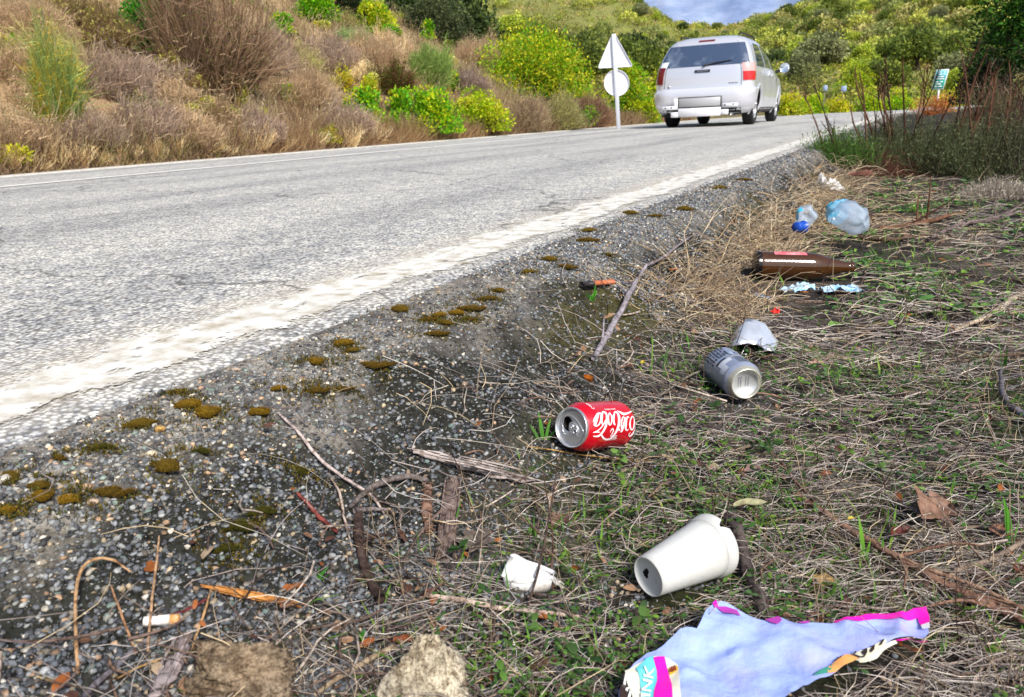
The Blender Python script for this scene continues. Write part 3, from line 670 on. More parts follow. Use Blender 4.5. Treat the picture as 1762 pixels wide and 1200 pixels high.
# tab
tb = [(-4.5, 5.5), (-5.5, 0), (-3, -6), (3, -10.5), (8, -9.5), (10, -4.5), (8.5, 1.5), (4, 6.2), (-1, 7.5), (-4.5, 5.5)]
tbs = spline(tb, 5)[:-1]; mb = MB(); n = len(tbs); cx_ = np.mean(tbs, 0)
rows = [[lp(*(cx_+(p-cx_)*s_), h=h_) for p in tbs] for s_, h_ in ((1, .4), (1.0, 1.5), (.9, 2.0), (.78, 1.6))]
mb.add(np.array(rows), grid_q(4, n, wrap=True)); mb.poly(rows[-1]); tab = child(mb.build('tab', alu, smooth=True), can)
mb = MB(); hc = np.array([5.2, -5.6]); mb.tube([lp(*(hc+np.array([2.6*math.cos(a), 3.1*math.sin(a)])), h=2.0) for a in np.linspace(0, 2*PI, 20)], .0007, 6); mb.poly([lp(*(hc+np.array([2.4*math.cos(a), 2.9*math.sin(a)])), h=1.72) for a in np.linspace(0, 2*PI, 16, endpoint=False)], mi=1); child(mb.build('finger_hole', [alu, M('tab_shade', (.10, .10, .11), .4, metal=.6)]), can)
mb = MB(); mb.lathe([(.0028, 0), (.0026, -.0009), (.0001, -.0012)], lp(0.5, 1.6, 1.6), ax, e1, 16); child(mb.build('rivet', alu, smooth=True), can)
# script lettering, drawn as pen strokes in millimetres round the can
def cx2(x, y):
    """lettering sheet: picture-crop units of the drawing to (axis mm, angle)"""
    ph = np.arcsin(np.clip((y-575)/415., -.98, .98)); xl = 415+300*np.sqrt(np.clip(1-((y-580)/385.)**2, 0, 1))
    return .0115+(x-xl)/850.*.0965, ph
def rad(a): return np.interp(a, [s_[1] for s_ in shell], [s_[0] for s_ in shell])
def oncan(a, ph, off=.00022):
    a = np.asarray(a); ph = np.asarray(ph); r_ = rad(a)+off
    r_ = r_-.0000*a
    return A+a[..., None]*ax+r_[..., None]*(np.cos(ph)[..., None]*e1+np.sin(ph)[..., None]*e2)
white = M('white_print', (.82, .80, .82), .3, coat=.4)
def pen(mb, pts, w, n=7, mi=0):
    P = spline(pts, n); m_ = len(P); w = np.interp(np.linspace(0, 1, m_), np.linspace(0, 1, len(w)), w)
    t = unit(np.gradient(P, axis=0)); nn_ = np.stack([-t[:, 1], t[:, 0]], -1)
    L_ = P+nn_*w[:, None]/2; R_ = P-nn_*w[:, None]/2
    rows = np.stack([L_, R_], 1); a, ph = cx2(rows[..., 0], rows[..., 1]); mb.add(oncan(a, ph), grid_q(m_, 2), mi=mi)
mb = MB()
pen(mb, [(1170, 350), (1230, 385), (1300, 418), (1400, 405), (1490, 375), (1545, 400), (1562, 500), (1552, 600), (1515, 700), (1450, 775), (1385, 808), (1375, 770), (1410, 738)], [4, 30, 44, 26, 20, 26, 40, 46, 44, 34, 20, 14, 6])
pen(mb, [(1495, 480), (1470, 470), (1425, 530), (1405, 620), (1425, 690), (1465, 685), (1500, 600), (1515, 520), (1495, 480)], [18, 16, 22, 34, 26, 18, 30, 34, 20])
pen(mb, [(1400, 490), (1375, 470), (1345, 510), (1320, 600), (1310, 670), (1335, 700), (1370, 680)], [14, 20, 30, 38, 34, 20, 8])
pen(mb, [(1300, 480), (1275, 470), (1240, 530), (1225, 610), (1235, 670), (1265, 640), (1295, 560), (1305, 490)], [14, 16, 26, 34, 24, 16, 24, 30])
pen(mb, [(1318, 470), (1290, 560), (1255, 650), (1215, 712), (1195, 700)], [22, 36, 36, 26, 8])
pen(mb, [(1150, 672), (1190, 680)], [34, 34], 3)
pen(mb, [(812, 738), (850, 790), (905, 820), (985, 812), (1070, 750), (1140, 660), (1182, 550), (1190, 450), (1160, 385), (1120, 375), (1090, 440), (1072, 520), (1085, 580), (1105, 575)], [30, 34, 30, 24, 28, 42, 50, 46, 30, 24, 32, 38, 30, 8])
pen(mb, [(985, 780), (1020, 740), (1050, 690), (1045, 650), (1010, 670), (985, 710)], [8, 14, 20, 18, 14, 6])
pen(mb, [(1035, 420), (1010, 385), (980, 440), (968, 520), (985, 580), (1015, 570), (1040, 500), (1045, 440), (1035, 420)], [18, 18, 24, 36, 26, 18, 30, 36, 18])
pen(mb, [(690, 765), (760, 750), (840, 690), (905, 600), (940, 490), (945, 410), (920, 365), (885, 380)], [16, 26, 34, 42, 44, 34, 22, 10])
pen(mb, [(700, 700), (745, 685), (790, 690)], [10, 24, 10]); pen(mb, [(720, 690), (800, 630), (870, 560), (915, 500)], [8, 18, 22, 14])
pen(mb, [(930, 400), (900, 360), (870, 370), (850, 440), (835, 520), (845, 570)], [14, 20, 28, 36, 34, 10])
pen(mb, [(840, 390), (815, 375), (780, 420), (745, 510), (735, 570), (765, 580), (810, 520), (835, 440), (840, 390)], [16, 16, 26, 34, 26, 16, 26, 34, 18])
pen(mb, [(815, 372), (770, 385), (735, 440), (715, 510)], [12, 24, 24, 10])
def sheet_text(txt, a0, ph0, h, alongaxis, mb):
    V, T = text_mesh(txt, .012); k = h/.7
    x, y = V[:, 0]*k, V[:, 1]*k
    if alongaxis: a = a0-x; ph = ph0+y/Rr          # reads toward the lid, letters' tops downward
    else: a = a0+y; ph = ph0-x/Rr
    a, ph = np.broadcast_arrays(a, ph); mb.add(oncan(a, ph, .0003), T=T)
sheet_text('ZERO', .0560, .535, .0038, True, mb); sheet_text('AZÚCAR', .0560, .640, .0028, True, mb)
sheet_text('SABOR ORIGINAL', .0560, -.66, .0022, True, mb)
sheet_text('Coke', .0215, -.93, .0048, False, mb)
child(mb.build('lettering', white), can)

# ---- grey can seen from its bottom end
B0 = at_t(1284.5, 661, 1.235); T0 = at_t(1240, 627, 1.335); axg = unit(T0-B0)
print('grey can', np.linalg.norm(T0-B0), B0[2], T0[2], G(B0[0], B0[1]))
base = np.array([*(B0+axg*.055)[:2], 0]); base[2] = float(G(base[0], base[1]))
gcan = thing('drink_can', 'grey blue can with dark print lying with its bottom end facing out', 'drink can', base)
ax, e1, e2 = basis(axg, (0, 0, 1))
def dent2(rr, aa, th): return rr-.004*np.maximum(0, np.cos(th-1.2))**10*np.exp(-((aa-.045)/.012)**2)-.002*np.maximum(0, np.cos(th+.5))**6*np.exp(-((aa-.07)/.02)**2), aa
gp_ = M('grey_printed_metal', (.44, .48, .60), .30, metal=.5, coat=.3, noise=(45, (.32, .36, .48), .4, .7))
shg = [(.0262, .003), (.0285, .008), (.0318, .013), (.0330, .017)]+[(.0330, z) for z in np.linspace(.021, .100, 20)]+[(.0300, .107), (.0272, .112), (.0262, .114), (.02, .113), (.0001, .110)]
lathe2(shg, B0, dent=dent2, name='body', mats=gp_, root=gcan)
lathe2([(.0292, .0092), (.0276, .0048), (.0262, .0012), (.0252, -.0006), (.0240, -.0004), (.0230, .0016), (.0222, .0055)], B0, name='bottom_rim', mats=M('cream_metal', (.60, .58, .48), .35, metal=.6), root=gcan)
lathe2([(.0223, .0052), (.019, .0075), (.013, .0098), (.006, .0110), (.0001, .0114)], B0, name='bottom_dome', mats=M('dome_metal', (.72, .73, .74), .38, metal=.7), root=gcan)
mb = MB(); rg = R(5)
rtg = unit(np.array(rt)-ax*np.dot(rt, ax)); upg = np.cross(rtg, ax); upg = upg if upg[2] > 0 else -upg
for c0, n_ in ((-.0095, 2), (.0035, 2)):              # two stamped lines of tiny date code, too fine to read
    for r_ in range(n_):
        for k in range(9):
            x = c0+r_*.0042; y = .0085-k*.0019; h_ = math.hypot(x, y)
            dz = np.interp(h_, [.0, .006, .013, .019, .0223], [.0114, .0110, .0098, .0075, .0052])-.0003
            p = B0+rtg*x+upg*y+ax*dz
            mb.box(p, (.0016+.001*rg.random(), .0008, .0002), rot=np.stack([rtg, upg, ax], 1))
child(mb.build('date_code', M('stamp_ink', (.06, .07, .09), .6)), gcan)
# printed panels on the side: rows of small dark marks, white block, dark bands
mb = MB()
def gpatch(a0, a1, p0, p1, mi, off=.0003):
    aa, pp = np.meshgrid(np.linspace(a0, a1, 4), np.linspace(p0, p1, 6), indexing='ij'); th = pp
    r_, _ = dent2(np.interp(aa, [s_[1] for s_ in shg], [s_[0] for s_ in shg]), aa, th)
    mb.add(B0+aa[..., None]*ax+(r_+off)[..., None]*(np.cos(th)[..., None]*e1+np.sin(th)[..., None]*e2), grid_q(4, 6), mi=mi)
sgl = 1 if np.dot(e2, np.array(rt)) < 0 else -1        # + turns toward the picture's left
for k in range(14): gpatch(.019+k*.0033, .0202+k*.0033, sgl*-.75, sgl*.15, 0)
for k in range(12):
    for j in range(7):
        if rg.random() < .85: gpatch(.066+k*.0031, .0682+k*.0031, sgl*(.1+j*.17), sgl*(.1+j*.17+.06+.09*rg.random()), 0)
gpatch(.060, .074, sgl*-.45, sgl*.05, 1); gpatch(.064, .0715, sgl*-.38, sgl*-.16, 2, .0006)
gpatch(.036, .050, sgl*.30, sgl*1.05, 3); gpatch(.020, .036, sgl*.75, sgl*1.25, 3); gpatch(.052, .058, sgl*.15, sgl*1.1, 0)
for k in range(3): gpatch(.047+k*.004, .0485+k*.004, sgl*-.5, sgl*.45, 3, .0005)
child(mb.build('print', [M('dark_print', (.02, .025, .04), .4), M('pale_print', (.34, .40, .55), .4), M('navy_print', (.03, .045, .14), .4), M('white_block', (.60, .64, .72), .4)]), gcan)

# ---- crushed pale can
def hull_can():
    c0 = at_t(1296, 586, 1.50); g_ = float(G(c0[0], c0[1])); base = np.array([c0[0], c0[1], g_])
    o = thing('drink_can', 'crushed pale silver can torn open, behind the grey blue can', 'drink can', base)
    rtv = unit(np.array([rt[0], rt[1], 0])); fw = unit(np.array([c0[0], c0[1], 0.])); dn = np.array([0, 0, 1.])
    nu, nv = 19, 10; rgc = R(12)
    TH_, S_ = np.meshgrid(np.linspace(-.42, PI+.42, nu), np.linspace(0, 1, nv), indexing='ij')
    rx_ = .050*(1-.20*S_**2)*(1+.05*np.sin(3*TH_)); rz_ = (.027+.028*np.clip(S_*1.6, 0, 1)**.8)*(1-.22*np.clip(S_-.6, 0, 1))
    x = rx_*np.cos(TH_)*1.02; z = .006+rz_*np.sin(TH_)*(.72+.28*np.clip(np.cos(TH_-2.0), 0, 1)); y = (S_-.30)*.095-.012*np.sin(TH_*1.5)*(1-S_)+.010*np.cos(TH_*4+.5)*(1-S_)
    # crumple: a coarse faceted field
    q = np.stack([np.cos(TH_)*1.5, np.sin(TH_)*1.5, S_*2.0], -1)
    cr = vnoise(q*1.25, 41); cr2 = np.abs(vnoise(q*2.3, 42))
    k = 1+.20*cr-.40*cr2*.7
    x *= k; z = .004+(z-.004)*k
    V = base+x[..., None]*rtv+y[..., None]*fw+z[..., None]*dn
    back = V[:, -1]; mb = MB(); mb.add(V, grid_q(nu, nv)); 
    mb.poly(back); b = mb.build('shell', M('crushed_metal', (.84, .87, .94), .22, metal=.62, noise=(14, (.70, .74, .82), .45, .7)))
    child(b, o); sm = b.modifiers.new('thick', 'SOLIDIFY'); sm.thickness = .0012
    V2 = base+(x*.965)[..., None]*rtv+(y+.004)[..., None]*fw+(z*.955)[..., None]*dn
    mb = MB(); mb.add(V2, grid_q(nu, nv)); mb.poly(V2[:, -1]); child(mb.build('inner_shade', M('painted_inner_shade', (.05, .048, .042), .45, metal=.5)), o)  # dark inner sheet paints the shade inside the torn can
    mb = MB(); lip = V[:, 0]+np.array([0, 0, .0008]); mb.tube(lip, .0017, 6); child(mb.build('torn_rim', alu), o)
    mb = MB(); a0 = base+fw*-.012+dn*.016
    mb.tube([a0-rtv*.022+dn*-.012, a0-rtv*.015+dn*.004, a0+rtv*.0+dn*.010, a0+rtv*.006-dn*.004, a0-rtv*.010-dn*.014, a0-rtv*.022-dn*.012], .0014, 6); mb.box(a0+rtv*.016+dn*.004, (.012, .004, .014), rot=np.stack([rtv, fw, dn], 1), bev=.001)
    child(mb.build('tab', alu), o)
hull_can()

# ---- brown glass bottle
zc = -.135; P0 = at_z(1299, 456, zc); P1 = at_z(1468, 460, -.150); axb = unit(P1-P0); Lb = np.linalg.norm(P1-P0); print('bottle L', Lb, P0, G(P0[0], P0[1]))
BT0, BT1 = P0, P1; k = Lb/.30; base = np.array([*((P0+P1)/2)[:2], 0]); base[2] = float(G(base[0], base[1]))
bot = thing('glass_bottle', 'brown glass beer bottle lying on its side in the grass', 'bottle', base)
ax, e1, e2 = basis(axb, (0, 0, 1))
prof = np.array([(.0005, .004), (.030, .0015), (.038, .0), (.0415, .004), (.0425, .010)]+[(.0425, z) for z in np.linspace(.02, .165, 8)]+[(.0415, .180), (.0385, .195), (.0335, .210), (.029, .225), (.0245, .245), (.0195, .265), (.0160, .280), (.0145, .290), (.0160, .292), (.0160, .300), (.0118, .300)])*k
g = bpy.data.materials.new('brown_glass'); g.use_nodes = True; b = g.node_tree.nodes['Principled BSDF']
b.inputs['Base Color'].default_value = (.16, .055, .008, 1); b.inputs['Roughness'].default_value = .04; b.inputs['Transmission Weight'].default_value = .35; b.inputs['IOR'].default_value = 1.5; b.inputs['Coat Weight'].default_value = .4
g.node_tree.nodes['Principled BSDF'].inputs['Base Color'].default_value = (.085, .030, .006, 1)
lathe2(prof, P0, 48, name='glass', mats=g, root=bot)
mb = MB(); th = np.linspace(-.62, .45, 14); aa = np.linspace(.052, .150, 8)*k; T_, A_ = np.meshgrid(th, aa, indexing='ij')
sgn = 1 if np.dot(e2, CAMP-P0) > 0 else -1
T_ = -(T_)*sgn-.12*sgn
mb.add(P0+A_[..., None]*ax+(.0430*k)*(np.cos(T_)[..., None]*e1+np.sin(T_)[..., None]*e2), grid_q(14, 8)); child(mb.build('label', M('faded_red_label', (.62, .10, .14), .6, noise=(40, (.70, .35, .36), .45, .7)), smooth=True), bot)
mb = MB(); mb.lathe(np.array([(.0432, .001), (.0435, .010), (.0431, .013)])*k, P0, ax, e1, 40); mb.lathe(np.array([(.0432, .001), (.036, -.001), (.0005, -.0005)])*k, P0, ax, e1, 40); child(mb.build('base', M('dark_glass_base', (.006, .005, .005), .15), smooth=True), bot)

# ---- large crumpled plastic bottle
pet = bpy.data.materials.new('clear_plastic'); pet.use_nodes = True; nt = pet.node_tree; b = nt.nodes['Principled BSDF']
b.inputs['Base Color'].default_value = (.60, .74, .92, 1); b.inputs['Roughness'].default_value = .12; b.inputs['Alpha'].default_value = .42; b.inputs['Coat Weight'].default_value = 1.; b.inputs['Specular IOR Level'].default_value = .8
cyan = M('cyan_plastic', (.06, .52, .78), .3, coat=.3); pcy = M('pale_cyan_plastic', (.28, .62, .82), .3, alpha=.85, coat=.3); navy = M('navy_cap', (.01, .07, .42), .35)
tp = 2.62
P0 = at_t(1441, 363, tp+.03); P1 = at_t(1488, 388, tp-.06); axp_ = unit(P1-P0); PT0, PT1 = P0, P1
base = np.array([*((P0+P1)/2)[:2], 0]); base[2] = float(G(base[0], base[1])); print('pet', np.linalg.norm(P1-P0), P0[2], base[2])
pb = thing('plastic_bottle', 'large crumpled clear plastic bottle with cyan neck, right of the smaller one', 'plastic bottle', base)
ax, e1, e2 = basis(axp_, (0, 0, 1))
def crum(rr, aa, th):
    q = np.stack([np.cos(th)*1.2, np.sin(th)*1.2, aa*26], -1); return rr*(1+.13*vnoise(q, 61)+.12*vnoise(q*2.6, 62)-.16*np.abs(vnoise(q*2.1, 63))+.05*np.sin(aa*330)), aa+.006*np.sin(2*th)
Lp = np.linalg.norm(P1-P0)
lathe2(np.array([(.034, -.015), (.046, 0), (.051, .02), (.052, .045), (.050, .07), (.052, .09), (.046, .108), (.03, .118), (.001, .116)]), P0, 40, dent=crum, name='body', mats=pet, root=pb)
lathe2(np.array([(.0345, -.016), (.0475, -.001), (.052, .012)])+np.array([.0008, -.0005]), P0, 40, dent=crum, name='shoulder_band', mats=pcy, root=pb)
lathe2(np.array([(.001, -.036), (.018, -.036), (.020, -.030), (.024, -.022), (.036, -.014)]), P0, 24, name='neck', mats=cyan, root=pb)
# ---- small crushed plastic bottle with a blue cap
tq = 2.55; P0 = at_t(1388, 375, tq); base = np.array([P0[0], P0[1], float(G(P0[0], P0[1]))])
sb = thing('plastic_bottle', 'small crushed clear plastic bottle with dark blue cap', 'plastic bottle', base)
axs = unit(np.array([rt[0]*.35, .92, .12])); ax, e1, e2 = basis(axs, (0, 0, 1))
def crum2(rr, aa, th):
    q = np.stack([np.cos(th)*1.4, np.sin(th)*1.4, aa*30], -1); return rr*(1+.17*vnoise(q, 71)+.08*np.sin(5*th)), aa
lathe2(np.array([(.001, .006), (.014, .002), (.026, -.002), (.033, .006), (.035, .02), (.033, .05), (.028, .075), (.012, .09)]), P0, 36, dent=crum2, name='body', mats=pet, root=sb)
mb = MB(); T_, A_ = np.meshgrid(np.linspace(2.2, 3.9, 10), np.linspace(-.001, .04, 5), indexing='ij')
def wr(T_, A_, off): 
    r_ = np.interp(A_, [-.002, .006, .02, .05], [.027, .0335, .0355, .033])+off; r_, _ = crum2(r_, A_, T_)
    return P0+A_[..., None]*ax+r_[..., None]*(np.cos(T_)[..., None]*e1+np.sin(T_)[..., None]*e2)
rrt = 1 if np.dot(e2, np.array(rt)) < 0 else -1
T_, A_ = np.meshgrid(np.linspace(.5*rrt, 1.9*rrt, 10), np.linspace(-.001, .04, 5), indexing='ij')
mb.add(wr(T_, A_, .0012), grid_q(10, 5)); child(mb.build('label', cyan, smooth=True), sb)
cp = at_t(1375, 391, tq-.02); cp[2] = max(cp[2], float(G(cp[0], cp[1]))+.012)
mb = MB(); mb.lathe([(.0165, 0), (.017, .004), (.017, .016), (.0155, .019), (.001, .0195)], cp, unit([-.6, -.45, .1]), (0, 0, 1), 24); mb.lathe([(.012, 0), (.013, -.012), (.022, -.022)], cp, unit([-.6, -.45, .1]), (0, 0, 1), 24); child(mb.build('cap', navy, smooth=True), sb)

# ---- crumpled sheets: tissue, torn blue scraps, red scrap
def crumple(name, label, cat, px, size, amp, mat, seed, lift=.0, fold=1.5, asp=1., rot=0., outline=None, mats2=None):
    p = hit(*px); o_r = R(seed); n = 22
    u, v = np.meshgrid(np.linspace(-1, 1, n), np.linspace(-1, 1, n), indexing='ij')
    edge = 1+.22*fbm(np.stack([np.arctan2(v, u)*0+np.cos(np.arctan2(v, u))*1.6, np.sin(np.arctan2(v, u))*1.6, u*0], -1), 2, seed)
    x = u*size*edge; y = v*size*asp*edge; x, y = x*math.cos(rot)-y*math.sin(rot), x*math.sin(rot)+y*math.cos(rot)
    z = amp*(np.abs(fbm(np.stack([u*fold, v*fold, u*0], -1), 3, seed))*1.4+.25)
    X = p[0]+x+.35*amp*fbm(np.stack([u*fold, v*fold, u*0+9], -1), 2, seed+1); Y = p[1]+y; Z = G(X, Y)+z+lift
    mb = MB(); mi = None; mb.add(np.stack([X, Y, Z], -1), grid_q(n, n)); o = mb.build(name, mat); tag(o, label, cat); recenter(o, p); return o
tis = M('white_tissue', (.80, .79, .77), .8, transl=.3)
t_ = crumple('tissue', 'crumpled white tissue at the edge of the dry straw below the brown stems', 'tissue', (1432, 330), .062, .055, tis, 81, fold=1.7, asp=.7)
sky = M('pale_blue_film', (.42, .62, .80), .35, noise=(55, (.03, .30, .66), .52, .66)); blu = M('steel_blue_film', (.10, .20, .36), .4)
crumple('plastic_scrap', 'torn pale blue plastic scrap with bright blue corner, below the brown bottle body', 'plastic scrap', (1372, 505), .040, .016, sky, 82, .004, asp=.55, rot=.3)
crumple('plastic_scrap', 'torn pale blue plastic scrap crossed by a dry stem, below the brown bottle neck', 'plastic scrap', (1450, 505), .055, .014, sky, 83, .004, asp=.5, rot=.2)
crumple('plastic_scrap', 'small dull steel blue plastic scrap, leftmost of the blue scraps', 'plastic scrap', (1312, 517), .028, .008, blu, 84, .003, asp=.35)
crumple('plastic_scrap', 'tiny bright red plastic scrap in the straw above the crushed can', 'plastic scrap', (1334, 545), .013, .010, M('red_film', (.75, .03, .02), .4), 85, .005, asp=.6, rot=.6)
# orange stick-like lighter at the foot of the gravel slope
pa, pb_ = hit(1001, 500), hit(1054, 497); o = thing('plastic_strip', 'flat orange strip with a dark burnt end at the foot of the gravel slope', 'plastic strip', (pa+pb_)/2)
dz = np.array([0, 0, .012]); mb = MB(); mb.tube([pa+dz, (pa*2+pb_)/3+dz], [.009, .010], 8, flat=.6); child(mb.build('dark_end', M('burnt_end', (.03, .025, .025), .5)), o)
mb = MB(); mb.tube([(pa*2+pb_)/3+dz, pb_+dz], [.0095, .0095], 8, flat=.55); child(mb.build('strip', M('orange_plastic', (.58, .17, .07), .45, noise=(80, (.40, .12, .05), .4, .7))), o)

# ---- white cup
Pb_, Pr = at_t(1115, 993, .765), at_t(1228, 938, .815); axu = unit(Pr-Pb_); Lu = np.linalg.norm(Pr-Pb_); print('cup L', Lu, Pb_[2], Pr[2], G(Pr[0], Pr[1]))
base = np.array([*((Pb_+Pr)/2)[:2], 0]); base[2] = float(G(base[0], base[1]))
cup = thing('paper_cup', 'white disposable cup with a notched rim and holed base lying on its side', 'cup', base)
ax, e1, e2 = basis(axu, (0, 0, 1))
cm = M('white_card', (.70, .70, .67), .5, transl=.15, noise=(22, (.60, .58, .50), .52, .8), noise2=(60, (.55, .52, .44), .60, .74), bump=(160, .15))
rb, rm_ = .0208, .0338
nl = -1 if np.dot(e2, np.array(rt)) > 0 else 1
def squash(rr, aa, th): return rr*(1+.035*np.sin(2*th+.7)*(aa/Lu)), aa+.0035*np.sin(th*2+1)*(aa > Lu*.9)
mb = MB(); pr = [(rb+(rm_-rb)*t, Lu*t) for t in np.linspace(0, .86, 12)]
mb.lathe(pr, Pb_, ax, e1, 56, dent=squash); w_ = mb.build('wall', cm, smooth=True); child(w_, cup); so_ = w_.modifiers.new('thick', 'SOLIDIFY'); so_.thickness = .0012
# rim band with a notch torn out of it
mb = MB(); sides = 72; th = np.arange(sides)*2*PI/sides; pr = [(rb+(rm_-rb)*.86, Lu*.86), (rb+(rm_-rb)*.865+.0014, Lu*.865), (rm_+.0014, Lu*.97), (rm_+.0012, Lu), (rm_-.0004, Lu*1.003), (rm_-.0010, Lu*.97), (rb+(rm_-rb)*.86-.001, Lu*.86)]
V = []
for r_, a_ in pr:
    nd = np.angle(np.exp(1j*(th-(-nl*.42)))); cut = np.clip(1-np.abs(nd)/.13, 0, 1); a2 = np.minimum(a_, Lu*1.01-cut**.5*.011)
    rr, _ = squash(np.full(sides, r_), np.full(sides, a_), th); V.append(Pb_+a2[:, None]*ax+rr[:, None]*(np.cos(th)[:, None]*e1+np.sin(th)[:, None]*e2))
mb.add(V, grid_q(len(pr), sides, wrap=True)); child(mb.build('rim', cm, smooth=True), cup)
# base disc, set in, with an irregular hole
mb = MB(); hole = .62+.16*np.sin(th*2+1)+.10*np.sin(th*3)+.05*np.sin(th*9); V = []

for f_ in (1, .6, .0):
    r_ = rb*(hole*.36*(1-f_)+f_*.985); sh = (1-f_)*.009
    V.append(Pb_+ax*.0045*(f_ < .99)+ax*.0012+r_[:, None]*(np.cos(th)[:, None]*e1+np.sin(th)[:, None]*e2)-e1*sh*.3-nl*e2*-sh)
mb.add(V, grid_q(3, sides, wrap=True)); child(mb.build('base', cm), cup)
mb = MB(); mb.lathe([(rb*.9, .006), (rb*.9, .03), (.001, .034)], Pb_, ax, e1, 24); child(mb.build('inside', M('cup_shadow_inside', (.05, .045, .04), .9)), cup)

# ---- crumpled muddy white cup remnant
p = hit(918, 1012); rm = thing('crushed_cup', 'muddy crumpled white cup folded flat beside dark stems', 'cup', p)
mud = M('muddy_white_plastic', (.66, .66, .66), .5, noise=(38, (.10, .075, .05), .53, .66), noise2=(16, (.62, .58, .52), .42, .7))
rtv = unit(np.array([rt[0], rt[1], 0])); fw = unit(np.array([p[0], p[1], 0])); zz = np.array([0, 0, 1.])
def loc(x, y, z): return p+rtv*x*.00088+fw*y*.00088+zz*z*.00084
mb = MB()
fr_ = spline([(-27, -4, 14), (-15, -8, 13), (0, -9, 15), (14, -8, 18), (22, -5, 15)], 5); bk = spline([(-27, -3, 2), (-15, -9, 0), (0, -11, -1), (14, -9, -1), (22, -4, -1)], 5)
mb.add(np.array([[loc(*q) for q in fr_], [loc(*(q*.5+w2*.5+np.array([0, -2, 0]))) for q, w2 in zip(fr_, bk)], [loc(*q) for q in bk]]), grid_q(3, len(fr_)))
tp_ = spline([(-27, -4, 14), (-25, 8, 36), (-8, 10, 26), (6, 8, 20), (20, 4, 18), (22, -5, 15)], 4)[:len(fr_)]
bk2 = spline([(-29, 4, 18), (-24, 9, 38), (-8, 12, 27), (8, 9, 22), (25, 2, 17)], 5)
mb.add(np.array([[loc(*q) for q in bk2], [loc(*(q*.5+w2*.5+np.array([0, 4, -9]))) for q, w2 in zip(bk2, fr_)], [loc(*(q+np.array([0, 2, -3]))) for q in fr_]]), grid_q(3, len(fr_)))
mb.add(np.array([[loc(-35, 0, 16), loc(-30, 4, 26), loc(-24, 8, 38)], [loc(-33, -3, 4), loc(-28, -4, 12), loc(-22, 4, 24)], [loc(-32, -4, -2), loc(-27, -6, 3), loc(-24, -4, 8)]]), grid_q(3, 3))
b = mb.build('folded_wall', mud, smooth=True); child(b, rm); q_ = b.modifiers.new('thick', 'SOLIDIFY'); q_.thickness = .0016
mb = MB(); mb.tube([loc(*q) for q in fr_], .0026, 7); mb.tube([loc(*q) for q in bk2], .0026, 7); mb.tube([loc(-35, 0, 16), loc(-30, 4, 27), loc(-24, 8, 39)], .0026, 7); mb.tube([loc(22, -5, 15), loc(27, -7, 9), loc(30, -6, 8), loc(34, -3, 2)], .003, 7); child(mb.build('rim', mud, smooth=True), rm)

# ---- cigarette butt
a, b_ = hit(249, 1079), hit(311, 1073); up_ = np.array([0, 0, .0042]); bt = thing('cigarette_butt', 'white and orange cigarette butt on the wet gravel', 'cigarette butt', (a+b_)/2)
f_ = a+(b_-a)*.72; bm_ = M('butt_paper', (.76, .73, .70), .8, noise=(150, (.55, .45, .33), .5, .7))
mb = MB(); P = [a+(f_-a)*t+up_ for t in np.linspace(0, 1, 8)]; mb.tube(P, np.array([.0034, .0040, .0042, .0039, .0042, .0040, .0041, .0040]), 14, jit=.06); child(mb.build('paper', bm_, smooth=True), bt)
mb = MB(); mb.tube([f_+up_, f_+(b_-f_)*.6+up_, b_+up_], [.0041, .0041, .0037], 14); child(mb.build('filter', M('orange_filter', (.60, .28, .09), .7, noise=(200, (.72, .62, .45), .5, .7)), smooth=True), bt)

# ---- torn wrapper
W0 = [(1075, 1162), (1090, 1146), (1112, 1128), (1128, 1122), (1150, 1104), (1168, 1092), (1182, 1085), (1199, 1086), (1207, 1074), (1214, 1058), (1228, 1039), (1246, 1041), (1262, 1047), (1290, 1060), (1318, 1068), (1345, 1066), (1372, 1070), (1400, 1067), (1440, 1071), (1480, 1066), (1520, 1058), (1560, 1052), (1588, 1046), (1597, 1066), (1600, 1078), (1592, 1088), (1566, 1099), (1520, 1117), (1480, 1130), (1450, 1150), (1420, 1166), (1392, 1178), (1370, 1191), (1330, 1215), (1300, 1240), (1220, 1275), (1070, 1275), (1064, 1200)]
wz = -.158
def wh(x, y): return wz+.006*fbm2(x, y, 9, 3, 91)-.010*np.abs(fbm2(x*.6+y*.8, y*.6-x*.8, 13, 2, 92))-.005*np.abs(fbm2(x*.9-y*.5, y*.9+x*.5, 30, 2, 93))-.006*np.maximum(0, .12-np.abs(vnoise(np.stack([x*22+y*9, y*16-x*7, x*0+.5], -1), 95)))/.12*.5+.004
def wpt(px, py, off=0.):
    q = at_z(px, py, wz); q[2] = float(wh(q[0], q[1]))+off; return q
wp = np.array([at_z(*q, wz) for q in W0]); c = hit(1330, 1130); wrap = thing('torn_wrapper', 'torn pale lilac printed wrapper with pink edges lying plain side up', 'wrapper', c)
def inside(P, poly):
    x, y = P[:, 0], P[:, 1]; ins = np.zeros(len(P), bool); n = len(poly); j = n-1
    for i in range(n):
        xi, yi, xj, yj = *poly[i][:2], *poly[j][:2]
        ins ^= ((yi > y) != (yj > y)) & (x < (xj-xi)*(y-yi)/(yj-yi+1e-12)+xi); j = i
    return ins
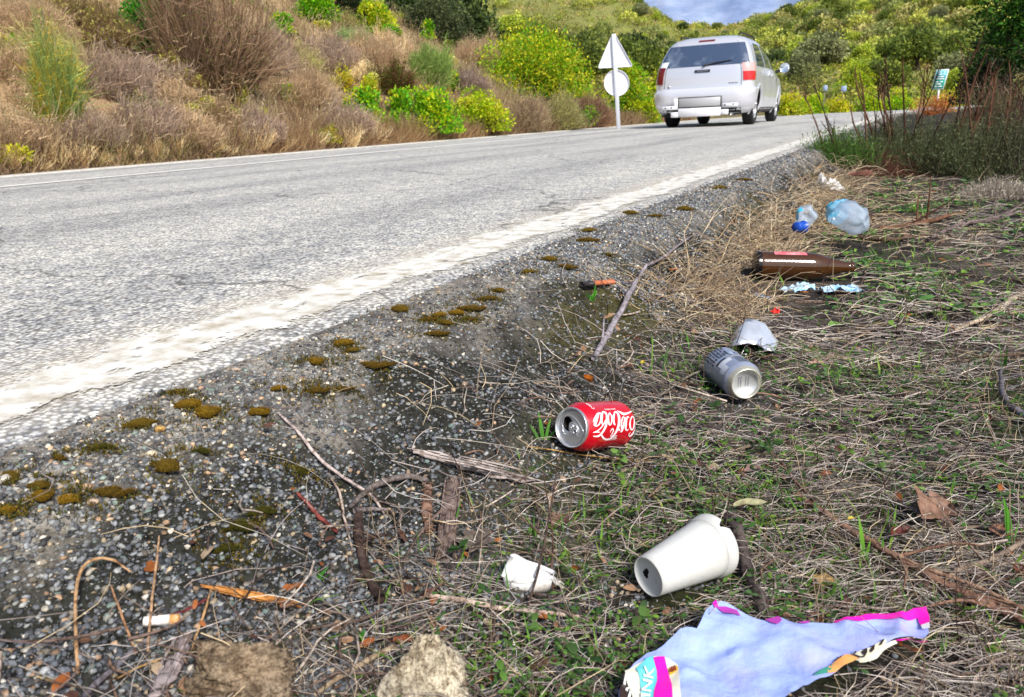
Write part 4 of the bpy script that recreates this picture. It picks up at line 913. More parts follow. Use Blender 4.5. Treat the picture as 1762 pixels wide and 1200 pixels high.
def sheet(poly_px, off, name, mat, root, step=.004, dz=None, parent=None):
    """a limp sheet: filled outline cut into a fine mesh that follows the crumpled surface"""
    import bmesh
    bm = bmesh.new(); pts = []
    for i in range(len(poly_px)):
        a_, b_ = np.array(poly_px[i], float), np.array(poly_px[(i+1) % len(poly_px)], float)
        for t in np.linspace(0, 1, max(2, int(np.linalg.norm(b_-a_)/9)+1))[:-1]: pts.append(a_+(b_-a_)*t)
    w3 = np.array([at_z(*q, wz) for q in pts]); vs = [bm.verts.new((q[0], q[1], 0)) for q in w3]
    bm.faces.new(vs); bmesh.ops.triangulate(bm, faces=bm.faces[:])
    lo, hi = w3.min(0), w3.max(0)
    for k, stp in ((0, step), (1, step)):
        for v_ in np.arange(lo[k]+stp/2, hi[k], stp):
            co_ = [0, 0, 0]; co_[k] = v_; no = [0, 0, 0]; no[k] = 1
            bmesh.ops.bisect_plane(bm, geom=bm.verts[:]+bm.edges[:]+bm.faces[:], plane_co=co_, plane_no=no)
    bm.verts.index_update(); V = np.array([v.co[:] for v in bm.verts]); V[:, 2] = wh(V[:, 0], V[:, 1])+off
    if dz is not None: V[:, 2] += dz(V)
    bmesh.ops.triangulate(bm, faces=bm.faces[:]); bm.verts.index_update()
    T = np.array([[v.index for v in f.verts] for f in bm.faces]); bm.free()
    m_ = MB(); m_.add(V, T=T); o = m_.build(name, mat, smooth=True); child(o, root)
    if parent is not None: o.parent = parent
    return o
lil = M('skylit_film', (.38, .49, .92), .34, noise=(14, (.42, .46, .90), .45, .62), transl=.05, bump=(70, .55), noise2=(90, (.30, .36, .62), .64, .76))  # blue of the open sky's light is painted into the plain side
inn = sheet(W0, 0, 'plain_side', lil, wrap)
pink = M('pink_print', (.85, .008, .42), .35, coat=.3); teal = M('teal_print', (.16, .66, .70), .35, coat=.3); cream = M('cream_print', (.76, .74, .60), .4, coat=.2); dk = M('dark_brown_print', (.035, .018, .012), .4); orn = M('orange_print', (.86, .40, .12), .4); grn = M('green_print', (.05, .30, .20), .4); yel = M('yellow_print', (.85, .55, .03), .4); whp = M('white_film_print', (.80, .82, .80), .35, coat=.2); mag = M('dull_magenta_print', (.46, .05, .40), .4)
low = lambda V: -.0
# printed corner folded over at the left
fl = sheet([(1075, 1163), (1092, 1150), (1112, 1143), (1126, 1138), (1142, 1137), (1152, 1137), (1166, 1146), (1169, 1165), (1170, 1190), (1174, 1230), (1176, 1270), (1070, 1270), (1066, 1200)], .0016, 'printed_flap', cream, wrap)
sheet([(1094, 1157), (1113, 1143), (1124, 1139), (1131, 1162), (1130, 1182), (1124, 1200), (1122, 1270), (1100, 1270), (1103, 1192), (1101, 1172)], .0026, 'teal_band', teal, wrap)
sheet([(1124, 1144), (1143, 1138), (1150, 1162), (1156, 1185), (1158, 1212), (1158, 1270), (1124, 1270), (1125, 1195), (1131, 1178), (1130, 1162)], .0030, 'pink_band', pink, wrap)
sheet([(1075, 1164), (1080, 1180), (1086, 1190), (1090, 1210), (1094, 1270), (1064, 1270), (1066, 1200)], .0026, 'dark_band', dk, wrap)
for k, (x, y) in enumerate(((1072, 1176), (1076, 1190), (1080, 1200))): sheet([(x, y+6), (x+4, y-6), (x+7, y-5), (x+4, y+7)], .0034, 'white_stroke', whp, wrap)
def wrap_text(txt, px, ang, h_px, name, mat, off, sx=1., shear=0.):
    V, T = text_mesh(txt, .02); k = h_px/.72; ca, sa_ = math.cos(ang), math.sin(ang)
    x = V[:, 0]*k*sx+V[:, 1]*k*shear; y = V[:, 1]*k
    P = np.array([at_z(px[0]+a_*ca+b_*sa_, px[1]+a_*sa_-b_*ca, wz) for a_, b_ in zip(x, y)]); P[:, 2] = wh(P[:, 0], P[:, 1])+off
    m_ = MB(); m_.add(P, T=T); return child(m_.build(name, mat), wrap)
wrap_text('DRINK', (1112, 1199), -1.40, 17, 'lettering', whp, .0044, 1.12, .1)
sheet([(1150, 1155), (1164, 1151), (1167, 1157), (1166, 1160), (1153, 1166), (1151, 1160)], .0030, 'yellow_square', yel, wrap)
mb = MB(); 
for cx_ in (1155.6, 1160.2): 
    P = [wpt(cx_+2.0*math.cos(a), 1162-7*math.sin(a)-(cx_-1155)*.35, .0042) for a in np.linspace(-.1, PI+.1, 9)]; mb.tube(P, .0006, 5)
child(mb.build('arch_mark', M('dark_red_print', (.35, .05, .03), .4)), wrap)
# edges where the printed side shows
sheet([(1440, 1071), (1480, 1066), (1500, 1060), (1530, 1052), (1560, 1050), (1582, 1043), (1594, 1039), (1600, 1060), (1601, 1072), (1588, 1070), (1580, 1056), (1560, 1060), (1520, 1066), (1480, 1073)], .0022, 'pink_edge', pink, wrap)
sheet([(1586, 1066), (1600, 1066), (1601, 1076), (1588, 1074)], .0030, 'white_lettered_edge', whp, wrap)
sheet([(1232, 1046), (1248, 1048), (1268, 1054), (1275, 1064), (1258, 1060), (1246, 1056)], .0018, 'magenta_patch', mag, wrap)
sheet([(1316, 1068), (1340, 1067), (1346, 1074), (1338, 1080), (1328, 1076)], .0018, 'magenta_patch', mag, wrap)
sheet([(1226, 1042), (1232, 1040), (1236, 1046), (1230, 1048)], .0018, 'pink_corner', pink, wrap)
sheet([(1372, 1070), (1392, 1067), (1393, 1071), (1380, 1074)], .0018, 'magenta_patch', mag, wrap); sheet([(1434, 1070), (1462, 1069), (1460, 1073), (1438, 1073)], .0018, 'pink_corner', pink, wrap)
dw = lambda V: -.010
u1 = sheet([(1538, 1108), (1562, 1098), (1592, 1086), (1598, 1088), (1590, 1094), (1568, 1097), (1550, 1106)], -.0035, 'pink_underside', pink, wrap)
u2 = sheet([(1462, 1128), (1482, 1124), (1540, 1108), (1544, 1112), (1520, 1121), (1500, 1133), (1480, 1138), (1478, 1134)], -.003, 'cream_underside', cream, wrap)
sheet([(1455, 1132), (1478, 1122), (1522, 1112), (1524, 1116), (1500, 1128), (1488, 1134), (1478, 1139), (1462, 1132)], .0015, 'striped_print', M('cream_stripe', (.80, .76, .55), .4), wrap)
for q in ([(1468, 1128), (1471, 1123), (1474, 1124), (1471, 1131)], [(1482, 1126), (1488, 1120), (1492, 1120), (1492, 1127), (1488, 1134), (1484, 1130)], [(1496, 1124), (1500, 1117), (1505, 1117), (1504, 1122), (1498, 1128)], [(1511, 1119), (1517, 1113), (1521, 1113), (1516, 1119)], [(1462, 1131), (1470, 1131), (1480, 1135), (1489, 1132), (1486, 1137), (1477, 1139), (1466, 1134)]): sheet(q, .0024, 'dark_stripe', dk, wrap)
sheet([(1425, 1150), (1440, 1139), (1456, 1131), (1470, 1132), (1477, 1139), (1455, 1150), (1436, 1159), (1424, 1160)], .0018, 'orange_print', orn, wrap)
sheet([(1402, 1164), (1418, 1152), (1436, 1144), (1432, 1152), (1424, 1160), (1410, 1166), (1400, 1168)], .0018, 'green_print', grn, wrap)
sheet([(1434, 1142), (1446, 1135), (1448, 1137), (1438, 1142)], .0026, 'dark_stripe', dk, wrap)
# ------------------------------------------------------------------ sticks, bark, twigs
def gpath(px, lift):
    P = np.array([hit(*q) for q in px]); lift = np.broadcast_to(np.asarray(lift, float), (len(P),)); P[:, 2] += lift; return P
def stick(name, label, cat, px, r, col, lift=None, flat=1., mat='bark', group=None, sides=8, jit=.12, n=6, seed=1, extra=None):
    r = np.atleast_1d(np.asarray(r, float))*.001*(.50 if name == 'stalk' else .95 if px[0][0] > 1000 else .8)
    P = gpath(px, (r.max()*.9 if lift is None else np.asarray(lift)*.001)); P[:, 2] += .007*(px[0][0] > 1000); S = spline(P, n); m_ = len(S)
    S = S+.0006*r.max()/.003*np.stack([fbm(np.stack([np.arange(m_)*.7, np.zeros(m_)+k, np.zeros(m_)+seed], -1), 2, seed+k) for k in range(3)], -1)
    rr = np.interp(np.linspace(0, 1, m_), np.linspace(0, 1, len(r)), r)
    c0 = np.array(C(*col, k=1.0 if mat == 'wood' or name == 'bark_piece' else .85)); tone = 1+.25*fbm(np.stack([np.arange(m_)*.5, np.zeros(m_), np.zeros(m_)+seed], -1), 2, seed)
    mb = MB(); mb.tube(S, rr, sides, flat=flat, jit=jit, seed=seed, col=c0[None]*tone[:, None])
    if extra: extra(mb, S, rr, c0)
    o = mb.build(name, MT[mat], smooth=False); tag(o, label, cat, group); p = hit(*px[len(px)//2]); return recenter(o, p)
def branchlets(k, ln, seed, col=None):
    def f(mb, S, rr, c0):
        g = R(seed)
        for _ in range(k):
            i = g.integers(2, len(S)-2); d = unit(S[i+1]-S[i])+g.normal(0, .7, 3); d[2] = abs(d[2])*.4; d = unit(d)
            mb.tube(spline([S[i], S[i]+d*ln*.5+g.normal(0, ln*.06, 3), S[i]+d*ln], 3), [rr[i]*.6, rr[i]*.45, rr[i]*.4, rr[i]*.35, rr[i]*.3, rr[i]*.2, rr[i]*.15][:7], 5, col=c0)
    return f
def splinters(k, w_, seed):
    def f(mb, S, rr, c0):
        g = R(seed); side = unit(np.cross(S[-1]-S[0], [0, 0, 1]))
        for _ in range(k):
            o_ = side*g.uniform(-w_, w_)*.001+np.array([0, 0, g.uniform(.2, 1)*rr.max()*.5]); a, b = sorted(g.uniform(-.06, 1.08, 2)); 
            a_, b_ = S[0]+(S[-1]-S[0])*a+o_, S[0]+(S[-1]-S[0])*b+o_
            mb.tube([a_, (a_+b_)/2+np.array([0, 0, .001]), b_], [.0008, .0016, .0006], 4, col=c0*g.uniform(.6, 1.35))
    return f
stick('branch', 'weathered grey branch leaning up the gravel slope above the red can', 'branch', [(1022, 632), (1040, 600), (1052, 578), (1067, 556), (1085, 522), (1098, 500), (1112, 475)], [4.5, 6.5, 7, 6, 6.5, 5, 4], (165, 158, 165), lift=[8, 9, 10, 12, 16, 18, 20], extra=branchlets(4, .06, 3))
stick('branch', 'thin grey branch end rising past the gravel slope toward the dry straw', 'branch', [(1112, 476), (1140, 462), (1170, 440), (1198, 422)], [4, 3.5, 3, 2], (150, 140, 145), lift=[18, 20, 22, 24], extra=branchlets(3, .07, 4))
stick('wood_plank', 'split weathered grey plank pointing at the red can', 'plank', [(712, 790), (755, 800), (800, 812), (860, 832), (928, 842)], [5, 11, 12, 8, 3], (172, 160, 155), flat=.45, mat='wood', sides=9, lift=9, extra=splinters(16, 11, 5))
stick('bark_piece', 'broad grey brown bark slab pointing down from the split plank', 'bark', [(780, 838), (774, 875), (769, 925), (763, 978)], [9, 13, 13, 9], (120, 104, 98), flat=.4, sides=10, lift=8, extra=splinters(18, 12, 6))
stick('bark_piece', 'curled brown bark strip with ribs, left of the broad bark slab', 'bark', [(738, 848), (734, 880), (740, 925)], [6, 8, 6], (138, 108, 92), flat=.6, sides=9, lift=6, extra=lambda mb, S, rr, c0: [mb.tube([p+np.array([-.007, 0, .003]), p+np.array([0, 0, .006]), p+np.array([.007, 0, .003])], .0012, 4, col=c0*.6) for p in S[::2]])
stick('stick', 'dark brown bark covered stick lying on the gravel left of the bark slabs', 'stick', [(618, 885), (617, 925), (624, 965), (634, 1000), (655, 1040)], [6, 6.5, 6, 6, 7], (84, 68, 62), jit=.2, extra=branchlets(2, .04, 8))
stick('stick', 'grey stick arching from the dark bark stick to the curled bark', 'stick', [(600, 882), (640, 858), (690, 842), (735, 838)], [3, 5, 4.5, 4], (122, 112, 108), lift=[4, 12, 14, 8])
stick('twig', 'short grey twig crossing the top of the dark bark stick', 'twig', [(612, 893), (640, 889), (668, 890)], [4, 3, 2], (140, 130, 128), lift=9)
stick('twig', 'long pale curved twig from the moss down to the dark bark stick', 'twig', [(479, 716), (512, 750), (540, 790), (566, 820), (610, 850), (640, 868), (662, 892)], [1.6, 2.2, 2.6, 2.4, 2.2, 2, 1.6], (205, 188, 182), lift=[3, 6, 10, 12, 12, 10, 6])
stick('twig', 'thin pale twig hanging below the long curved twig', 'twig', [(572, 834), (586, 862), (594, 905), (608, 955)], [1.4, 1.8, 1.8, 1.2], (190, 172, 158), lift=[6, 9, 9, 3])
stick('twig', 'reddish brown twig with a pale orange tip on the mossy gravel', 'twig', [(512, 858), (530, 876), (552, 900), (582, 926)], [2, 2.6, 3, 2.2], (140, 72, 66), lift=6)
stick('stalk', 'hooked tan dry stalk on the wet gravel at lower left', 'stalk', [(230, 1012), (205, 1006), (178, 1014), (154, 1032), (142, 1060), (137, 1100), (136, 1165)], [1.4, 2.2, 2.6, 2.8, 2.8, 2.8, 3], (190, 152, 112), lift=[14, 20, 26, 28, 24, 16, 4])
stick('stalk', 'upright tan stalk standing across the cigarette butt', 'stalk', [(286, 984), (280, 1020), (268, 1065), (256, 1130)], [1.3, 2, 2.2, 2], (185, 150, 118), lift=[34, 28, 16, 3])
stick('stalk', 'leaning brown stalk just left of the cigarette butt', 'stalk', [(199, 1044), (212, 1075), (236, 1132)], [1.4, 2, 1.8], (176, 134, 100), lift=[18, 12, 3])
stick('stalk', 'curved tan stalk between the orange splinter and the grey board', 'stalk', [(366, 1034), (358, 1075), (346, 1100), (332, 1125)], [1.4, 2.1, 2, 1.8], (190, 150, 105), lift=[10, 14, 9, 4])
stick('splinter', 'bright orange brown wood splinter on the gravel right of the butt', 'splinter', [(356, 1022), (400, 1031), (450, 1040), (520, 1056)], [2, 4.6, 4, 1.2], (205, 142, 78), flat=.5, mat='wood', lift=6, extra=splinters(8, 4, 9))
stick('twig', 'dark red twig running from the butt to the orange splinter', 'twig', [(296, 1064), (325, 1052), (356, 1036)], [1.6, 2, 1.6], (112, 52, 56))
stick('wood_plank', 'grey broken board end rising from the bottom edge beside the clay clod', 'plank', [(325, 1112), (310, 1145), (294, 1180), (276, 1215)], [6, 8.5, 9, 9], (150, 138, 138), flat=.4, mat='wood', sides=9, lift=10, extra=splinters(14, 8, 10))
stick('stick', 'smooth grey stick slanting to the bottom edge left of the board', 'stick', [(268, 1094), (225, 1130), (185, 1165), (140, 1212)], [2.2, 2.8, 3, 3], (128, 122, 128))
stick('stalk', 'pale straw stalk lying across the bottom left corner', 'stalk', [(50, 1163), (90, 1175), (142, 1186)], [1.4, 1.8, 1.4], (200, 172, 120))
stick('stalk', 'tan stalk leading from the grey stick to the clay clod', 'stalk', [(200, 1180), (240, 1160), (292, 1138)], [1.5, 1.8, 1.5], (196, 158, 105), lift=5)
stick('stick', 'pale pinkish straight stick below the crushed cup', 'stick', [(735, 1037), (800, 1046), (860, 1058), (930, 1066), (1042, 1076)], [3.2, 3.4, 3, 2.8, 1.6], (212, 188, 172), lift=7)
stick('stick', 'grey brown stick leading down left from the pointed rock', 'stick', [(680, 1120), (640, 1142), (600, 1165), (545, 1205)], [2.4, 3.2, 3, 2.6], (168, 148, 122), lift=5)
stick('stick', 'thick dark mossy stick between the white cup and the wrapper', 'stick', [(1258, 908), (1268, 935), (1276, 968), (1290, 1015), (1302, 1050), (1318, 1090)], [11, 8, 7, 7, 8, 8], (92, 82, 78), jit=.22, lift=7)
stick('stem', 'long brown dead stem slanting across the right of the verge', 'stem', [(1366, 866), (1420, 905), (1470, 938), (1530, 975), (1590, 1012), (1650, 1042), (1710, 1070), (1775, 1100)], [3, 4, 4.4, 4, 4.6, 4.6, 5, 5], (146, 112, 94), lift=8, extra=branchlets(7, .09, 13))
stick('stem', 'thinner brown stem running beside the long dead stem', 'stem', [(1545, 986), (1600, 1010), (1660, 1032), (1770, 1086)], [1.8, 2.4, 2.4, 2.4], (168, 138, 116), lift=12)
stick('stick', 'pale tan stick at the right edge level with the brown bottle', 'stick', [(1775, 508), (1735, 530), (1692, 560), (1640, 584)], [8, 7, 5, 3], (205, 186, 160), lift=10)
stick('branch', 'crooked dark grey branch end at the right edge', 'branch', [(1775, 738), (1748, 728), (1728, 712), (1720, 690), (1718, 662)], [7, 6, 5.5, 4.5, 3], (112, 108, 116), lift=[10, 12, 14, 16, 20], extra=branchlets(2, .05, 15))
stick('twig', 'thin brown twig running from the red can toward the long dead stem', 'twig', [(1302, 776), (1340, 810), (1370, 850), (1400, 882)], [1.8, 2.4, 2.2, 2], (130, 104, 92), lift=7)
stick('stalk', 'pale straw stalk looping from the bark slab down to the crushed cup', 'stalk', [(878, 836), (918, 862), (944, 895), (946, 930), (930, 960), (920, 978)], [1.4, 1.6, 1.8, 1.8, 1.8, 1.4], (205, 190, 172), lift=[8, 20, 30, 30, 20, 8])
stick('stalk', 'tan straw stalk in front of the red can lid', 'stalk', [(905, 776), (950, 783), (1000, 790), (1060, 798), (1130, 802)], [1.6, 1.8, 1.8, 1.6, 1.2], (200, 160, 90), lift=6)
stick('stalk', 'grey stalk rising in front of the red can', 'stalk', [(1008, 806), (1020, 782), (1036, 752), (1044, 736)], [1.2, 1.5, 1.3, 1.0], (172, 152, 138), lift=[4, 14, 30, 42])
stick('stem', 'dark thin stem standing right of the crushed cup', 'stem', [(905, 1060), (930, 1000), (948, 945), (966, 880)], [1.4, 1.6, 1.4, .9], (88, 72, 66), lift=[3, 20, 44, 76])
stick('stem', 'dark thin stem bending in front of the crushed cup', 'stem', [(955, 1045), (950, 1010), (952, 970), (938, 900)], [1.2, 1.4, 1.2, .8], (98, 76, 64), lift=[3, 18, 36, 64])
stick('twig', 'dark wiry grass stem bent over the white cup', 'twig', [(1216, 1012), (1228, 985), (1224, 950), (1216, 918), (1202, 905)], [.7, .8, .8, .7, .6], (80, 66, 60), lift=[3, 26, 50, 70, 78])
stick('twig', 'dark straight grass stem standing before the cup rim', 'twig', [(1232, 1018), (1244, 975), (1252, 940), (1256, 925)], [.7, .8, .8, .6], (74, 62, 58), lift=[3, 34, 60, 72])
stick('stick', 'grey forked stick near the right edge above the long dead stem', 'stick', [(1755, 955), (1700, 985), (1650, 1000), (1625, 1020)], [3, 3, 2.4, 1.6], (150, 132, 116), lift=8, extra=branchlets(3, .07, 18))
stick('stick', 'brown stick lying below the two plastic bottles', 'stick', [(1426, 408), (1470, 416), (1530, 420), (1600, 412)], [8, 8, 7, 5], (108, 84, 72), lift=8)
stick('stick', 'rusty brown branch to the right of the large plastic bottle', 'stick', [(1510, 402), (1560, 396), (1610, 385), (1660, 372)], [10, 11, 10, 6], (122, 86, 66), lift=10, extra=branchlets(5, .2, 20))
stick('stick', 'grey stick along the right edge of the picture below the shrubs', 'stick', [(1600, 420), (1650, 395), (1700, 385), (1770, 372)], [8, 9, 8, 6], (128, 112, 112), lift=12, extra=branchlets(6, .22, 21))
for k, (a, b, c_) in enumerate((((1545, 560), (1480, 590), (1410, 640)), ((1640, 700), (1560, 690), (1500, 720)), ((1130, 700), (1190, 660), (1250, 640)), ((1480, 1010), (1560, 1030), (1620, 1085)), ((1430, 820), (1500, 825), (1590, 840)), ((1700, 610), (1650, 650), (1590, 660)))):
    stick('twig', ('thin straight brown twig on the verge right of the crushed can', 'thin bent twig on the open verge in line with the bottle neck', 'thin twig pointing from the red can at the grey blue can', 'thin twig just right of the wrapper tip', 'pale thin twig lying level below the verge middle', 'grey thin twig in the middle of the right edge')[k], 'twig', [a, b, c_], [1.6, 2.2, 1.6], (150-8*k, 125, 112), lift=8, extra=branchlets(2, .05, 30+k))

# ------------------------------------------------------------------ dead leaves
def dead_leaf(label, px, L_px, w_ratio, ang, col, curl=.25, shape='oval', name='dead_leaf', lift=.004, tilt=0., seed=1):
    p = hit(*px); L_ = L_px/FPX*depth(p); g = R(seed); n, m_ = 13, 7
    t = np.linspace(0, 1, n); 
    if shape == 'oval': w = np.sin(PI*t**.85)**.75
    elif shape == 'lance': w = np.sin(PI*t**.8)
    else: w = (np.sin(PI*t**.8)**.7)*(1+.32*np.cos(t*PI*5+.4))
    u = np.linspace(-1, 1, m_)
    X = (t[:, None]-.5)*L_+0*u[None]; Y = w[:, None]*u[None]*L_*w_ratio/2
    Z = curl*L_*.5*(u[None]**2*w[:, None]**.5*.8+(t[:, None]-.5)**2*2.2*.6)+tilt*Y+.06*L_*fbm(np.stack([t[:, None]*3+0*u, u[None]*2+0*t[:, None], np.zeros((n, m_))+seed], -1), 2, seed)
    e1_ = unit(np.array([rt[0], rt[1], 0])); e2_ = np.array([-e1_[1], e1_[0], 0])
    a = unit(e1_*math.cos(ang)+e2_*math.sin(ang)); b = np.array([-a[1], a[0], 0])
    V = X[..., None]*a+Y[..., None]*b; 
    V[..., 2] += Z-Z.min()+lift+.010*(px[0] > 1000)
    c0 = np.array(C(*col)); cc_ = c0*(1+.15*g.normal(size=(n, m_, 1)))*(1-.25*(np.abs(u)[None, :, None] < .1))
    mb = MB(); mb.add(V, grid_q(n, m_), col=cc_.reshape(-1, 3)); o = mb.build(name, MT['deadleaf'], smooth=True)
    mb2 = MB(); mb2.tube([V[0, m_//2], V[0, m_//2]-a*L_*.16+np.array([0, 0, .002])], .0006+.004*L_, 4, col=c0*.6)
    q = mb2.build('leaf_stalk', MT['bark']); q.parent = o
    o.location = p; return tag(o, label, 'leaf')
dead_leaf('brown lobed leaf standing on the verge at right', (1607, 905), 78, .75, .5, (165, 128, 108), .5, 'lobed', tilt=.5, seed=2)
dead_leaf('dark red folded leaf left of the standing brown leaf', (1547, 940), 46, .5, .45, (112, 58, 52), .6, seed=3)
dead_leaf('flat light brown leaf near the right edge', (1720, 935), 44, .85, .9, (178, 132, 108), .2, seed=4)
dead_leaf('pale yellow green lance shaped leaf touching the cup rim', (1292, 913), 66, .28, .05, (188, 184, 142), .15, 'lance', lift=.022, seed=5)
dead_leaf('brown ragged leaf below the straw loop', (962, 906), 46, .8, 1.2, (160, 125, 105), .4, 'lobed', seed=6)
dead_leaf('large grey brown lobed leaf beside the bark slab', (818, 940), 72, .8, 1.4, (138, 124, 112), .3, 'lobed', seed=7)
dead_leaf('pinkish tan leaf on the straw below the grey blue can', (1404, 640), 34, .5, .3, (205, 165, 148), .3, seed=8)
dead_leaf('orange curled leaf touching the top of the red can', (1012, 680), 30, .45, 2.0, (222, 130, 48), .6, lift=.012, seed=9)
dead_leaf('small dark red leaf at the end of the pale pinkish stick', (744, 1031), 30, .75, .2, (104, 58, 54), .5, seed=10)
dead_leaf('rusty orange leaf touching the pointed rock', (694, 1112), 36, .6, .1, (150, 82, 44), .5, seed=11)
dead_leaf('reddish leaf cut by the right edge above the wrapper', (1752, 1004), 34, .7, 1.2, (140, 88, 70), .4, seed=12)
dead_leaf('small yellow leaf lying on the long dead stem', (1466, 912), 22, .5, .3, (220, 200, 90), .3, seed=13)
dead_leaf('pale creamy leaf scrap by the right edge below the long stem', (1726, 1066), 36, .8, .2, (215, 210, 165), .2, seed=14)
dead_leaf('pinkish curled leaf under the tall brown stems', (1480, 313), 46, .35, .15, (190, 128, 115), .5, 'lance', lift=.02, seed=15)
dead_leaf('small orange leaf scrap under the left blue plastic scrap', (1384, 514), 16, .6, .2, (200, 130, 72), .3, seed=16)
dead_leaf('yellow leaf beside a grey stick right of the red can', (1106, 640), 20, .4, 1.2, (222, 202, 70), .3, seed=17)
dead_leaf('tan leaf on the verge just right of the red can', (1297, 828), 40, .5, .2, (158, 128, 118), .3, 'lobed', seed=18)
dead_leaf('orange brown leaf scrap on the gravel near the bottom left splinter', (512, 1020), 34, .5, .1, (165, 100, 48), .3, seed=19)
dead_leaf('orange leaf scrap at the foot of the slope in the dry straw', (1160, 478), 18, .5, .3, (205, 125, 55), .3, seed=20)
dead_leaf('small reddish brown leaf in the verge below the cup remnant', (1035, 1068), 26, .6, 1., (120, 80, 66), .4, seed=21)
dead_leaf('brown curled leaf at the bottom edge under the wrapper tip', (1362, 1196), 40, .6, .6, (120, 84, 62), .5, seed=22)

# ------------------------------------------------------------------ rocks
def ico(sub):
    import bmesh
    bm = bmesh.new(); bmesh.ops.create_icosphere(bm, subdivisions=sub, radius=1); bm.verts.index_update()
    V = np.array([v.co[:] for v in bm.verts]); T = np.array([[v.index for v in f.verts] for f in bm.faces]); bm.free(); return V, T
def rock(label, px, dims, col, seed, name='rock', shape=None, cat='rock', sub=5, amp=.22, sink=.25, ang=0.):
    V, T = ico(sub); V = V.copy(); p = hit(*px)
    g = R(seed)
    for _ in range(14):                          # broken faces
        nrm = unit(g.normal(size=3)); d = g.uniform(.62, .9); h = V@nrm; V -= np.maximum(h-d, 0)[:, None]*nrm*.85
    k = 1+amp*fbm(V*1.4, 3, seed)+amp*.45*fbm(V*5, 3, seed+1)+amp*.32*fbm(V*16, 2, seed+2); V *= k[:, None]
    if shape is not None: V = shape(V)
    V *= np.array(dims)*.0005; ca, sa_ = math.cos(ang), math.sin(ang); V = V@np.array([[ca, sa_, 0], [-sa_, ca, 0], [0, 0, 1]])
    V[:, 2] += dims[2]*.0005*(1-2*sink)
    c0 = np.array(C(*col)); tn = 1+.35*fbm(V*60, 3, seed+4); hue = .5+.5*fbm(V*25, 2, seed+5); cc_ = c0[None]*tn[:, None]*(1+np.array([.05, 0, -.12])*hue[:, None])
    mb = MB(); mb.add(V, T=T, col=np.clip(cc_, 0, 1)); o = mb.build(name, MT['rockm'], smooth=True); o.location = p; return tag(o, label, cat)
MT['rockm'] = M('rock', rough=.9, attr=True, spec=.2, noise=(90, (.40, .36, .33), .46, .60), noise2=(420, (.5, .47, .45), .47, .58), bump=(260, 1.0))
def peak(V):
    h = (V[:, 2]+1)/2; s = 1.05-.80*np.clip(h, 0, 1)**1.0; V = V.copy(); V[:, 0] = V[:, 0]*s+.12*h; V[:, 1] *= s; V[:, 2] *= 1.15; return V
rock('pointed cream coloured rock at the bottom edge', (728, 1212), (112, 78, 66), (222, 212, 192), 51, shape=peak, sink=.08, ang=.3)
rock('crumbly brown clay clod at the bottom edge beside the grey board', (420, 1196), (108, 64, 52), (166, 148, 128), 52, name='clay_clod', cat='clod', amp=.30, sink=.12)
rock('small porous tan stone on the green verge left of the long stem', (1414, 1012), (26, 20, 18), (180, 150, 98), 53, sub=4, amp=.3, sink=.1)
rock('small pale pebble touching the porous tan stone', (1389, 1014), (10, 9, 8), (190, 186, 160), 54, name='pebble', cat='pebble', sub=3, sink=.1)
rock('dark earth clod at the upper left of the cup', (1146, 922), (24, 18, 12), (70, 58, 50), 55, name='clay_clod', cat='clod', sub=4, amp=.3)
rock('brown clod on the bottom verge left of the wrapper corner', (935, 1150), (34, 26, 14), (112, 88, 70), 56, name='clay_clod', cat='clod', sub=4, amp=.3)
for k, (x, y, d, c_, lb) in enumerate(((500, 634, 12, (222, 216, 205), 'round white pebble on the gravel shoulder above the moss row'), (275, 742, 13, (232, 190, 120), 'yellow ochre pebble on the gravel shoulder'), (405, 640, 12, (205, 188, 170), 'beige pebble at the lower edge of the worn white line'), (262, 786, 15, (238, 226, 205), 'cream pebble above the biggest moss cushion'), (12, 832, 18, (236, 232, 222), 'white pebble at the left edge'), (160, 868, 12, (240, 214, 190), 'pinkish pebble right of the yellow moss'), (152, 844, 14, (226, 196, 168), 'tan pebble beside the long moss cushion'), (1500, 785, 9, (230, 226, 220), 'white pebble on the open verge'), (858, 428, 12, (150, 118, 70), 'brown pebble lying on the white line'))):
    rock(lb, (x, y), (d, d*.75, d*.6), c_, 60+k, name='pebble', cat='pebble', sub=3, amp=.12, sink=.2)

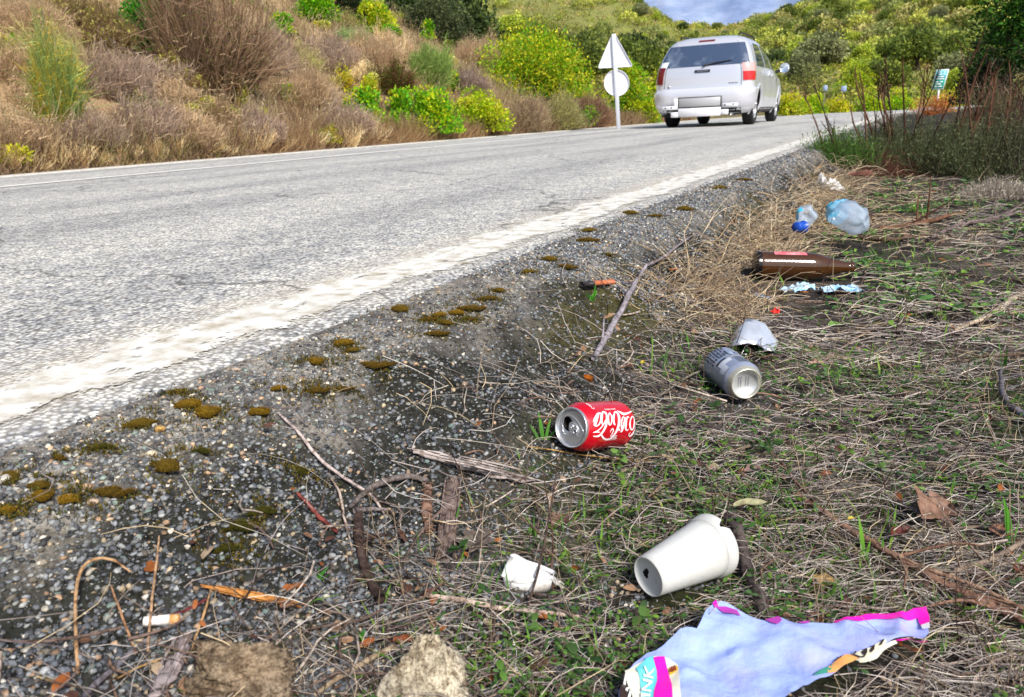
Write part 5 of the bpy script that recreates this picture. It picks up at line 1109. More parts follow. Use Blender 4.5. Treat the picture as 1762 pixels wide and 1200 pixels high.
# ------------------------------------------------------------------ moss cushions
MT['moss'] = M('moss', rough=.95, attr=True, spec=.1, noise=(140, (.42, .36, .2), .4, .65), bump=(400, .8))
def moss_mesh(seed, tint):
    """a ragged cushion: several low tufts of unequal size grown together, covered in short leafy shoots"""
    g = R(seed); V0, T0 = ico(3); mb = MB(); c0 = np.array(C(*tint)); pts = []
    for q in range(9):
        a = g.uniform(0, 6.28); r_ = g.uniform(.2, .95)*(q > 0); ctr = np.array([math.cos(a)*r_*1.15, math.sin(a)*r_*.7, -.06]); s_ = g.uniform(.22, .5)*(1-.35*r_)+.22*(q == 0)
        V = V0*(1+.22*fbm(V0*1.9, 3, seed+q)+.10*fbm(V0*7, 2, seed+q+30))[:, None]*s_*np.array([1.15, 1, .62])+ctr; V[:, 2] = np.maximum(V[:, 2], -.1)
        dk_ = np.clip(.40+1.3*V[:, 2], .25, 1.1); mb.add(V, T=T0, col=c0[None]*dk_[:, None]*(1+.3*fbm(V*8, 2, seed+3))[:, None]); k = V0[:, 2] > -.05; pts.append((V[k], V0[k], s_))  # tufts painted dark low down and brighter on top, as if lit
    for V, nn_, s_ in pts:
        m_ = int(700*s_); idx = g.integers(0, len(V), m_); P = V[idx]+g.normal(0, .03, (m_, 3)); P[:, 2] = np.maximum(P[:, 2], -.06); nrm = unit(nn_[idx]+np.array([0, 0, .7])+g.normal(0, .4, (m_, 3))); L_ = g.uniform(.05, .13, m_)
        sd_ = unit(np.cross(nrm, g.normal(size=(m_, 3))))*.014
        W = np.stack([P-sd_, P+sd_, P+nrm*L_[:, None]+sd_*.2, P+nrm*L_[:, None]-sd_*.2], 1); cl = c0[None]*g.uniform(.5, 2.4, (m_, 1))*np.array([1.05, 1, .8])
        mb.add(W, np.arange(4*m_).reshape(-1, 4), col=np.repeat(cl, 4, 0))
    o = mb.build('moss_cushion', MT['moss']); me = o.data; bpy.data.objects.remove(o); return me
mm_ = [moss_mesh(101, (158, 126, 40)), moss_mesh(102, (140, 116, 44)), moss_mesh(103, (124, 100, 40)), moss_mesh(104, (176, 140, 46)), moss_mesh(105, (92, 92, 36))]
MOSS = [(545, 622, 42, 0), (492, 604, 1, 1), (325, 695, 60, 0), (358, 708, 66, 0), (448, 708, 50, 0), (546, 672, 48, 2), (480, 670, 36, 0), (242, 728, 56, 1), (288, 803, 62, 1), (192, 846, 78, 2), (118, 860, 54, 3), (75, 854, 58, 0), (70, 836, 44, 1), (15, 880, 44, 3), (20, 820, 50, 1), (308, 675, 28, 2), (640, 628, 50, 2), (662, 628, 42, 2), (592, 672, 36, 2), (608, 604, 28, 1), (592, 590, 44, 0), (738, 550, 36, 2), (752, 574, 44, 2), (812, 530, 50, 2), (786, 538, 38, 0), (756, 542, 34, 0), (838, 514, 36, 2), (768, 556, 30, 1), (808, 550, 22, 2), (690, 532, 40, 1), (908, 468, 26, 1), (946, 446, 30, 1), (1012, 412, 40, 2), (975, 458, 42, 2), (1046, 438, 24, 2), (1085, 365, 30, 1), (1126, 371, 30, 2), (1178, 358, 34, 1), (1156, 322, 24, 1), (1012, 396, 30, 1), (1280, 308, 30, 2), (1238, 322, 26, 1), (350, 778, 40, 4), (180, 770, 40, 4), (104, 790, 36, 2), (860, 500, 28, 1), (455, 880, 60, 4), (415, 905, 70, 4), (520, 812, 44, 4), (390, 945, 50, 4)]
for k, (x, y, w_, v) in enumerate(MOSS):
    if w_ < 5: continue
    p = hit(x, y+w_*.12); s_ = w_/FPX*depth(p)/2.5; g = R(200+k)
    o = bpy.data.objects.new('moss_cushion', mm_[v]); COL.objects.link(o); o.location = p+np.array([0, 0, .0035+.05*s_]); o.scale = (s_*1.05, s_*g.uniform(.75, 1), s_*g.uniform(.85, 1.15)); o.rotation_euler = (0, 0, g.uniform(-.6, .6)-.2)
    tag(o, ('small golden olive moss cushion among the shoulder gravel', 'small dull olive moss cushion among the shoulder gravel', 'small dark brown moss cushion among the shoulder gravel', 'yellowish moss cushion on the shoulder at the left edge', 'dark green moss patch on the gravel slope')[v], 'moss', 'moss cushions along the gravel shoulder')
# stray moss shoots that spread between the stones around the cushions
g = R(260); PP = []
for (x, y, w_, v) in MOSS:
    if w_ < 5: continue
    p = hit(x, y+w_*.12); s_ = w_/FPX*depth(p)/2.; m_ = 420; q = g.normal(0, 1, (m_, 2))*np.array([1.15, .8])*s_*1.05; k_ = fbm2(p[0]+q[:, 0], p[1]+q[:, 1], 60, 2, 261) > -.05; q = q[k_]; PP.append(np.column_stack([p[0]+q[:, 0], p[1]+q[:, 1]]))
PP = np.vstack(PP); N = len(PP); z = G(PP[:, 0], PP[:, 1])+g.uniform(.001, .005, N); P = np.column_stack([PP, z]); nrm = unit(g.normal(0, .6, (N, 3))+np.array([0, 0, 1.])); sd_ = unit(np.cross(nrm, g.normal(size=(N, 3))))*.0009; L_ = g.uniform(.002, .0045, N)[:, None]
W = np.stack([P-sd_, P+sd_, P+nrm*L_+sd_*.3, P+nrm*L_-sd_*.3], 1); cl = np.array([C(130, 110, 44), C(104, 92, 40), C(84, 88, 40)])[g.integers(0, 3, N)]*g.uniform(.5, 1.5, (N, 1)); mb = MB(); mb.add(W, np.arange(4*N).reshape(-1, 4), col=np.repeat(cl, 4, 0)); tag(mb.build('moss', MT['moss']), kind='stuff')
# ------------------------------------------------------------------ stuff: gravel, straw, ground plants
def scatter(g, N, r0, r1, a0, a1, p=1.0):
    """points spread over the ground round the viewpoint, thinning with distance"""
    u = g.random(N); r = r0*(r1/r0)**u if p == 1 else (r0**(p)+u*(r1**p-r0**p))**(1/p)
    a = np.radians(g.uniform(a0, a1, N)); x = r*np.sin(a); y = r*np.cos(a); s, n = road_sn(x, y); return x, y, r, s, n
def random_rot(g, N):
    q = unit(g.normal(size=(N, 4))); w_, x, y, z = q.T
    return np.stack([np.stack([1-2*(y*y+z*z), 2*(x*y-z*w_), 2*(x*z+y*w_)], -1), np.stack([2*(x*y+z*w_), 1-2*(x*x+z*z), 2*(y*z-x*w_)], -1), np.stack([2*(x*z-y*w_), 2*(y*z+x*w_), 1-2*(x*x+y*y)], -1)], 1)
STONEC = [((136, 140, 146), .25), ((104, 108, 115), .22), ((168, 170, 170), .14), ((70, 71, 75), .15), ((140, 132, 120), .09), ((222, 214, 200), .026), ((200, 180, 150), .035), ((190, 158, 130), .025), ((130, 146, 140), .035)]
SC = np.array([C(*c, k=.80) for c, _ in STONEC]); SPR = np.array([p for _, p in STONEC]); SPR = SPR/SPR.sum()
def stones(mb, x, y, z, size, g, sub=1, flatz=.7, pale=0., gain=1., tone=None):
    N = len(x)
    if N == 0: return
    V0, T0 = ico(1) if sub == 1 else (np.array([(1, 0, 0), (-1, 0, 0), (0, 1, 0), (0, -1, 0), (0, 0, 1), (0, 0, -1.)]), np.array([(0, 2, 4), (2, 1, 4), (1, 3, 4), (3, 0, 4), (2, 0, 5), (1, 2, 5), (3, 1, 5), (0, 3, 5)]))
    m_ = len(V0); vs = []
    for k in range(8):
        gg = R(300+k); v = V0*(1+.0*gg.random((m_, 1)));
        for _ in range(7):
            nr = unit(gg.normal(size=3)); d = gg.uniform(.45, .8); v = v-np.maximum(v@nr-d, 0)[:, None]*nr
        vs.append(v*(1+.18*gg.normal(size=(m_, 1))))
    vs = np.array(vs); var = g.integers(0, 8, N); Rm_ = random_rot(g, N)
    sc3 = size[:, None]*np.stack([g.uniform(.8, 1.35, N), g.uniform(.7, 1.1, N), g.uniform(.55, .95, N)], -1)*.5
    V = vs[var]*sc3[:, None]; V = np.einsum('nij,nmj->nmi', Rm_, V); V[..., 2] *= flatz
    V = V+np.stack([x, y, z], -1)[:, None]
    pr = SPR.copy(); 
    if pale: pr[5:7] *= 1+pale; pr /= pr.sum()
    c = SC[g.choice(len(SC), N, p=pr)]*g.uniform(.45, 1.3, (N, 1))*gain
    if tone is not None: c = c*tone
    T = (T0[None]+np.arange(N)[:, None, None]*m_).reshape(-1, 3)
    mb.add(V.reshape(-1, 3), T=T, col=np.repeat(c, m_, 0))
g = R(7)
mb = MB()
x, y, r, s, n = scatter(g, 420000, .42, 1.5, -55, 45)
w_ = sst(-.85, -.70, n)*.9*(1-sst(-.42, -.30, n)*.75)*(n < .1)*(1-sst(-.30, .05, n)); k = g.random(len(x)) < w_*.62
x, y, r, s, n = [q[k] for q in (x, y, r, s, n)]; N = len(x); size = .0015+.0090*g.random(N)**4.4; size *= np.where(n > -.45, .85, 1)
stones(mb, x, y, G(x, y)+size*.06, size, g, 1, .68, tone=1+sst(-.52, -.66, n)[:, None]*np.array([.42, .36, .24])); print('near stones', N)
x, y, r, s, n = scatter(g, 330000, 1.5, 12, -20, 42)
k = g.random(len(x)) < sst(-.86, -.70, n)*(1-sst(-.50, -.40, n))*.8
x, y, r, s, n = [q[k] for q in (x, y, r, s, n)]; N = len(x); size = (.005+.006*g.random(N)**2)*(r/1.5)**.45
stones(mb, x, y, G(x, y)+size*.1, size, g, 0, .75, gain=1.45); print('far stones', N)
tag(mb.build('gravel', MT['stone']), kind='stuff')
mb = MB()                                              # loose pale pebbles on the soil at the slope's foot
x, y, r, s, n = scatter(g, 60000, .45, 2.2, -45, 50); k = g.random(len(x)) < (sst(-.55, -.42, n)*(1-sst(-.30, -.05, n))*.30+(n > -.1)*(n < .6)*.010)
x, y, r, s, n = [q[k] for q in (x, y, r, s, n)]; size = .003+.006*g.random(len(x))**2
stones(mb, x, y, G(x, y)+size*.2, size, g, 1, .8, pale=5.); tag(mb.build('loose_pebbles', MT['stone']), kind='stuff')

def strands(mb, P0, dirs, L_, rad, K, sag, g, cols, sides=3, lift=None, wob=.09):
    """N thin curved stalks; P0 is the middle of each"""
    N = len(P0); t = np.linspace(-.5, .5, K); side = np.cross(dirs, [0, 0, 1.]); side = unit(side+1e-6)
    b1 = g.normal(0, wob, (N, 1)); b2 = g.normal(0, wob*.5, (N, 1)); upv = np.array([0, 0, 1.])
    P = P0[:, None]+dirs[:, None]*(t[None, :, None]*L_[:, None, None])+side[:, None]*((b1*(t[None]**2*4-.3)+b2*np.sin(t[None]*7+b1*9))*L_[:, None])[..., None]
    P = P+upv*((sag[:, None]*(1-4*t[None]**2))*L_[:, None])[..., None]
    tg = unit(np.gradient(P, axis=1)); a = unit(np.cross(tg, upv+.01)); b = np.cross(a, tg); th = np.arange(sides)*2*PI/sides
    rr = rad[:, None]*np.interp(t, [-.5, -.2, .5], [1, 1, .55])[None]
    V = P[:, :, None]+rr[..., None, None]*(np.cos(th)[None, None, :, None]*a[:, :, None]+np.sin(th)[None, None, :, None]*b[:, :, None])
    Q0 = grid_q(K, sides, wrap=True); Q = (Q0[None]+np.arange(N)[:, None, None]*K*sides).reshape(-1, 4)
    mb.add(V.reshape(-1, 3), Q, col=np.repeat(cols, K*sides, 0))
def clear_of(x, y):
    P = np.stack([x, y], -1); c_ = wp[:, :2].mean(0); m_ = inside(P, c_+(wp[:, :2]-c_)*1.06)
    for a_, b_, w_ in ((Pb_, Pr, .035), (A, B, .03), (B0, T0, .03), (BT0, BT1, .055), (PT0, PT1, .07)):
        d_ = (b_-a_)[:2]; t_ = np.clip(((P-a_[:2])@d_)/(d_@d_), -.1, 1.1); m_ |= np.linalg.norm(P-a_[:2]-t_[:, None]*d_, axis=1) < w_
    return m_ | (np.hypot(x-rm.location[0], y-rm.location[1]) < .036)
STRAWC = np.array([C(212, 202, 194), C(194, 180, 172), C(172, 158, 152), C(226, 214, 196), C(150, 136, 130), C(120, 106, 104), C(204, 182, 146), C(92, 78, 76)])
def straw_mat(N0, r0, r1, dens, Lr, rad0, seed, K=5, aniso=.6, col_bias=None, lift0=.004, lift1=.03):
    g = R(seed); x, y, r, s, n = scatter(g, N0, r0, r1, -48, 56)
    patch = .5+.5*np.clip(fbm2(x, y, 3.2, 3, 43)*1.4+.25, -1, 1)
    k = (g.random(len(x)) < dens(n, s)*patch) & ~clear_of(x, y) & ~((r > 1.4) & clear_of(x+.015, y+.07)); x, y, r, s, n = [q[k] for q in (x, y, r, s, n)]; N = len(x)
    ang = np.where(g.random(N) < aniso, g.normal(.25, .55, N), g.uniform(0, 2*PI, N)); L_ = g.uniform(*Lr, N)*(r/.8)**.30; el = g.normal(0.0, .10, N)
    d = np.stack([np.cos(ang)*np.cos(el), np.sin(ang)*np.cos(el), np.sin(el)], -1)
    z = G(x, y)+lift0+(lift1-lift0)*g.random(N)**2
    e = .5*L_[:, None]*d[:, :2]; za = G(x+e[:, 0], y+e[:, 1]); zb = G(x-e[:, 0], y-e[:, 1]); d[:, 2] += (za-zb)/L_; d = unit(d)
    P0 = np.stack([x, y, np.maximum(z, (za+zb)/2+lift0)], -1)
    p = np.array([3, 3, 3, 2, 2.2, 1.6, 1.6, 1.2]); p = p/p.sum(); c = STRAWC[g.choice(8, N, p=p)]*g.uniform(.6, 1.75, (N, 1))
    if col_bias is not None: c = c*col_bias(x, y, s, n)
    mb = MB(); strands(mb, P0, d, L_, rad0*g.uniform(.55, 1.35, N)*(r/.8)**.42, K, g.normal(.02, .07, N), g, c); return mb, N
dv = lambda n, s: sst(-.52, -.30, n)*(1-.55*sst(.1, -.35, n)*sst(1.1, .6, s))*(1-sst(5, 9, n))
sunlit_warm = lambda x, y, s, n: 1+(np.array([.12, .02, -.22]))*(sst(2.0, 3.2, s)*sst(.35, -.1, n))[:, None]+(np.array([.0, .0, .0]))  # paints warm sunlight into the straw farther along the verge
mb, N = straw_mat(27000, .45, 1.6, dv, (.012, .10), .00042, 11, lift1=.020); print('straw', N); tag(mb.build('dry_straw', MT['straw']), kind='stuff')
mb, N = straw_mat(30000, 1.5, 7.5, dv, (.02, .13), .00066, 12, K=4, col_bias=sunlit_warm); print('straw', N); tag(mb.build('dry_straw', MT['straw']), kind='stuff')
# a sparse scatter of stalks over the gravel slope
mb, N = straw_mat(16000, .45, 2.2, lambda n, s: sst(-.66, -.52, n)*(1-sst(-.42, -.34, n))*(.05+.17*sst(.5, .85, s)), (.02, .16), .00055, 17, aniso=.2, lift1=.03); tag(mb.build('dry_straw', MT['straw']), kind='stuff')
# tangle of dry straw along the foot of the slope beyond the can
def foot(n, s): return sst(-.60, -.48, n)*(1-sst(-.38, -.26, n))*sst(1.35, 2.0, s)*1.15
g = R(14); x, y, r, s, n = scatter(g, 60000, 1.4, 8.5, -10, 40); k = (g.random(len(x)) < foot(n, s)*.6) & ~clear_of(x, y) & ~clear_of(x+.02, y+.06) & ~clear_of(x+.03, y+.12); x, y, r, s, n = [q[k] for q in (x, y, r, s, n)]; N = len(x); print('foot straw', N)
ang = g.uniform(0, 2*PI, N); el = g.uniform(.0, .8, N)*np.where(g.random(N) < .6, 1, .4); d = np.stack([np.cos(ang)*np.cos(el), np.sin(ang)*np.cos(el), np.sin(el)], -1); L_ = g.uniform(.05, .17, N)*(r/1.5)**.3
P0 = np.stack([x, y, G(x, y)], -1)+d*(L_*.45)[:, None]; c = np.array([C(222, 196, 156), C(206, 176, 138), C(182, 158, 132), C(150, 126, 106), C(236, 218, 184)])[g.integers(0, 5, N)]*g.uniform(.7, 1.6, (N, 1))  # pale warm straw tones have the sunlight painted in
mb = MB(); strands(mb, P0, d, L_, .0009*g.uniform(.6, 1.3, N)*(r/1.5)**.45, 5, g.normal(.06, .08, N), g, c); tag(mb.build('dry_straw', MT['straw']), kind='stuff')
# short broken twigs lying through the straw
g = R(16); x, y, r, s, n = scatter(g, 5200, .45, 6, -42, 54); k = (g.random(len(x)) < sst(-.58, -.40, n)*.42) & ~clear_of(x, y) & ~clear_of(x+.015, y+.05); x, y, r, s, n = [q[k] for q in (x, y, r, s, n)]; N = len(x); print('twigs', N)
ang = g.uniform(0, 2*PI, N); el = g.normal(.05, .16, N); d = np.stack([np.cos(ang)*np.cos(el), np.sin(ang)*np.cos(el), np.sin(el)], -1); L_ = g.uniform(.02, .11, N)*(r/.9)**.3
c = np.array([C(128, 108, 98), C(170, 152, 140), C(92, 76, 70), C(206, 190, 176), C(150, 122, 104)])[g.integers(0, 5, N)]*g.uniform(.6, 1.3, (N, 1))
mb = MB(); strands(mb, np.stack([x, y, G(x, y)+g.uniform(.004, .022, N)], -1), d, L_, .0011*g.uniform(.5, 1.7, N)*(r/.9)**.4, 5, g.normal(0, .04, N), g, c, sides=4); tag(mb.build('twig_litter', MT['bark']), kind='stuff')
# thin upright dead stems standing through the mat
g = R(15); x, y, r, s, n = scatter(g, 5200, .5, 6, -35, 52); k = (g.random(len(x)) < sst(-.55, -.35, n)*.42) & ~clear_of(x, y) & ~clear_of(x+.015, y+.05); x, y, r, s, n = [q[k] for q in (x, y, r, s, n)]; N = len(x)
ang = g.uniform(0, 2*PI, N); el = g.uniform(.7, 1.5, N); d = np.stack([np.cos(ang)*np.cos(el), np.sin(ang)*np.cos(el), np.sin(el)], -1); L_ = g.uniform(.03, .11, N)*(r/.9)**.3
c = np.array([C(120, 98, 86), C(160, 138, 118), C(84, 66, 60), C(190, 168, 140)])[g.integers(0, 4, N)]
mb = MB(); strands(mb, np.stack([x, y, G(x, y)], -1)+d*(L_*.45)[:, None], d, L_, .0006*g.uniform(.7, 1.4, N)*(r/.9)**.5, 5, g.normal(0, .05, N), g, c); tag(mb.build('dead_stems', MT['twig']), kind='stuff')

def leaves(mb, P, d, wv, L_, W_, cols, fold=.15, droop=.15):
    """N pointed leaves: base P, direction d, side vector wv"""
    nr = np.cross(d, wv); L3 = L_[:, None]; W3 = W_[:, None]*.5
    V = np.stack([P, P+d*L3*.38+wv*W3+nr*L3*fold*.5, P+d*L3-nr*L3*droop, P+d*L3*.38-wv*W3+nr*L3*fold*.5], 1)
    N = len(P); mb.add(V.reshape(-1, 3), np.arange(4*N).reshape(-1, 4), col=np.repeat(cols, 4, 0))
def oval_leaves(mb, P, d, wv, L_, W_, cols):
    nr = np.cross(d, wv); t = np.array([0, .25, .6, .88, 1.0]); w = np.array([.12, .8, 1, .6, .05]); N = len(P)
    L3 = L_[:, None, None]; c = P[:, None]+d[:, None]*t[None, :, None]*L3-nr[:, None]*(t**2)[None, :, None]*L3*.22
    o = wv[:, None]*w[None, :, None]*W_[:, None, None]*.5+nr[:, None]*w[None, :, None]*W_[:, None, None]*.10
    V = np.stack([c+o, c-wv[:, None]*w[None, :, None]*W_[:, None, None]*.5+nr[:, None]*w[None, :, None]*W_[:, None, None]*.10], 2)
    Q = (grid_q(5, 2)[None]+np.arange(N)[:, None, None]*10).reshape(-1, 4); mb.add(V.reshape(-1, 3), Q, col=np.repeat(cols, 10, 0))
GREEN = np.array([C(104, 146, 62), C(88, 130, 66), C(124, 164, 84), C(74, 112, 58), C(136, 176, 70), C(104, 140, 88)])
# small seedlings: pairs of oval leaves
def seedlings(N0, r0, r1, size, seed, dens, gain=1.0):
    g = R(seed); x, y, r, s, n = scatter(g, N0, r0, r1, -40, 56); patch = np.clip(fbm2(x, y, 4.5, 3, 47)*1.7+.55, 0.03, 1)
    k = (g.random(len(x)) < dens(n, s)*patch) & ~clear_of(x, y); x, y, r, s, n = [q[k] for q in (x, y, r, s, n)]; N = len(x); print('seedlings', N); mb = MB()
    h = g.uniform(.006, .026, N); z = G(x, y)+h; a0 = g.uniform(0, 2*PI, N); sz = size*g.uniform(.45, 1.25, N)*(r/.8)**.35*np.where(g.random(N) < .06, 2.0, 1)
    c = GREEN[g.integers(0, 6, N)]*g.uniform(.6, 1.2, (N, 1))*gain
    for j in range(4):
        kk = slice(None) if j < 2 else g.random(N) < .6
        a = a0[kk]+j*PI/2*1.0+PI*(j % 2)*.5+g.normal(0, .2, len(a0[kk])); el = g.uniform(-.1, .55, len(a)); d = np.stack([np.cos(a)*np.cos(el), np.sin(a)*np.cos(el), np.sin(el)], -1); wv = unit(np.stack([-np.sin(a), np.cos(a), g.normal(0, .25, len(a))], -1))
        oval_leaves(mb, np.stack([x[kk], y[kk], z[kk]], -1), d, wv, sz[kk], sz[kk]*.58, c[kk]*g.uniform(.8, 1.2, (len(a), 1)))
    return mb
dg = lambda n, s: sst(-.40, -.15, n)*(1-sst(1.6, 3, n))
tag(seedlings(20000, .45, 1.7, .0062, 21, dg).build('ground_plants', MT['leaf']), kind='stuff')
tag(seedlings(26000, 1.6, 6.5, .0115, 22, lambda n, s: dg(n, s)*(1-.6*sst(.5, 1.2, n))*(.45+.55*sst(1.9, 2.3, s)*(1-sst(4, 5, s))), 1.5).build('ground_plants', MT['leaf']), kind='stuff')  # greens brightened to paint sunlight on the stretch near the bottles
# fine grass blades
g = R(24); x, y, r, s, n = scatter(g, 20000, .45, 6.5, -42, 56); patch = np.clip(fbm2(x, y, 3.7, 3, 49)*1.9+.35, 0, 1); k = (g.random(len(x)) < sst(-.50, -.28, n)*patch*(1-sst(2, 4, n))) & ~clear_of(x, y); x, y, r, s, n = [q[k] for q in (x, y, r, s, n)]; N = len(x); print('blades', N)
a = g.uniform(0, 2*PI, N); el = g.uniform(.25, 1.35, N); L_ = g.uniform(.012, .045, N)*(r/.8)**.35; d = np.stack([np.cos(a)*np.cos(el), np.sin(a)*np.cos(el), np.sin(el)], -1); wv = np.stack([-np.sin(a), np.cos(a), 0*a], -1)
mb = MB(); c = np.array([C(104, 160, 50), C(86, 146, 50), C(132, 182, 66), C(150, 186, 70)])[g.integers(0, 4, N)]*g.uniform(.65, 1.15, (N, 1))
leaves(mb, np.stack([x, y, G(x, y)+.001], -1), d, wv, L_, L_*.0+.0022*(r/.8)**.5*g.uniform(.6, 1.4, N), c, fold=.02, droop=.3); tag(mb.build('grass', MT['leaf']), kind='stuff')
# leaf litter crumbs
g = R(25); x, y, r, s, n = scatter(g, 3200, .45, 5, -45, 54); k = g.random(len(x)) < sst(-.62, -.40, n)*.42; x, y, r, s, n = [q[k] for q in (x, y, r, s, n)]; N = len(x)
a = g.uniform(0, 2*PI, N); el = g.normal(0, .3, N); d = np.stack([np.cos(a)*np.cos(el), np.sin(a)*np.cos(el), np.sin(el)], -1); wv = unit(np.stack([-np.sin(a), np.cos(a), g.normal(0, .5, N)], -1)); L_ = g.uniform(.006, .022, N)*(r/.9)**.3
c = np.array([C(150, 112, 88), C(190, 150, 118), C(110, 76, 62), C(205, 180, 150), C(176, 104, 52)])[g.integers(0, 5, N)]
mb = MB(); oval_leaves(mb, np.stack([x, y, G(x, y)+g.uniform(.003, .016, N)], -1), d, wv, L_, L_*.5, c); tag(mb.build('leaf_litter', MT['deadleaf']), kind='stuff')
# taller single grass blades and sprouts that stand out
def sprout(label, px, blades, seed, name='grass_sprout', col=(96, 168, 52)):
    g = R(seed); p = hit(*px); dp_ = depth(p)/FPX; mb = MB()
    for (dx, h, w_, bend) in blades:
        H = h*dp_; W_ = w_*dp_; t = np.linspace(0, 1, 7); e_ = unit(np.array([rt[0], rt[1], 0]))
        ctr = e_*(dx*dp_)+np.outer(t**1.6*bend*dp_, e_)+np.outer(t*H, [0, 0, 1.])+np.outer(t**2*H*.15, [-e_[1], e_[0], 0])
        wd = W_*np.interp(t, [0, .2, .6, 1], [.5, 1, .85, .03])[:, None]*.5; sd_ = unit(e_*.8+np.array([-e_[1], e_[0], 0])*g.normal(0, .5))
        cc_ = np.array(C(*col))*np.interp(t, [0, 1], [.8, 1.15])[:, None]; mb.add(np.stack([ctr-sd_*wd, ctr+sd_*wd], 1), grid_q(7, 2), col=np.repeat(cc_, 2, 0))
    o = mb.build(name, MT['leaf'], smooth=True); o.location = p; return tag(o, label, 'grass sprout')
sprout('tall broad green grass blade at the right edge beside the light brown leaf', (1735, 945), [(0, 92, 15, -14), (6, 50, 7, 10)], 1)
sprout('upright bright green blade standing left of the dark red leaf', (1484, 968), [(0, 86, 9, -10), (5, 40, 6, 8)], 2, col=(130, 190, 66))
sprout('green blade standing above the middle of the wrapper', (1500, 1064), [(0, 82, 9, 4), (-4, 40, 7, -9)], 3)
sprout('short green blade right of the standing brown leaf', (1656, 920), [(0, 30, 8, 1), (3, 18, 5, 6)], 4)
sprout('narrow green blade between the long dead stem and the wrapper', (1516, 970), [(0, 46, 7, 2)], 5)
sprout('green blade leaning at the top of the verge right of the branch', (1142, 642), [(0, 46, 8, 10)], 6, col=(84, 130, 70))
sprout('cluster of bright green blades left of the red can', (934, 760), [(0, 52, 7, -6), (6, 40, 6, 10), (-8, 30, 6, -14), (10, 22, 5, 18)], 7, col=(110, 180, 70))
sprout('small two leaved green sprout above the pointed rock', (622, 1108), [(0, 26, 14, 8), (-2, 16, 12, -10)], 8, col=(90, 170, 60))
sprout('spreading green sprout on the gravel at the centre of the bottom', (548, 1000), [(0, 24, 8, 20), (0, 20, 7, -18), (0, 26, 6, 4), (6, 14, 6, 26)], 9, col=(96, 176, 64))
sprout('leafy green sprout on the right below the cream leaf scrap', (1706, 1130), [(0, 34, 16, 10), (-4, 24, 14, -14), (4, 44, 7, 20)], 10, col=(112, 178, 60))
sprout('green rosette in front of the grass at the right of the cup', (1305, 902), [(0, 22, 9, 14), (0, 20, 8, -12), (2, 16, 8, 26)], 11, col=(92, 160, 62))
sprout('two green blades beside the porous tan stone', (1432, 1030), [(0, 36, 9, 8), (-3, 20, 6, -6)], 12, col=(120, 160, 80))
sprout('green blade at the right edge below the crooked branch', (1722, 640), [(0, 70, 8, -12), (5, 40, 6, 4)], 13, col=(90, 150, 60))
sprout('bright pair of green leaves on the slope foot by the orange strip', (1018, 520), [(0, 18, 12, 10), (0, 14, 12, -10), (4, 30, 5, 4)], 14, col=(110, 190, 70))
# ------------------------------------------------------------------ shrubs and trees
def blobs(g, k, ell, lo=.35):
    c = g.normal(size=(k, 3)); c = unit(c)*(g.uniform(.25, 1, (k, 1))**.6); c[:, 2] = np.abs(c[:, 2])*.95
    return c*np.array(ell), g.uniform(lo, lo*1.7, k)
def foliage(mb, g, N, ell, k, size, cols, lo=.34, asp=.5, up=.25, low=.0, shade=.5):
    """leaves on the outside of many small clumps that fill an uneven crown"""
    bc, br = blobs(g, k, np.array(ell)*.72, lo); br = br*min(ell[0], ell[1], ell[2]*1.4)
    w_ = br**2; i = g.choice(k, N, p=w_/w_.sum()); u = unit(g.normal(size=(N, 3))); P = bc[i]+u*(br[i]*g.uniform(.55, 1.08, N)**.7)[:, None]
    P[:, 2] = np.abs(P[:, 2]-low)+low
    d = unit(u+g.normal(0, .55, (N, 3))+np.array([0, 0, up])); wv = unit(np.cross(d, g.normal(size=(N, 3)))); L_ = size*g.uniform(.6, 1.4, N)
    cols = np.array(cols); bcol = g.integers(0, len(cols), k); c = np.where((g.random(N) < .72)[:, None], cols[bcol[i]], cols[g.integers(0, len(cols), N)])
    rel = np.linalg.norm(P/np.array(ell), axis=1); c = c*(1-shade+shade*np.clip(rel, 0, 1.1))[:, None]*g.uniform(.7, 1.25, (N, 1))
    leaves(mb, P, d, wv, L_, L_*asp, c); return bc
def trunkmesh(mb, g, bc, base_r, col, k=9, spread=.1):
    for j in g.choice(len(bc), min(k, len(bc)), replace=False):
        e = bc[j]; s_ = np.array([g.normal(0, spread), g.normal(0, spread), -.15]); m1 = s_*.6+e*.4+g.normal(0, .06, 3)*np.linalg.norm(e)
        mb.tube(spline([s_, m1, e], 4), np.linspace(base_r, base_r*.3, 9), 5, col=np.array(C(*col))*g.uniform(.7, 1.2))
def shrub(name, label, px, wpx, hpx, cols, seed, N=2600, k=26, leaf=.05, cat='shrub', asp=.5, t=None, deep=.8, mat='leaf', lo=.34, stemc=(95, 78, 60), group=None, off=0., shade=.5, stems=8):
    N = int(N*1.6); leaf *= .77
    p = hit(*px) if t is None else at_t(*px, t)
    if t is not None: p[2] = min(p[2], float(G(p[0], p[1]))+.1)
    D_ = depth(p); wid = wpx/FPX*D_; H = hpx/FPX*D_; g = R(seed); p = p+unit([p[0], p[1], 0])*(wid*.5*deep+off); p[2] = float(G(p[0], p[1]))
    sc_ = depth(p)/D_; wid *= sc_; H *= sc_
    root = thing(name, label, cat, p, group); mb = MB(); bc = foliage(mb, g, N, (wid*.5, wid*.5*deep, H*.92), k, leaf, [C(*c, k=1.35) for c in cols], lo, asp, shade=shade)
    mb.build('foliage', MT[mat], root); mb = MB(); trunkmesh(mb, g, bc, .012+.01*wid, stemc, stems); mb.build('stems', MT['bark'], root); return root
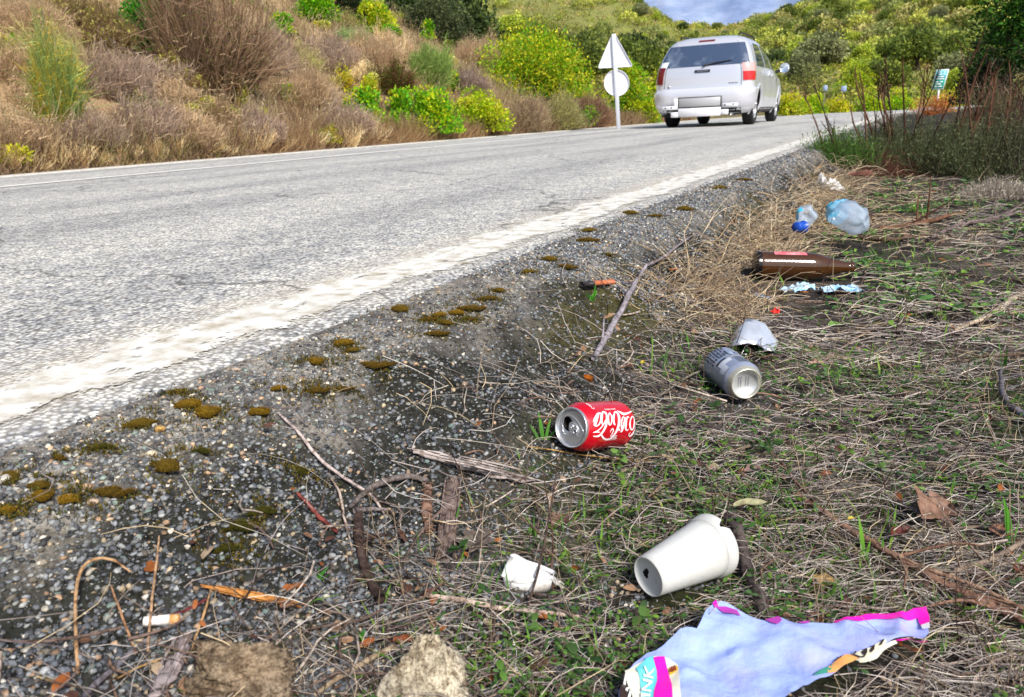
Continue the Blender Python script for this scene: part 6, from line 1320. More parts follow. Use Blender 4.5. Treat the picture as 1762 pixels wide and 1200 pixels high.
def ribbons(mb, P0, P1, bend, w0, w1, cols, K=5):
    N = len(P0); t = np.linspace(0, 1, K); P = P0[:, None]+(P1-P0)[:, None]*t[None, :, None]+bend[:, None]*(np.sin(t*PI))[None, :, None]
    d = unit(P1-P0); v = unit(np.array([P0[:, 0]+0, P0[:, 1]+0, P0[:, 2]*0]).T*0+np.cross(d, np.array([.3, .9, .1]))); W_ = (w0[:, None]+(w1-w0)[:, None]*t[None])[..., None]*.5
    V = np.stack([P-v[:, None]*W_, P+v[:, None]*W_], 2); Q = (grid_q(K, 2)[None]+np.arange(N)[:, None, None]*2*K).reshape(-1, 4); mb.add(V.reshape(-1, 3), Q, col=np.repeat(cols, 2*K, 0)); return P
def twiggy(name, label, px, wpx, hpx, cols, seed, N=900, cat='shrub', w=.006, fan=1., deep=.7, leafc=None, leafN=0, leaf=.03, t=None, group=None, upright=.0, sub=2, off=0., lf_asp=.3, part='twigs', fuzz=3.5, base=.35):
    """a broom or dry bush: a fan of fine twigs from the base, each forking"""
    p = hit(*px) if t is None else at_t(*px, t)
    D_ = depth(p); wid = wpx/FPX*D_; H = hpx/FPX*D_; g = R(seed); p = p+unit([p[0], p[1], 0])*(wid*.35*deep+off); p[2] = float(G(p[0], p[1])); sc_ = depth(p)/D_; wid *= sc_; H *= sc_
    root = thing(name, label, cat, p, group); mb = MB(); cols = np.array([C(*c, k=1.25) for c in cols])
    a = g.uniform(0, 2*PI, N); rr = g.random(N)**.5; hh = H*(1-.55*(rr*fan)**2*(1-upright))*g.uniform(.55, 1.05, N)
    P1 = np.stack([np.cos(a)*rr*wid*.5, np.sin(a)*rr*wid*.5*deep, hh], -1); P1[:, 2] *= .78+.62*vnoise(P1/wid*np.array([5.5, 5.5, 0])+seed*1.7, seed); P1[:, :2] *= 1+.3*vnoise(P1/wid*3+seed, seed+1)[:, None]
    P0 = np.stack([np.cos(a)*rr*wid*.5*base+g.normal(0, wid*.05, N), np.sin(a)*rr*wid*.5*base*deep, 0*a-.03], -1)
    bend = np.stack([np.cos(a), np.sin(a), 0*a], -1)*(wid*.06*g.random(N))[:, None]+g.normal(0, wid*.025, (N, 3)); W0 = w*g.uniform(.6, 1.4, N); c = cols[g.integers(0, len(cols), N)]*g.uniform(.6, 1.2, (N, 1))
    P = ribbons(mb, P0, P1, bend, W0, W0*.5, c)
    for q in range(sub):
        i = g.integers(0, N, N); j = g.integers(1, 4, N); A_ = P[i, j]; d = unit(unit(P1[i]-P0[i])+g.normal(0, .38, (N, 3))); L_ = H*g.uniform(.12, .38, N); B_ = A_+d*L_[:, None]; B_[:, 2] = np.maximum(B_[:, 2], .02)
        ribbons(mb, A_, B_, g.normal(0, .02, (N, 3))*L_[:, None], W0[i]*.7, W0[i]*.3, cols[g.integers(0, len(cols), N)]*g.uniform(.7, 1.25, (N, 1)), 4)
    F_ = int(N*fuzz); i = g.integers(0, N, F_); j = g.integers(1, 5, F_); A_ = P[i, j]+g.normal(0, .035*wid, (F_, 3)); A_[:, 2] = np.abs(A_[:, 2]); d = unit(g.normal(size=(F_, 3))+np.array([0, 0, .35])); L_ = np.minimum(H, .8)*g.uniform(.06, .26, F_)
    if F_: ribbons(mb, A_, A_+d*L_[:, None], g.normal(0, .12, (F_, 3))*L_[:, None], np.full(F_, w*.75), np.full(F_, w*.3), cols[g.integers(0, len(cols), F_)]*g.uniform(.75, 1.7, (F_, 1)), 3)
    mb.build(part, MT['brush'], root)
    if leafN:
        mb = MB(); lc = np.array([C(*c_, k=.85) for c_ in leafc]); i = g.integers(0, N, leafN); j = g.integers(1, 5, leafN); A_ = P[i, j]+g.normal(0, .02*wid, (leafN, 3)); A_[:, 2] = np.abs(A_[:, 2]); d = unit(unit(P1[i]-P0[i])*.9+g.normal(0, .6, (leafN, 3))); wv = unit(np.cross(d, g.normal(size=(leafN, 3)))); L_ = leaf*g.uniform(.5, 1.4, leafN)
        leaves(mb, A_, d, wv, L_, L_*lf_asp, lc[g.integers(0, len(lc), leafN)]*g.uniform(.65, 1.2, (leafN, 1))); mb.build('foliage', MT['leaf'], root)
    return root
BY = [(170, 190, 20), (140, 180, 24), (190, 196, 28), (110, 160, 26), (205, 200, 44)]; BG = [(110, 175, 28), (84, 150, 26), (140, 190, 30), (64, 120, 24)]
YY = [(205, 196, 40), (190, 190, 36), (215, 205, 70), (150, 170, 30)]
shrub('shrub', 'bright green round shrub at the road edge, left half of the yellow green pair', (738, 249), 130, 106, BG+BY[:3], 1, 6500, 60, .065, lo=.26, shade=.6)
shrub('shrub', 'bright yellow round shrub at the road edge, right half of the yellow green pair', (825, 243), 122, 96, YY+BY[:2], 2, 5500, 50, .062, lo=.26, shade=.6)
shrub('shrub', 'large yellow green shrub on the bank behind the dry brush, left of the road signs', (925, 212), 260, 160, BY+BG[:2]+[(190, 180, 50)], 3, 13000, 110, .085, lo=.24, off=1.6, shade=.62)
shrub('shrub', 'tall yellow green shrub directly behind the blank road signs', (1082, 215), 105, 150, BY+BG, 4, 6000, 60, .085, lo=.26, off=1.2, shade=.62)
shrub('shrub', 'low vivid green shrub at the foot of the signpost', (1010, 222), 60, 40, BG, 5, 2000, 24, .06, lo=.3)
shrub('shrub', 'yellow green shrub between the signpost and the minivan', (1112, 216), 52, 66, BY+[(120, 110, 40)], 6, 2600, 26, .07, lo=.3)
shrub('shrub', 'olive green rounded bush high on the bank above the large yellow green shrub', (965, 118), 235, 105, [(112, 122, 40), (92, 108, 38), (140, 142, 50), (76, 92, 34)], 7, 8000, 80, .10, lo=.24, off=1.0, shade=.65)
twiggy('shrub', 'grey green upright broom bush on the bank beside the reddish soil', (745, 158), 74, 88, [(128, 150, 78), (150, 170, 96), (104, 128, 66)], 8, 900, w=.012, upright=.6, sub=3, fuzz=3)
twiggy('shrub', 'grey brown dry brush at the road edge right of the yellow shrub', (905, 232), 80, 66, [(150, 128, 104), (128, 108, 90), (170, 152, 118)], 9, 700, w=.010, sub=3)
twiggy('shrub', 'straw coloured dry brush at the road edge left of the signpost', (960, 228), 80, 62, [(172, 164, 104), (150, 148, 96), (134, 124, 90)], 10, 700, w=.010, sub=3, leafc=[(160, 160, 80)], leafN=500, leaf=.05)
twiggy('shrub', 'brown dry brush just left of the signpost', (1022, 222), 56, 60, [(140, 108, 84), (156, 128, 104), (118, 94, 76)], 11, 600, w=.010, sub=3)
twiggy('shrub', 'purple grey dry heath on the bank behind the bright green shrub', (800, 172), 80, 54, [(142, 122, 112), (120, 104, 98), (160, 140, 122)], 12, 700, w=.011, sub=3)
twiggy('shrub', 'dark reddish heather with green tips beside the broom bush', (672, 172), 84, 60, [(92, 62, 46), (110, 80, 54), (84, 96, 40)], 13, 700, w=.010, sub=3, leafc=[(96, 116, 36), (120, 136, 44)], leafN=700, leaf=.05)
shrub('shrub', 'grey green holm oak bush at the top of the bank in the middle', (750, 92), 150, 125, [(88, 98, 62), (70, 84, 56), (108, 114, 74), (56, 66, 44)], 14, 6500, 70, .085, lo=.24, off=.8, shade=.7)
shrub('shrub', 'bright yellow green bush at the top of the bank left of the holm oak', (645, 74), 80, 86, BY+[(130, 150, 40)], 15, 3500, 40, .07, lo=.28, off=.5)
shrub('shrub', 'dark bush at the top edge between two yellow green bushes', (600, 58), 78, 90, [(44, 54, 32), (58, 66, 38), (36, 44, 28)], 16, 3500, 40, .07, lo=.28, off=1.0, shade=.7)
shrub('shrub', 'yellow green bush at the top edge right of the tangled bush', (548, 62), 96, 82, BG+BY[:2], 17, 4000, 46, .07, lo=.28, off=.5)
twiggy('shrub', 'small pale grey green broom below the yellow bush on the bank', (610, 96), 60, 46, [(150, 170, 110), (128, 150, 92)], 18, 500, w=.011, upright=.5, sub=2)
shrub('shrub', 'lush dark green bush inside the tall tangled bush', (268, 118), 120, 150, [(50, 138, 20), (34, 110, 18), (74, 160, 26), (26, 84, 16)], 19, 6000, 56, .05, lo=.27, shade=.6)
twiggy('tangled_bush', 'tall tangled dry bush of bare brown stems reaching the top edge', (372, 188), 210, 235, [(150, 122, 96), (128, 104, 84), (170, 146, 120), (108, 88, 70)], 20, 420, w=.014, upright=.55, sub=5, leafc=[(130, 150, 60), (150, 160, 80), (108, 128, 52)], leafN=1600, leaf=.05, fan=.9)
twiggy('tangled_bush', 'grey green lower growth at the foot of the tall tangled bush', (385, 176), 110, 90, [(112, 124, 84), (132, 140, 96), (150, 130, 104)], 21, 700, w=.010, sub=3, upright=.3)
twiggy('shrub', 'pale leaved thin shrub left of the lush green bush', (195, 108), 90, 110, [(120, 100, 72), (140, 118, 84)], 22, 240, w=.010, leafc=[(222, 212, 120), (200, 196, 100), (170, 176, 80)], leafN=1300, leaf=.042, lf_asp=.5)
twiggy('shrub', 'pale yellow leaved shrub at the top edge near the left corner', (125, 50), 90, 62, [(120, 100, 72)], 23, 200, w=.010, leafc=[(222, 206, 130), (204, 190, 110), (180, 170, 90)], leafN=1200, leaf=.045, lf_asp=.5)
twiggy('shrub', 'pale yellow leaved shrub spilling in front of the tangled bush', (300, 168), 120, 70, [(130, 106, 78)], 24, 260, w=.009, leafc=[(226, 214, 110), (206, 200, 96), (170, 176, 70)], leafN=1500, leaf=.040, lf_asp=.5)
twiggy('shrub', 'green grey feathery broom with a golden top on the bare bank', (112, 232), 82, 168, [(128, 150, 84), (150, 168, 100), (108, 128, 74), (196, 170, 60)], 25, 650, w=.008, upright=.75, sub=3, fuzz=2)
for k, (x, y, w_, h_, lb) in enumerate(((30, 160, 150, 90, 'brown heath on the bank at the left edge'), (200, 185, 120, 96, 'purple brown heath on the bank below the pale leaved shrub'), (55, 78, 120, 80, 'grey brown heath at the top left corner of the bank'), (250, 255, 130, 90, 'rusty brown heath at mid bank left of the dry grasses'), (330, 262, 120, 70, 'brown bracken like heath low on the bank below the tangled bush'), (440, 255, 120, 72, 'tan dry heath by the road below the tangled bush'), (520, 190, 120, 80, 'brown grey heath on the bank right of the tangled bush'), (600, 240, 100, 74, 'grey purple dry heath left of the bright green shrub'), (640, 120, 110, 70, 'grey brown heath below the dark bush'), (560, 128, 120, 60, 'tan heath with pale stalks in the middle of the bank'), (40, 270, 120, 70, 'grey brown heath low on the bank at the left edge'), (160, 262, 120, 70, 'dry brown heath low on the bank under the feathery broom'), (820, 118, 90, 60, 'grey heath high on the bank behind the purple heath'), (470, 130, 80, 90, 'grey brown heath touching the tangled bush on its right'))):
    cs = [[(172, 148, 120), (152, 130, 106), (196, 172, 138)], [(156, 136, 122), (138, 120, 108), (182, 160, 138)]][k % 2]
    twiggy('heath', lb, (x, y), w_, h_, cs, 40+k, 480, base=.75, w=.009, sub=3, leafc=[(190, 160, 100), (160, 130, 96)], leafN=350, leaf=.035)
for k, (x, y, w_, h_, lb) in enumerate(((482, 254, 46, 42, 'small golden yellow plant at the road edge below the tangled bush'), (566, 258, 62, 40, 'golden and green low plant at the road edge'), (30, 296, 60, 42, 'golden weed at the road edge in the left corner'), (590, 166, 70, 40, 'yellow green low plant on the reddish bank'), (420, 190, 40, 60, 'pale yellow weed among the stems of the tangled bush'), (640, 190, 50, 60, 'pale yellow weed on the reddish bank'))):
    shrub('weed', lb, (x, y), w_, h_, YY+[(196, 160, 40), (150, 150, 60)], 70+k, 900, 16, .045, cat='weed', lo=.3)
# many more heath bushes cover the bank: copies of a few
protos = []
for k, cs in enumerate(([(180, 156, 126), (158, 136, 112), (200, 176, 142)], [(156, 138, 124), (140, 122, 110), (180, 160, 140)], [(210, 190, 146), (188, 166, 126), (224, 208, 166)], [(158, 156, 96), (174, 170, 108), (170, 150, 112)])):
    protos.append(twiggy('heath', ('brown dry heath bush on the bank', 'grey purple dry heath bush on the bank', 'straw coloured dry bush on the bank', 'grey green dry bush on the bank')[k], (60+150*k, 200-20*k), 105, 56, cs, 300+k, 330, base=.85, w=.009, sub=3, leafc=[(200, 172, 112), (170, 142, 106)], leafN=250, leaf=.03, group='dry heath bushes covering the bank ('+'abcd'[k]+')', fan=.8, upright=.25))
    protos[-1]['group'] = ('brown', 'grey purple', 'straw coloured', 'grey green')[k]+' heath bushes covering the bank'
g = R(310)
for k in range(78):
    s_ = g.uniform(5.2, 14.5); n_ = -7.45-8.5*g.random()**1.2; x, y = xy_from(s_, n_); src = protos[int(np.clip(fbm2(x, y, .5, 2, 77)*3+1.6+g.normal(0, .8), 0, 3))]
    o = src.copy(); COL.objects.link(o); o.location = (float(x), float(y), float(G(x, y))); q = g.uniform(.55, 1.25); o.scale = (q*g.uniform(.8, 1.3), q*g.uniform(.8, 1.3), q*g.uniform(.7, 1.2)); o.rotation_euler = (0, 0, g.uniform(0, 6.28))
    for ch in src.children: c2_ = ch.copy(); COL.objects.link(c2_); c2_.parent = o
# pale dry reeds on the bank, tufts of straw at the road edge
def tuft(label, px, h_px, w_px, cols, seed, N=150, name='grass_tuft', group=None, w=.006):
    return twiggy(name, label, px, w_px, h_px, cols, seed, N, 'grass tuft', w, sub=1, group=group, upright=.2, deep=.5, part='blades', fuzz=.6)
ST_ = [(232, 206, 156), (214, 184, 136), (196, 164, 120), (240, 220, 180)]
for k, x in enumerate((20, 62, 105, 150, 190, 232, 275, 318, 362, 405, 450, 500, 545, 590, 635, 668)):
    y = 300-(x*.0745)+1
    gq = R(1000+k); x += gq.uniform(-16, 16); y = 300-x*.0745-gq.uniform(0, 9)
    tuft('pale dry grass tuft at the far road edge under the bank', (x, y), gq.uniform(20, 62), gq.uniform(34, 90), ST_, 90+k, int(gq.uniform(40, 120)), group='dry grass tufts along the far road edge')
for k, (x, y) in enumerate(((540, 100), (575, 92), (610, 112), (650, 118), (690, 108), (500, 118), (520, 140), (660, 90))):
    tuft('pale upright dry stalks on the upper bank', (x, y), 52, 42, ST_, 120+k, 60, name='dry_stalks', group='pale dry stalks on the upper bank', w=.014)
# right of the minivan and round the bend
for k, (x, y, t, w_, h_, cs, lb) in enumerate(((1366, 196, 27, 70, 62, YY+BY[:2], 'yellow bush right behind the minivan mirror'), (1400, 190, 30, 50, 52, BY, 'yellow green bush between the minivan and the left marker sign'), (1440, 196, 30, 56, 46, YY, 'yellow bush beyond the bend under the marker signs'), (1490, 192, 30, 70, 60, BY, 'yellow green bush beyond the bend behind the leaning stems'), (1545, 190, 30, 64, 52, BG+BY, 'green bush beyond the bend behind the tall stems'), (1330, 180, 32, 60, 90, [(110, 118, 50), (140, 140, 60)], 'olive bush just behind the minivan roof'), (1390, 172, 38, 90, 90, [(104, 112, 60), (84, 92, 52), (130, 134, 70)], 'grey green tree like bush behind the minivan mirror'), (1470, 170, 40, 90, 80, BY+[(110, 120, 50)], 'light green bush in the second row beyond the bend'), (1640, 188, 34, 60, 50, YY, 'yellow bush beside the post of the green sign'), (1700, 190, 34, 90, 70, [(104, 128, 50), (130, 150, 60)], 'green bush beyond the bend near the right edge'), (1240, 190, 34, 110, 80, [(120, 126, 54), (150, 150, 60)], 'olive bush mostly hidden behind the minivan'), (1130, 200, 30, 70, 90, BY, 'yellow green bush at the left of the minivan'))):
    shrub('shrub', lb, (x, y), w_, h_, cs, 140+k, 1800, 26, .11, t=t, lo=.3, shade=.6)
shrub('shrub', 'rusty orange bush under the green route sign', (1608, 200), 92, 46, [(196, 120, 60), (176, 104, 56), (210, 150, 84)], 160, 2400, 26, .06, t=24, lo=.3)
# near right: tall stems over wispy green shrubs
def stem_shrub(label, px, w_px, stems, seed, fol_h=80, N=1000, cols=((84, 92, 62), (104, 112, 76), (72, 66, 48))):
    g = R(seed); p = hit(*px); D_ = depth(p); k = D_/FPX; root = thing('stem_shrub', label, 'shrub', p); e_ = unit(np.array([rt[0], rt[1], 0])); f_ = np.array([-e_[1], e_[0], 0])
    for (bx, tx, th_) in stems:
        b = e_*(bx*k)+f_*g.normal(0, .10); t_ = e_*(tx*k)+f_*g.normal(0, .12)+np.array([0, 0, th_*k]); S = spline([b, b*.6+t_*.4+g.normal(0, .012, 3), t_*.75+b*.25+g.normal(0, .012, 3), t_], 6); n_ = len(S)
        mb = MB(); c0 = np.array(C(*[(116, 78, 58), (98, 64, 50), (132, 94, 72), (86, 62, 52)][g.integers(0, 4)])); mb.tube(S, np.linspace(.0078, .0028, n_)*g.uniform(.8, 1.2), 6, col=c0, jit=.15, seed=seed)
        for _ in range(g.integers(3, 8)):
            i = g.integers(n_//4, n_-1); d = unit(unit(S[-1]-S[0])+g.normal(0, .35, 3)); mb.tube([S[i], S[i]+d*.05+g.normal(0, .005, 3), S[i]+d*g.uniform(.08, .22)], [.003, .0024, .0014], 4, col=c0*g.uniform(.7, 1.2))
        for _ in range(26):                                        # withered seed heads and bud scales along the top
            i = g.integers(n_//3, n_); d = unit(g.normal(size=3)+np.array([0, 0, 1.])); mb.tube([S[i], S[i]+d*g.uniform(.008, .022)], [.0022, .001], 3, col=c0*g.uniform(.6, 1.1))
        mb.build('stem', MT['bark'], root)
    mb = MB(); wid = w_px*k; H = fol_h*k; a = g.uniform(-.5, .5, N); P0 = e_*(a*wid*.8)[:, None]+f_*g.normal(0, .16, (N, 1)); P1 = P0+e_*(g.normal(0, .06, N)+a*wid*.25)[:, None]+f_*g.normal(0, .09, (N, 1)); P1[:, 2] = H*g.uniform(.25, 1.1, N)*(1-.5*(2*a)**2)
    cc_ = np.array([C(*c, k=1.15) for c in cols]); w0 = .0026*g.uniform(.6, 1.4, N); P = ribbons(mb, P0, P1, g.normal(0, .02, (N, 3)), w0, w0*.5, cc_[g.integers(0, len(cc_), N)]*g.uniform(.6, 1.2, (N, 1)))
    M_ = N*5; i = g.integers(0, N, M_); j = g.integers(1, 5, M_); d = unit(g.normal(size=(M_, 3))+np.array([0, 0, .8])); L_ = g.uniform(.012, .035, M_); leaves(mb, P[i, j], d, unit(np.cross(d, g.normal(size=(M_, 3)))), L_, L_*.22, cc_[g.integers(0, 2, M_)]*g.uniform(.7, 1.4, (M_, 1)))
    mb.build('foliage', MT['leaf'], root); return root
stem_shrub('three long brown stems leaning left over the road edge', (1440, 284), 90, [(-12, -56, 118), (-6, -36, 130), (12, -8, 70)], 1, 60, 900, ((72, 104, 44), (90, 124, 52), (70, 84, 40)))
stem_shrub('dense clump of tall brown stems over wispy green, beside the road', (1535, 296), 130, [(-40, -78, 165), (-25, -60, 176), (-10, -30, 160), (0, -28, 190), (6, -22, 186), (15, 2, 185), (22, 20, 172), (30, -2, 140), (-18, -48, 120), (34, 44, 168), (-45, -70, 110), (5, -52, 150)], 2, 84, 1100)
stem_shrub('tallest clump of dark stems in front of the green route sign', (1618, 300), 120, [(-20, 2, 226), (-8, 26, 196), (0, 20, 200), (10, -8, 200), (24, 50, 180), (34, 36, 120), (-30, -26, 170), (28, 80, 160), (40, 64, 150)], 3, 88, 1100)
stem_shrub('wispy green shrub with thin brown stems right of the sign stems', (1690, 306), 130, [(-20, -4, 150), (0, 24, 170), (20, 30, 160), (34, 60, 190), (-8, 50, 130)], 4, 96, 1200)
stem_shrub('dark wispy shrub with stems cut by the right edge', (1765, 304), 120, [(-20, 10, 190), (0, 30, 200), (-34, -20, 150)], 5, 110, 1100, ((74, 70, 58), (96, 92, 74), (66, 54, 46)))
twiggy('shrub', 'dark brown dense brush on the right edge behind the stems', (1745, 292), 190, 175, [(108, 88, 76), (128, 106, 92), (90, 78, 62), (104, 106, 70)], 180, 900, w=.006, sub=3, off=.9, leafc=[(90, 104, 54), (110, 118, 66)], leafN=1500, leaf=.03)
twiggy('shrub', 'reddish brown withered undergrowth below the tall stems', (1590, 304), 250, 40, [(96, 62, 54), (118, 80, 66), (80, 58, 50)], 181, 1300, w=.005, sub=3, deep=.4)
twiggy('heath', 'grey withered grasses at the right edge in front of the shrubs', (1715, 345), 160, 40, [(150, 140, 128), (128, 118, 108), (174, 164, 150)], 182, 420, w=.004, sub=2, deep=.6)
# dark tree in the top right corner: trunk, limbs, crown
def tree(name, label, base, H, wid, cols, seed, N=5000, k=60, leaf=.08, trunk_r=.12, crown_lo=.35, bark=(92, 80, 68), deep=1., cat='tree'):
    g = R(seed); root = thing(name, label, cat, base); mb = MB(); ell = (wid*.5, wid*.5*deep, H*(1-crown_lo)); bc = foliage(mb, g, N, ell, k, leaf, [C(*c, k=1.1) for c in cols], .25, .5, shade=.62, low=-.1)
    o = mb.build('crown', MT['leaf'], root); o.location = (0, 0, H*crown_lo)
    mb = MB(); mb.tube(spline([(0, 0, -.2), (g.normal(0, .05), g.normal(0, .05), H*crown_lo*.6), (g.normal(0, .1), 0, H*(crown_lo+.12))], 5), np.linspace(trunk_r, trunk_r*.6, 11), 8, jit=.1, col=C(*bark))
    for j in g.choice(len(bc), 12): e = bc[j]+np.array([0, 0, H*crown_lo]); mb.tube(spline([(0, 0, H*crown_lo*.8), e*.5+np.array([0, 0, H*crown_lo*.45]), e], 4), np.linspace(trunk_r*.5, trunk_r*.12, 9), 5, col=C(*bark))
    mb.build('trunk', MT['bark'], root); return root
tb_ = at_t(1765, 240, 9.0); tb_[2] = float(G(tb_[0], tb_[1]))
tree('tree', 'dark green leafy tree leaning in at the top right corner', tb_, 2.5, 1.7, [(40, 84, 24), (56, 104, 30), (30, 60, 22), (76, 124, 36)], 190, 9000, 80, .055, .06, .30)
tb2 = at_t(1690, 235, 13.0); tb2[2] = float(G(tb2[0], tb2[1]))
tree('tree', 'dark grey green tree behind the wispy shrub, left of the corner tree', tb2, 1.55, 1.15, [(50, 58, 40), (66, 74, 48), (38, 44, 32)], 191, 6000, 60, .06, .06, .25)

# dry growth carpet on the bank
g = R(61); N = 110000; s = g.uniform(-1, 26, N); n = -7.13-g.random(N)**1.7*9; x, y = xy_from(s, n); k = fbm2(x, y, 1.3, 3, 66)+.75*g.random(N)+.6*sst(-8.3, -7.2, n) > .05+.95*sst(7.2, 4.8, s)*sst(-7.8, -8.4, n); x, y, s, n = x[k], y[k], s[k], n[k]; N = len(x); z = G(x, y)
ang = g.uniform(0, 2*PI, N); el = g.uniform(.5, 1.5, N); L_ = g.uniform(.07, .26, N)*(1+.7*sst(-8.6, -7.3, n)); d = np.stack([np.cos(ang)*np.cos(el), np.sin(ang)*np.cos(el), np.sin(el)], -1); P0 = np.stack([x, y, z-.02], -1)
c = np.array([C(206, 172, 126), C(168, 132, 104), C(140, 108, 88), C(222, 196, 150), C(120, 96, 84), C(150, 146, 84)])[np.clip((fbm2(x, y, .8, 2, 67)*2.2+g.normal(2.5, 1.4, N)).astype(int), 0, 5)]*g.uniform(.7, 1.15, (N, 1))
mb = MB(); ribbons(mb, P0, P0+d*L_[:, None], g.normal(0, .03, (N, 3)), .007*g.uniform(.5, 1.5, N), np.full(N, .002), c, 4); tag(mb.build('dry_grass', MT['brush']), kind='stuff')
# taller pale grasses through the heath
g = R(64); N = 26000; s = g.uniform(2, 20, N); n = -7.3-g.random(N)**1.2*8.5; x, y = xy_from(s, n); k = fbm2(x, y, .9, 3, 68)+.5*g.random(N) > .12+.9*sst(7.2, 4.8, s)*sst(-7.8, -8.4, n); x, y = x[k], y[k]; N = len(x); z = G(x, y); ang = g.uniform(0, 2*PI, N); el = g.uniform(.75, 1.5, N); L_ = g.uniform(.16, .52, N)*g.uniform(.6, 1.2, N); d = np.stack([np.cos(ang)*np.cos(el), np.sin(ang)*np.cos(el), np.sin(el)], -1)
c = np.array([C(224, 204, 160), C(206, 182, 140), C(188, 168, 132), C(168, 150, 124), C(236, 222, 176), C(196, 192, 116)])[np.clip((fbm2(x, y, .6, 2, 69)*2.4+g.normal(2.4, 1.3, N)).astype(int), 0, 5)]*g.uniform(.75, 1.35, (N, 1)); P0 = np.stack([x, y, z-.02], -1)
mb = MB(); ribbons(mb, P0, P0+d*L_[:, None], g.normal(0, .05, (N, 3))*1.0, np.full(N, .0065), np.full(N, .004), c, 5); i = g.integers(0, N, 14000); P1 = (P0+d*L_[:, None])[i]; dd = unit(d[i]+g.normal(0, .35, (14000, 3))); q = g.uniform(.02, .05, 14000); leaves(mb, P1-dd*q[:, None]*.5, dd, unit(np.cross(dd, g.normal(size=(14000, 3)))), q, q*.4, c[i]*1.15); tag(mb.build('dry_grass', MT['brush']), kind='stuff')
# low green and dry scrub between the trees on the slopes farther off
g = R(62); N = 15000; r_ = g.uniform(24, 200, N)**1.0; az = np.radians(g.uniform(-30, 42, N)); x, y = r_*np.sin(az), r_*np.cos(az); s, n = road_sn(x, y); k = (n < -7.6) | (n > 6); x, y, r_ = x[k], y[k], r_[k]; N = len(x); z = G(x, y)
mb = MB(); K_ = 24; idx = np.repeat(np.arange(N), K_); sz = g.uniform(.3, .9, N)*(r_/60)**.35; P = np.stack([x, y, z], -1)[idx]+g.normal(0, .5, (N*K_, 3))*sz[idx][:, None]*np.array([1, 1, .5]); P[:, 2] += sz[idx]*.25; d = unit(g.normal(size=(N*K_, 3))+np.array([0, 0, .7])); L_ = sz[idx]*g.uniform(.16, .42, N*K_)
hc = np.array([C(164, 172, 72, 1), C(130, 142, 64, 1), C(188, 188, 84, 1), C(200, 172, 116, 1), C(110, 122, 56, 1), C(180, 196, 70, 1)]); c = hc[g.integers(0, 6, N)][idx]*g.uniform(.7, 1.2, (N*K_, 1)); leaves(mb, P, d, unit(np.cross(d, g.normal(size=(N*K_, 3)))), L_, L_*.6, c); tag(mb.build('scrub', MT['leaf']), kind='stuff')

# small leafy weeds and yellow green bushes between the dry ones: copies
wp_ = [shrub('weed', ('pale yellow leaved weed on the bank', 'fresh green leafy weed on the bank')[k], (330+170*k, 214-30*k), 44, 40, (YY+[(226, 216, 130), (200, 190, 110)], BG+BY)[k], 330+k, 900, 16, .045, cat='weed', lo=.3, group=('pale yellow', 'fresh green')[k]+' weeds scattered over the bank') for k in range(2)]
g = R(331)
for k in range(64):
    s_ = g.uniform(3.2, 21); n_ = -7.5-8*g.random()**1.1; x, y = xy_from(s_, n_); src = wp_[int(g.random() < .35+.02*s_)]
    o = src.copy(); COL.objects.link(o); o.location = (float(x), float(y), float(G(x, y))); q = g.uniform(.5, 1.5)*(1+.03*s_); o.scale = (q*g.uniform(.8, 1.3), q*g.uniform(.8, 1.3), q*g.uniform(.7, 1.4)); o.rotation_euler = (0, 0, g.uniform(0, 6.28))
    for ch in src.children: c2_ = ch.copy(); COL.objects.link(c2_); c2_.parent = o
# the far wood: a mass of small crowns on the slopes beyond the separate trees
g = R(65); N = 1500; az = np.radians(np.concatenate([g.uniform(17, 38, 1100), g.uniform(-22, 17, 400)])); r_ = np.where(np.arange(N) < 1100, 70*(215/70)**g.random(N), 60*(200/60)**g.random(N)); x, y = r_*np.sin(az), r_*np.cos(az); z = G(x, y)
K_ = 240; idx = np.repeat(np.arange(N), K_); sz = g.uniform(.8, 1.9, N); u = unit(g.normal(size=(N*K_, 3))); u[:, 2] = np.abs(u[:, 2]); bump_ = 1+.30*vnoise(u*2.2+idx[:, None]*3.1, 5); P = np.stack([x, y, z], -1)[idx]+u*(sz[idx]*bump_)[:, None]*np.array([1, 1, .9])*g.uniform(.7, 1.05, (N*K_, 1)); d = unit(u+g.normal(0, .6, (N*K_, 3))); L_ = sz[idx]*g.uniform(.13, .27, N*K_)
hc = np.array([C(176, 184, 84, 1.25), C(140, 152, 72, 1.25), C(204, 206, 96, 1.25), C(116, 128, 64, 1.25), C(184, 176, 110, 1.25), C(150, 158, 96, 1.25)]); c = hc[g.integers(0, 6, N)][idx]*g.uniform(.65, 1.2, (N*K_, 1))*(.45+.65*np.clip(u[:, 2:3], 0, 1)); mb = MB(); leaves(mb, P, d, unit(np.cross(d, g.normal(size=(N*K_, 3)))), L_, L_*.75, c); tag(mb.build('woodland', MT['leaf']), kind='stuff')
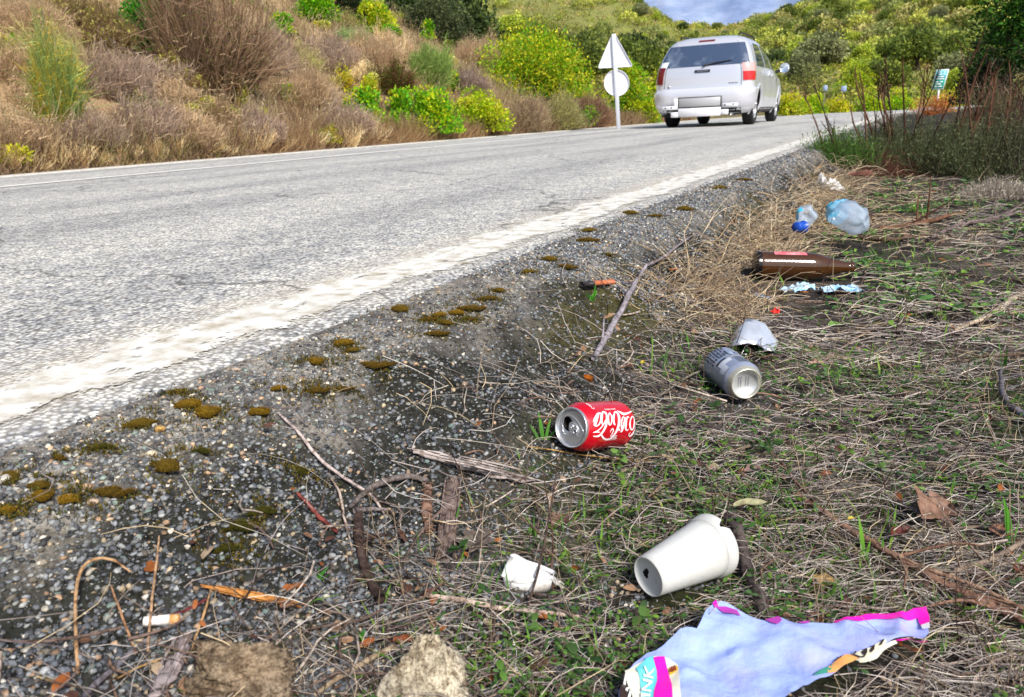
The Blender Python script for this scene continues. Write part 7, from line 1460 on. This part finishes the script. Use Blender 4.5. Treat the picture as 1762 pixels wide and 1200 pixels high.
# trees on the wooded slopes: a few crown models, copied one by one
def far_tree(seed, cols, H=4.2, W_=4.4):
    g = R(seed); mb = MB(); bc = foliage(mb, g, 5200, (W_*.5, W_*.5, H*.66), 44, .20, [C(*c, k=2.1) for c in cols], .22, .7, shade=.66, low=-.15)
    for V in mb.V: V[:, 2] += H*.30
    mb.tube([(0, 0, -.6), (.05, 0, H*.3), (0, .1, H*.6)], [.20, .15, .08], 6, mi=1, col=C(84, 74, 64))
    for j in range(5): mb.tube([(0, 0, H*.25), bc[j]*.5+np.array([0, 0, H*.28]), bc[j]+np.array([0, 0, H*.3])], [.10, .07, .03], 5, mi=1, col=C(84, 74, 64))
    o = mb.build('hill_tree', [MT['leaf'], MT['bark']]); me = o.data; bpy.data.objects.remove(o); return me
KIND = [('rounded olive green evergreen tree on the wooded hillside', [(104, 116, 48), (86, 100, 44), (128, 136, 58), (70, 82, 40)]), ('dark green evergreen tree on the wooded hillside', [(62, 78, 40), (50, 64, 36), (80, 94, 46), (42, 52, 32)]), ('yellow green leafy tree on the wooded hillside', [(146, 158, 56), (124, 140, 50), (170, 174, 66), (104, 120, 46)]), ('grey green cork oak on the wooded hillside', [(112, 116, 80), (94, 100, 70), (132, 134, 92), (76, 80, 58)])]
FM = [[far_tree(400+k*10+j, KIND[k][1], 3.4+.8*j, 4.6-.5*j) for j in range(2)] for k in range(4)]
g = R(63); placed = []; cnt = 0
def put(x, y, kmix, smin, smax):
    global cnt
    k = g.choice(4, p=kmix); o = bpy.data.objects.new('hill_tree', FM[k][g.integers(0, 2)]); COL.objects.link(o); sc_ = g.uniform(smin, smax)
    o.location = (x, y, float(G(x, y))-.15); o.scale = (sc_*g.uniform(.9, 1.15), sc_*g.uniform(.9, 1.15), sc_*g.uniform(.8, 1.1)); o.rotation_euler = (g.normal(0, .06), g.normal(0, .06), g.uniform(0, 6.28)); tag(o, KIND[k][0], 'tree', 'trees on the wooded hillsides ('+('olive', 'dark', 'yellow green', 'grey green')[k]+')'); cnt += 1
def ok(x, y, dmin):
    for a, b in placed:
        if (a-x)**2+(b-y)**2 < dmin*dmin: return False
    placed.append((x, y)); return True
tries = 0
while cnt < 215 and tries < 9000:                          # the far wooded hill
    tries += 1; az = math.radians(g.uniform(9.5, 38)); r_ = 48*(205/48)**g.random(); x, y = r_*math.sin(az), r_*math.cos(az); s, n = road_sn(x, y)
    if -9 < n < 3 and r_ < 75: continue
    if ok(x, y, 2.0+r_*.010): put(x, y, [.40, .12, .30, .18], .5, .85) if not 10.5 < math.degrees(az) < 19 else put(x, y, [.45, .10, .28, .17], .38, .6)
t0 = cnt
while cnt < t0+68 and tries < 20000:                       # slope above the bank, left of the minivan
    tries += 1; az = math.radians(g.uniform(-16, 13)); r_ = 24*(85/24)**g.random(); x, y = r_*math.sin(az), r_*math.cos(az); s, n = road_sn(x, y)
    if n > -13.0-.10*max(0, 30-r_): continue
    if ok(x, y, 2.6): put(x, y, [.34, .16, .12, .38], .55, .85)
print('hill trees', cnt)

# ------------------------------------------------------------------ far mountain, small white house
a = np.radians(np.linspace(-8, 48, 160)); rows = []
for k, f_ in enumerate(np.linspace(0, 1, 26)):
    D_ = 2600+1500*f_; x, y = D_*np.sin(a), D_*np.cos(a); e_ = np.interp(np.degrees(a), [-8, 4, 9, 11.5, 14, 17, 19, 21, 25, 48], [7, 9, 10.2, 10.6, 9.9, 9.4, 9.7, 10.4, 11.5, 9]); top = (D_*np.tan(np.radians(e_)))
    z = top*f_**.8+110*fbm2(x, y, .0032, 5, 71)*f_**.5+(1-f_)*-40; rows.append(np.stack([x, y, z], -1))
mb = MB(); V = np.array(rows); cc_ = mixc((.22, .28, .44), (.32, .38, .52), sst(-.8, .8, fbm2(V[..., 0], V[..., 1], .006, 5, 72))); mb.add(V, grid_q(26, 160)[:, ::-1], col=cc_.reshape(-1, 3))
tag(mb.build('mountain', M('hazy_mountain', rough=1, attr=True, spec=0, noise=(.011, (.74, .80, .86), .44, .60)), smooth=True), kind='structure')  # blue haze of distance is painted into the mountain's colour
hp = at_t(1213, 44, 185); hb = np.array([hp[0], hp[1], hp[2]-.6]); hs = thing('house', 'tiny white house high on the ridge behind the minivan roof', 'house', hb); wm = M('whitewash', (.80, .78, .75), .8)
mb = MB(); mb.box((0, 0, -.9), (1.5, 1.8, 3.4)); mb.build('wall', wm, hs)
mb = MB(); mb.add([(-.85, -1.2, .8), (.85, -1.2, .8), (.85, 1.2, .8), (-.85, 1.2, .8), (-.85, 0, 1.05), (.85, 0, 1.05)], [(0, 1, 5, 4), (2, 3, 4, 5)], [(1, 2, 5), (3, 0, 4)]); mb.build('roof', M('roof_tile', (.62, .52, .46), .8), hs)
mb = MB(); mb.box((.3, -1.1, .4), (.3, .06, .4)); mb.build('window', MT['black'], hs)
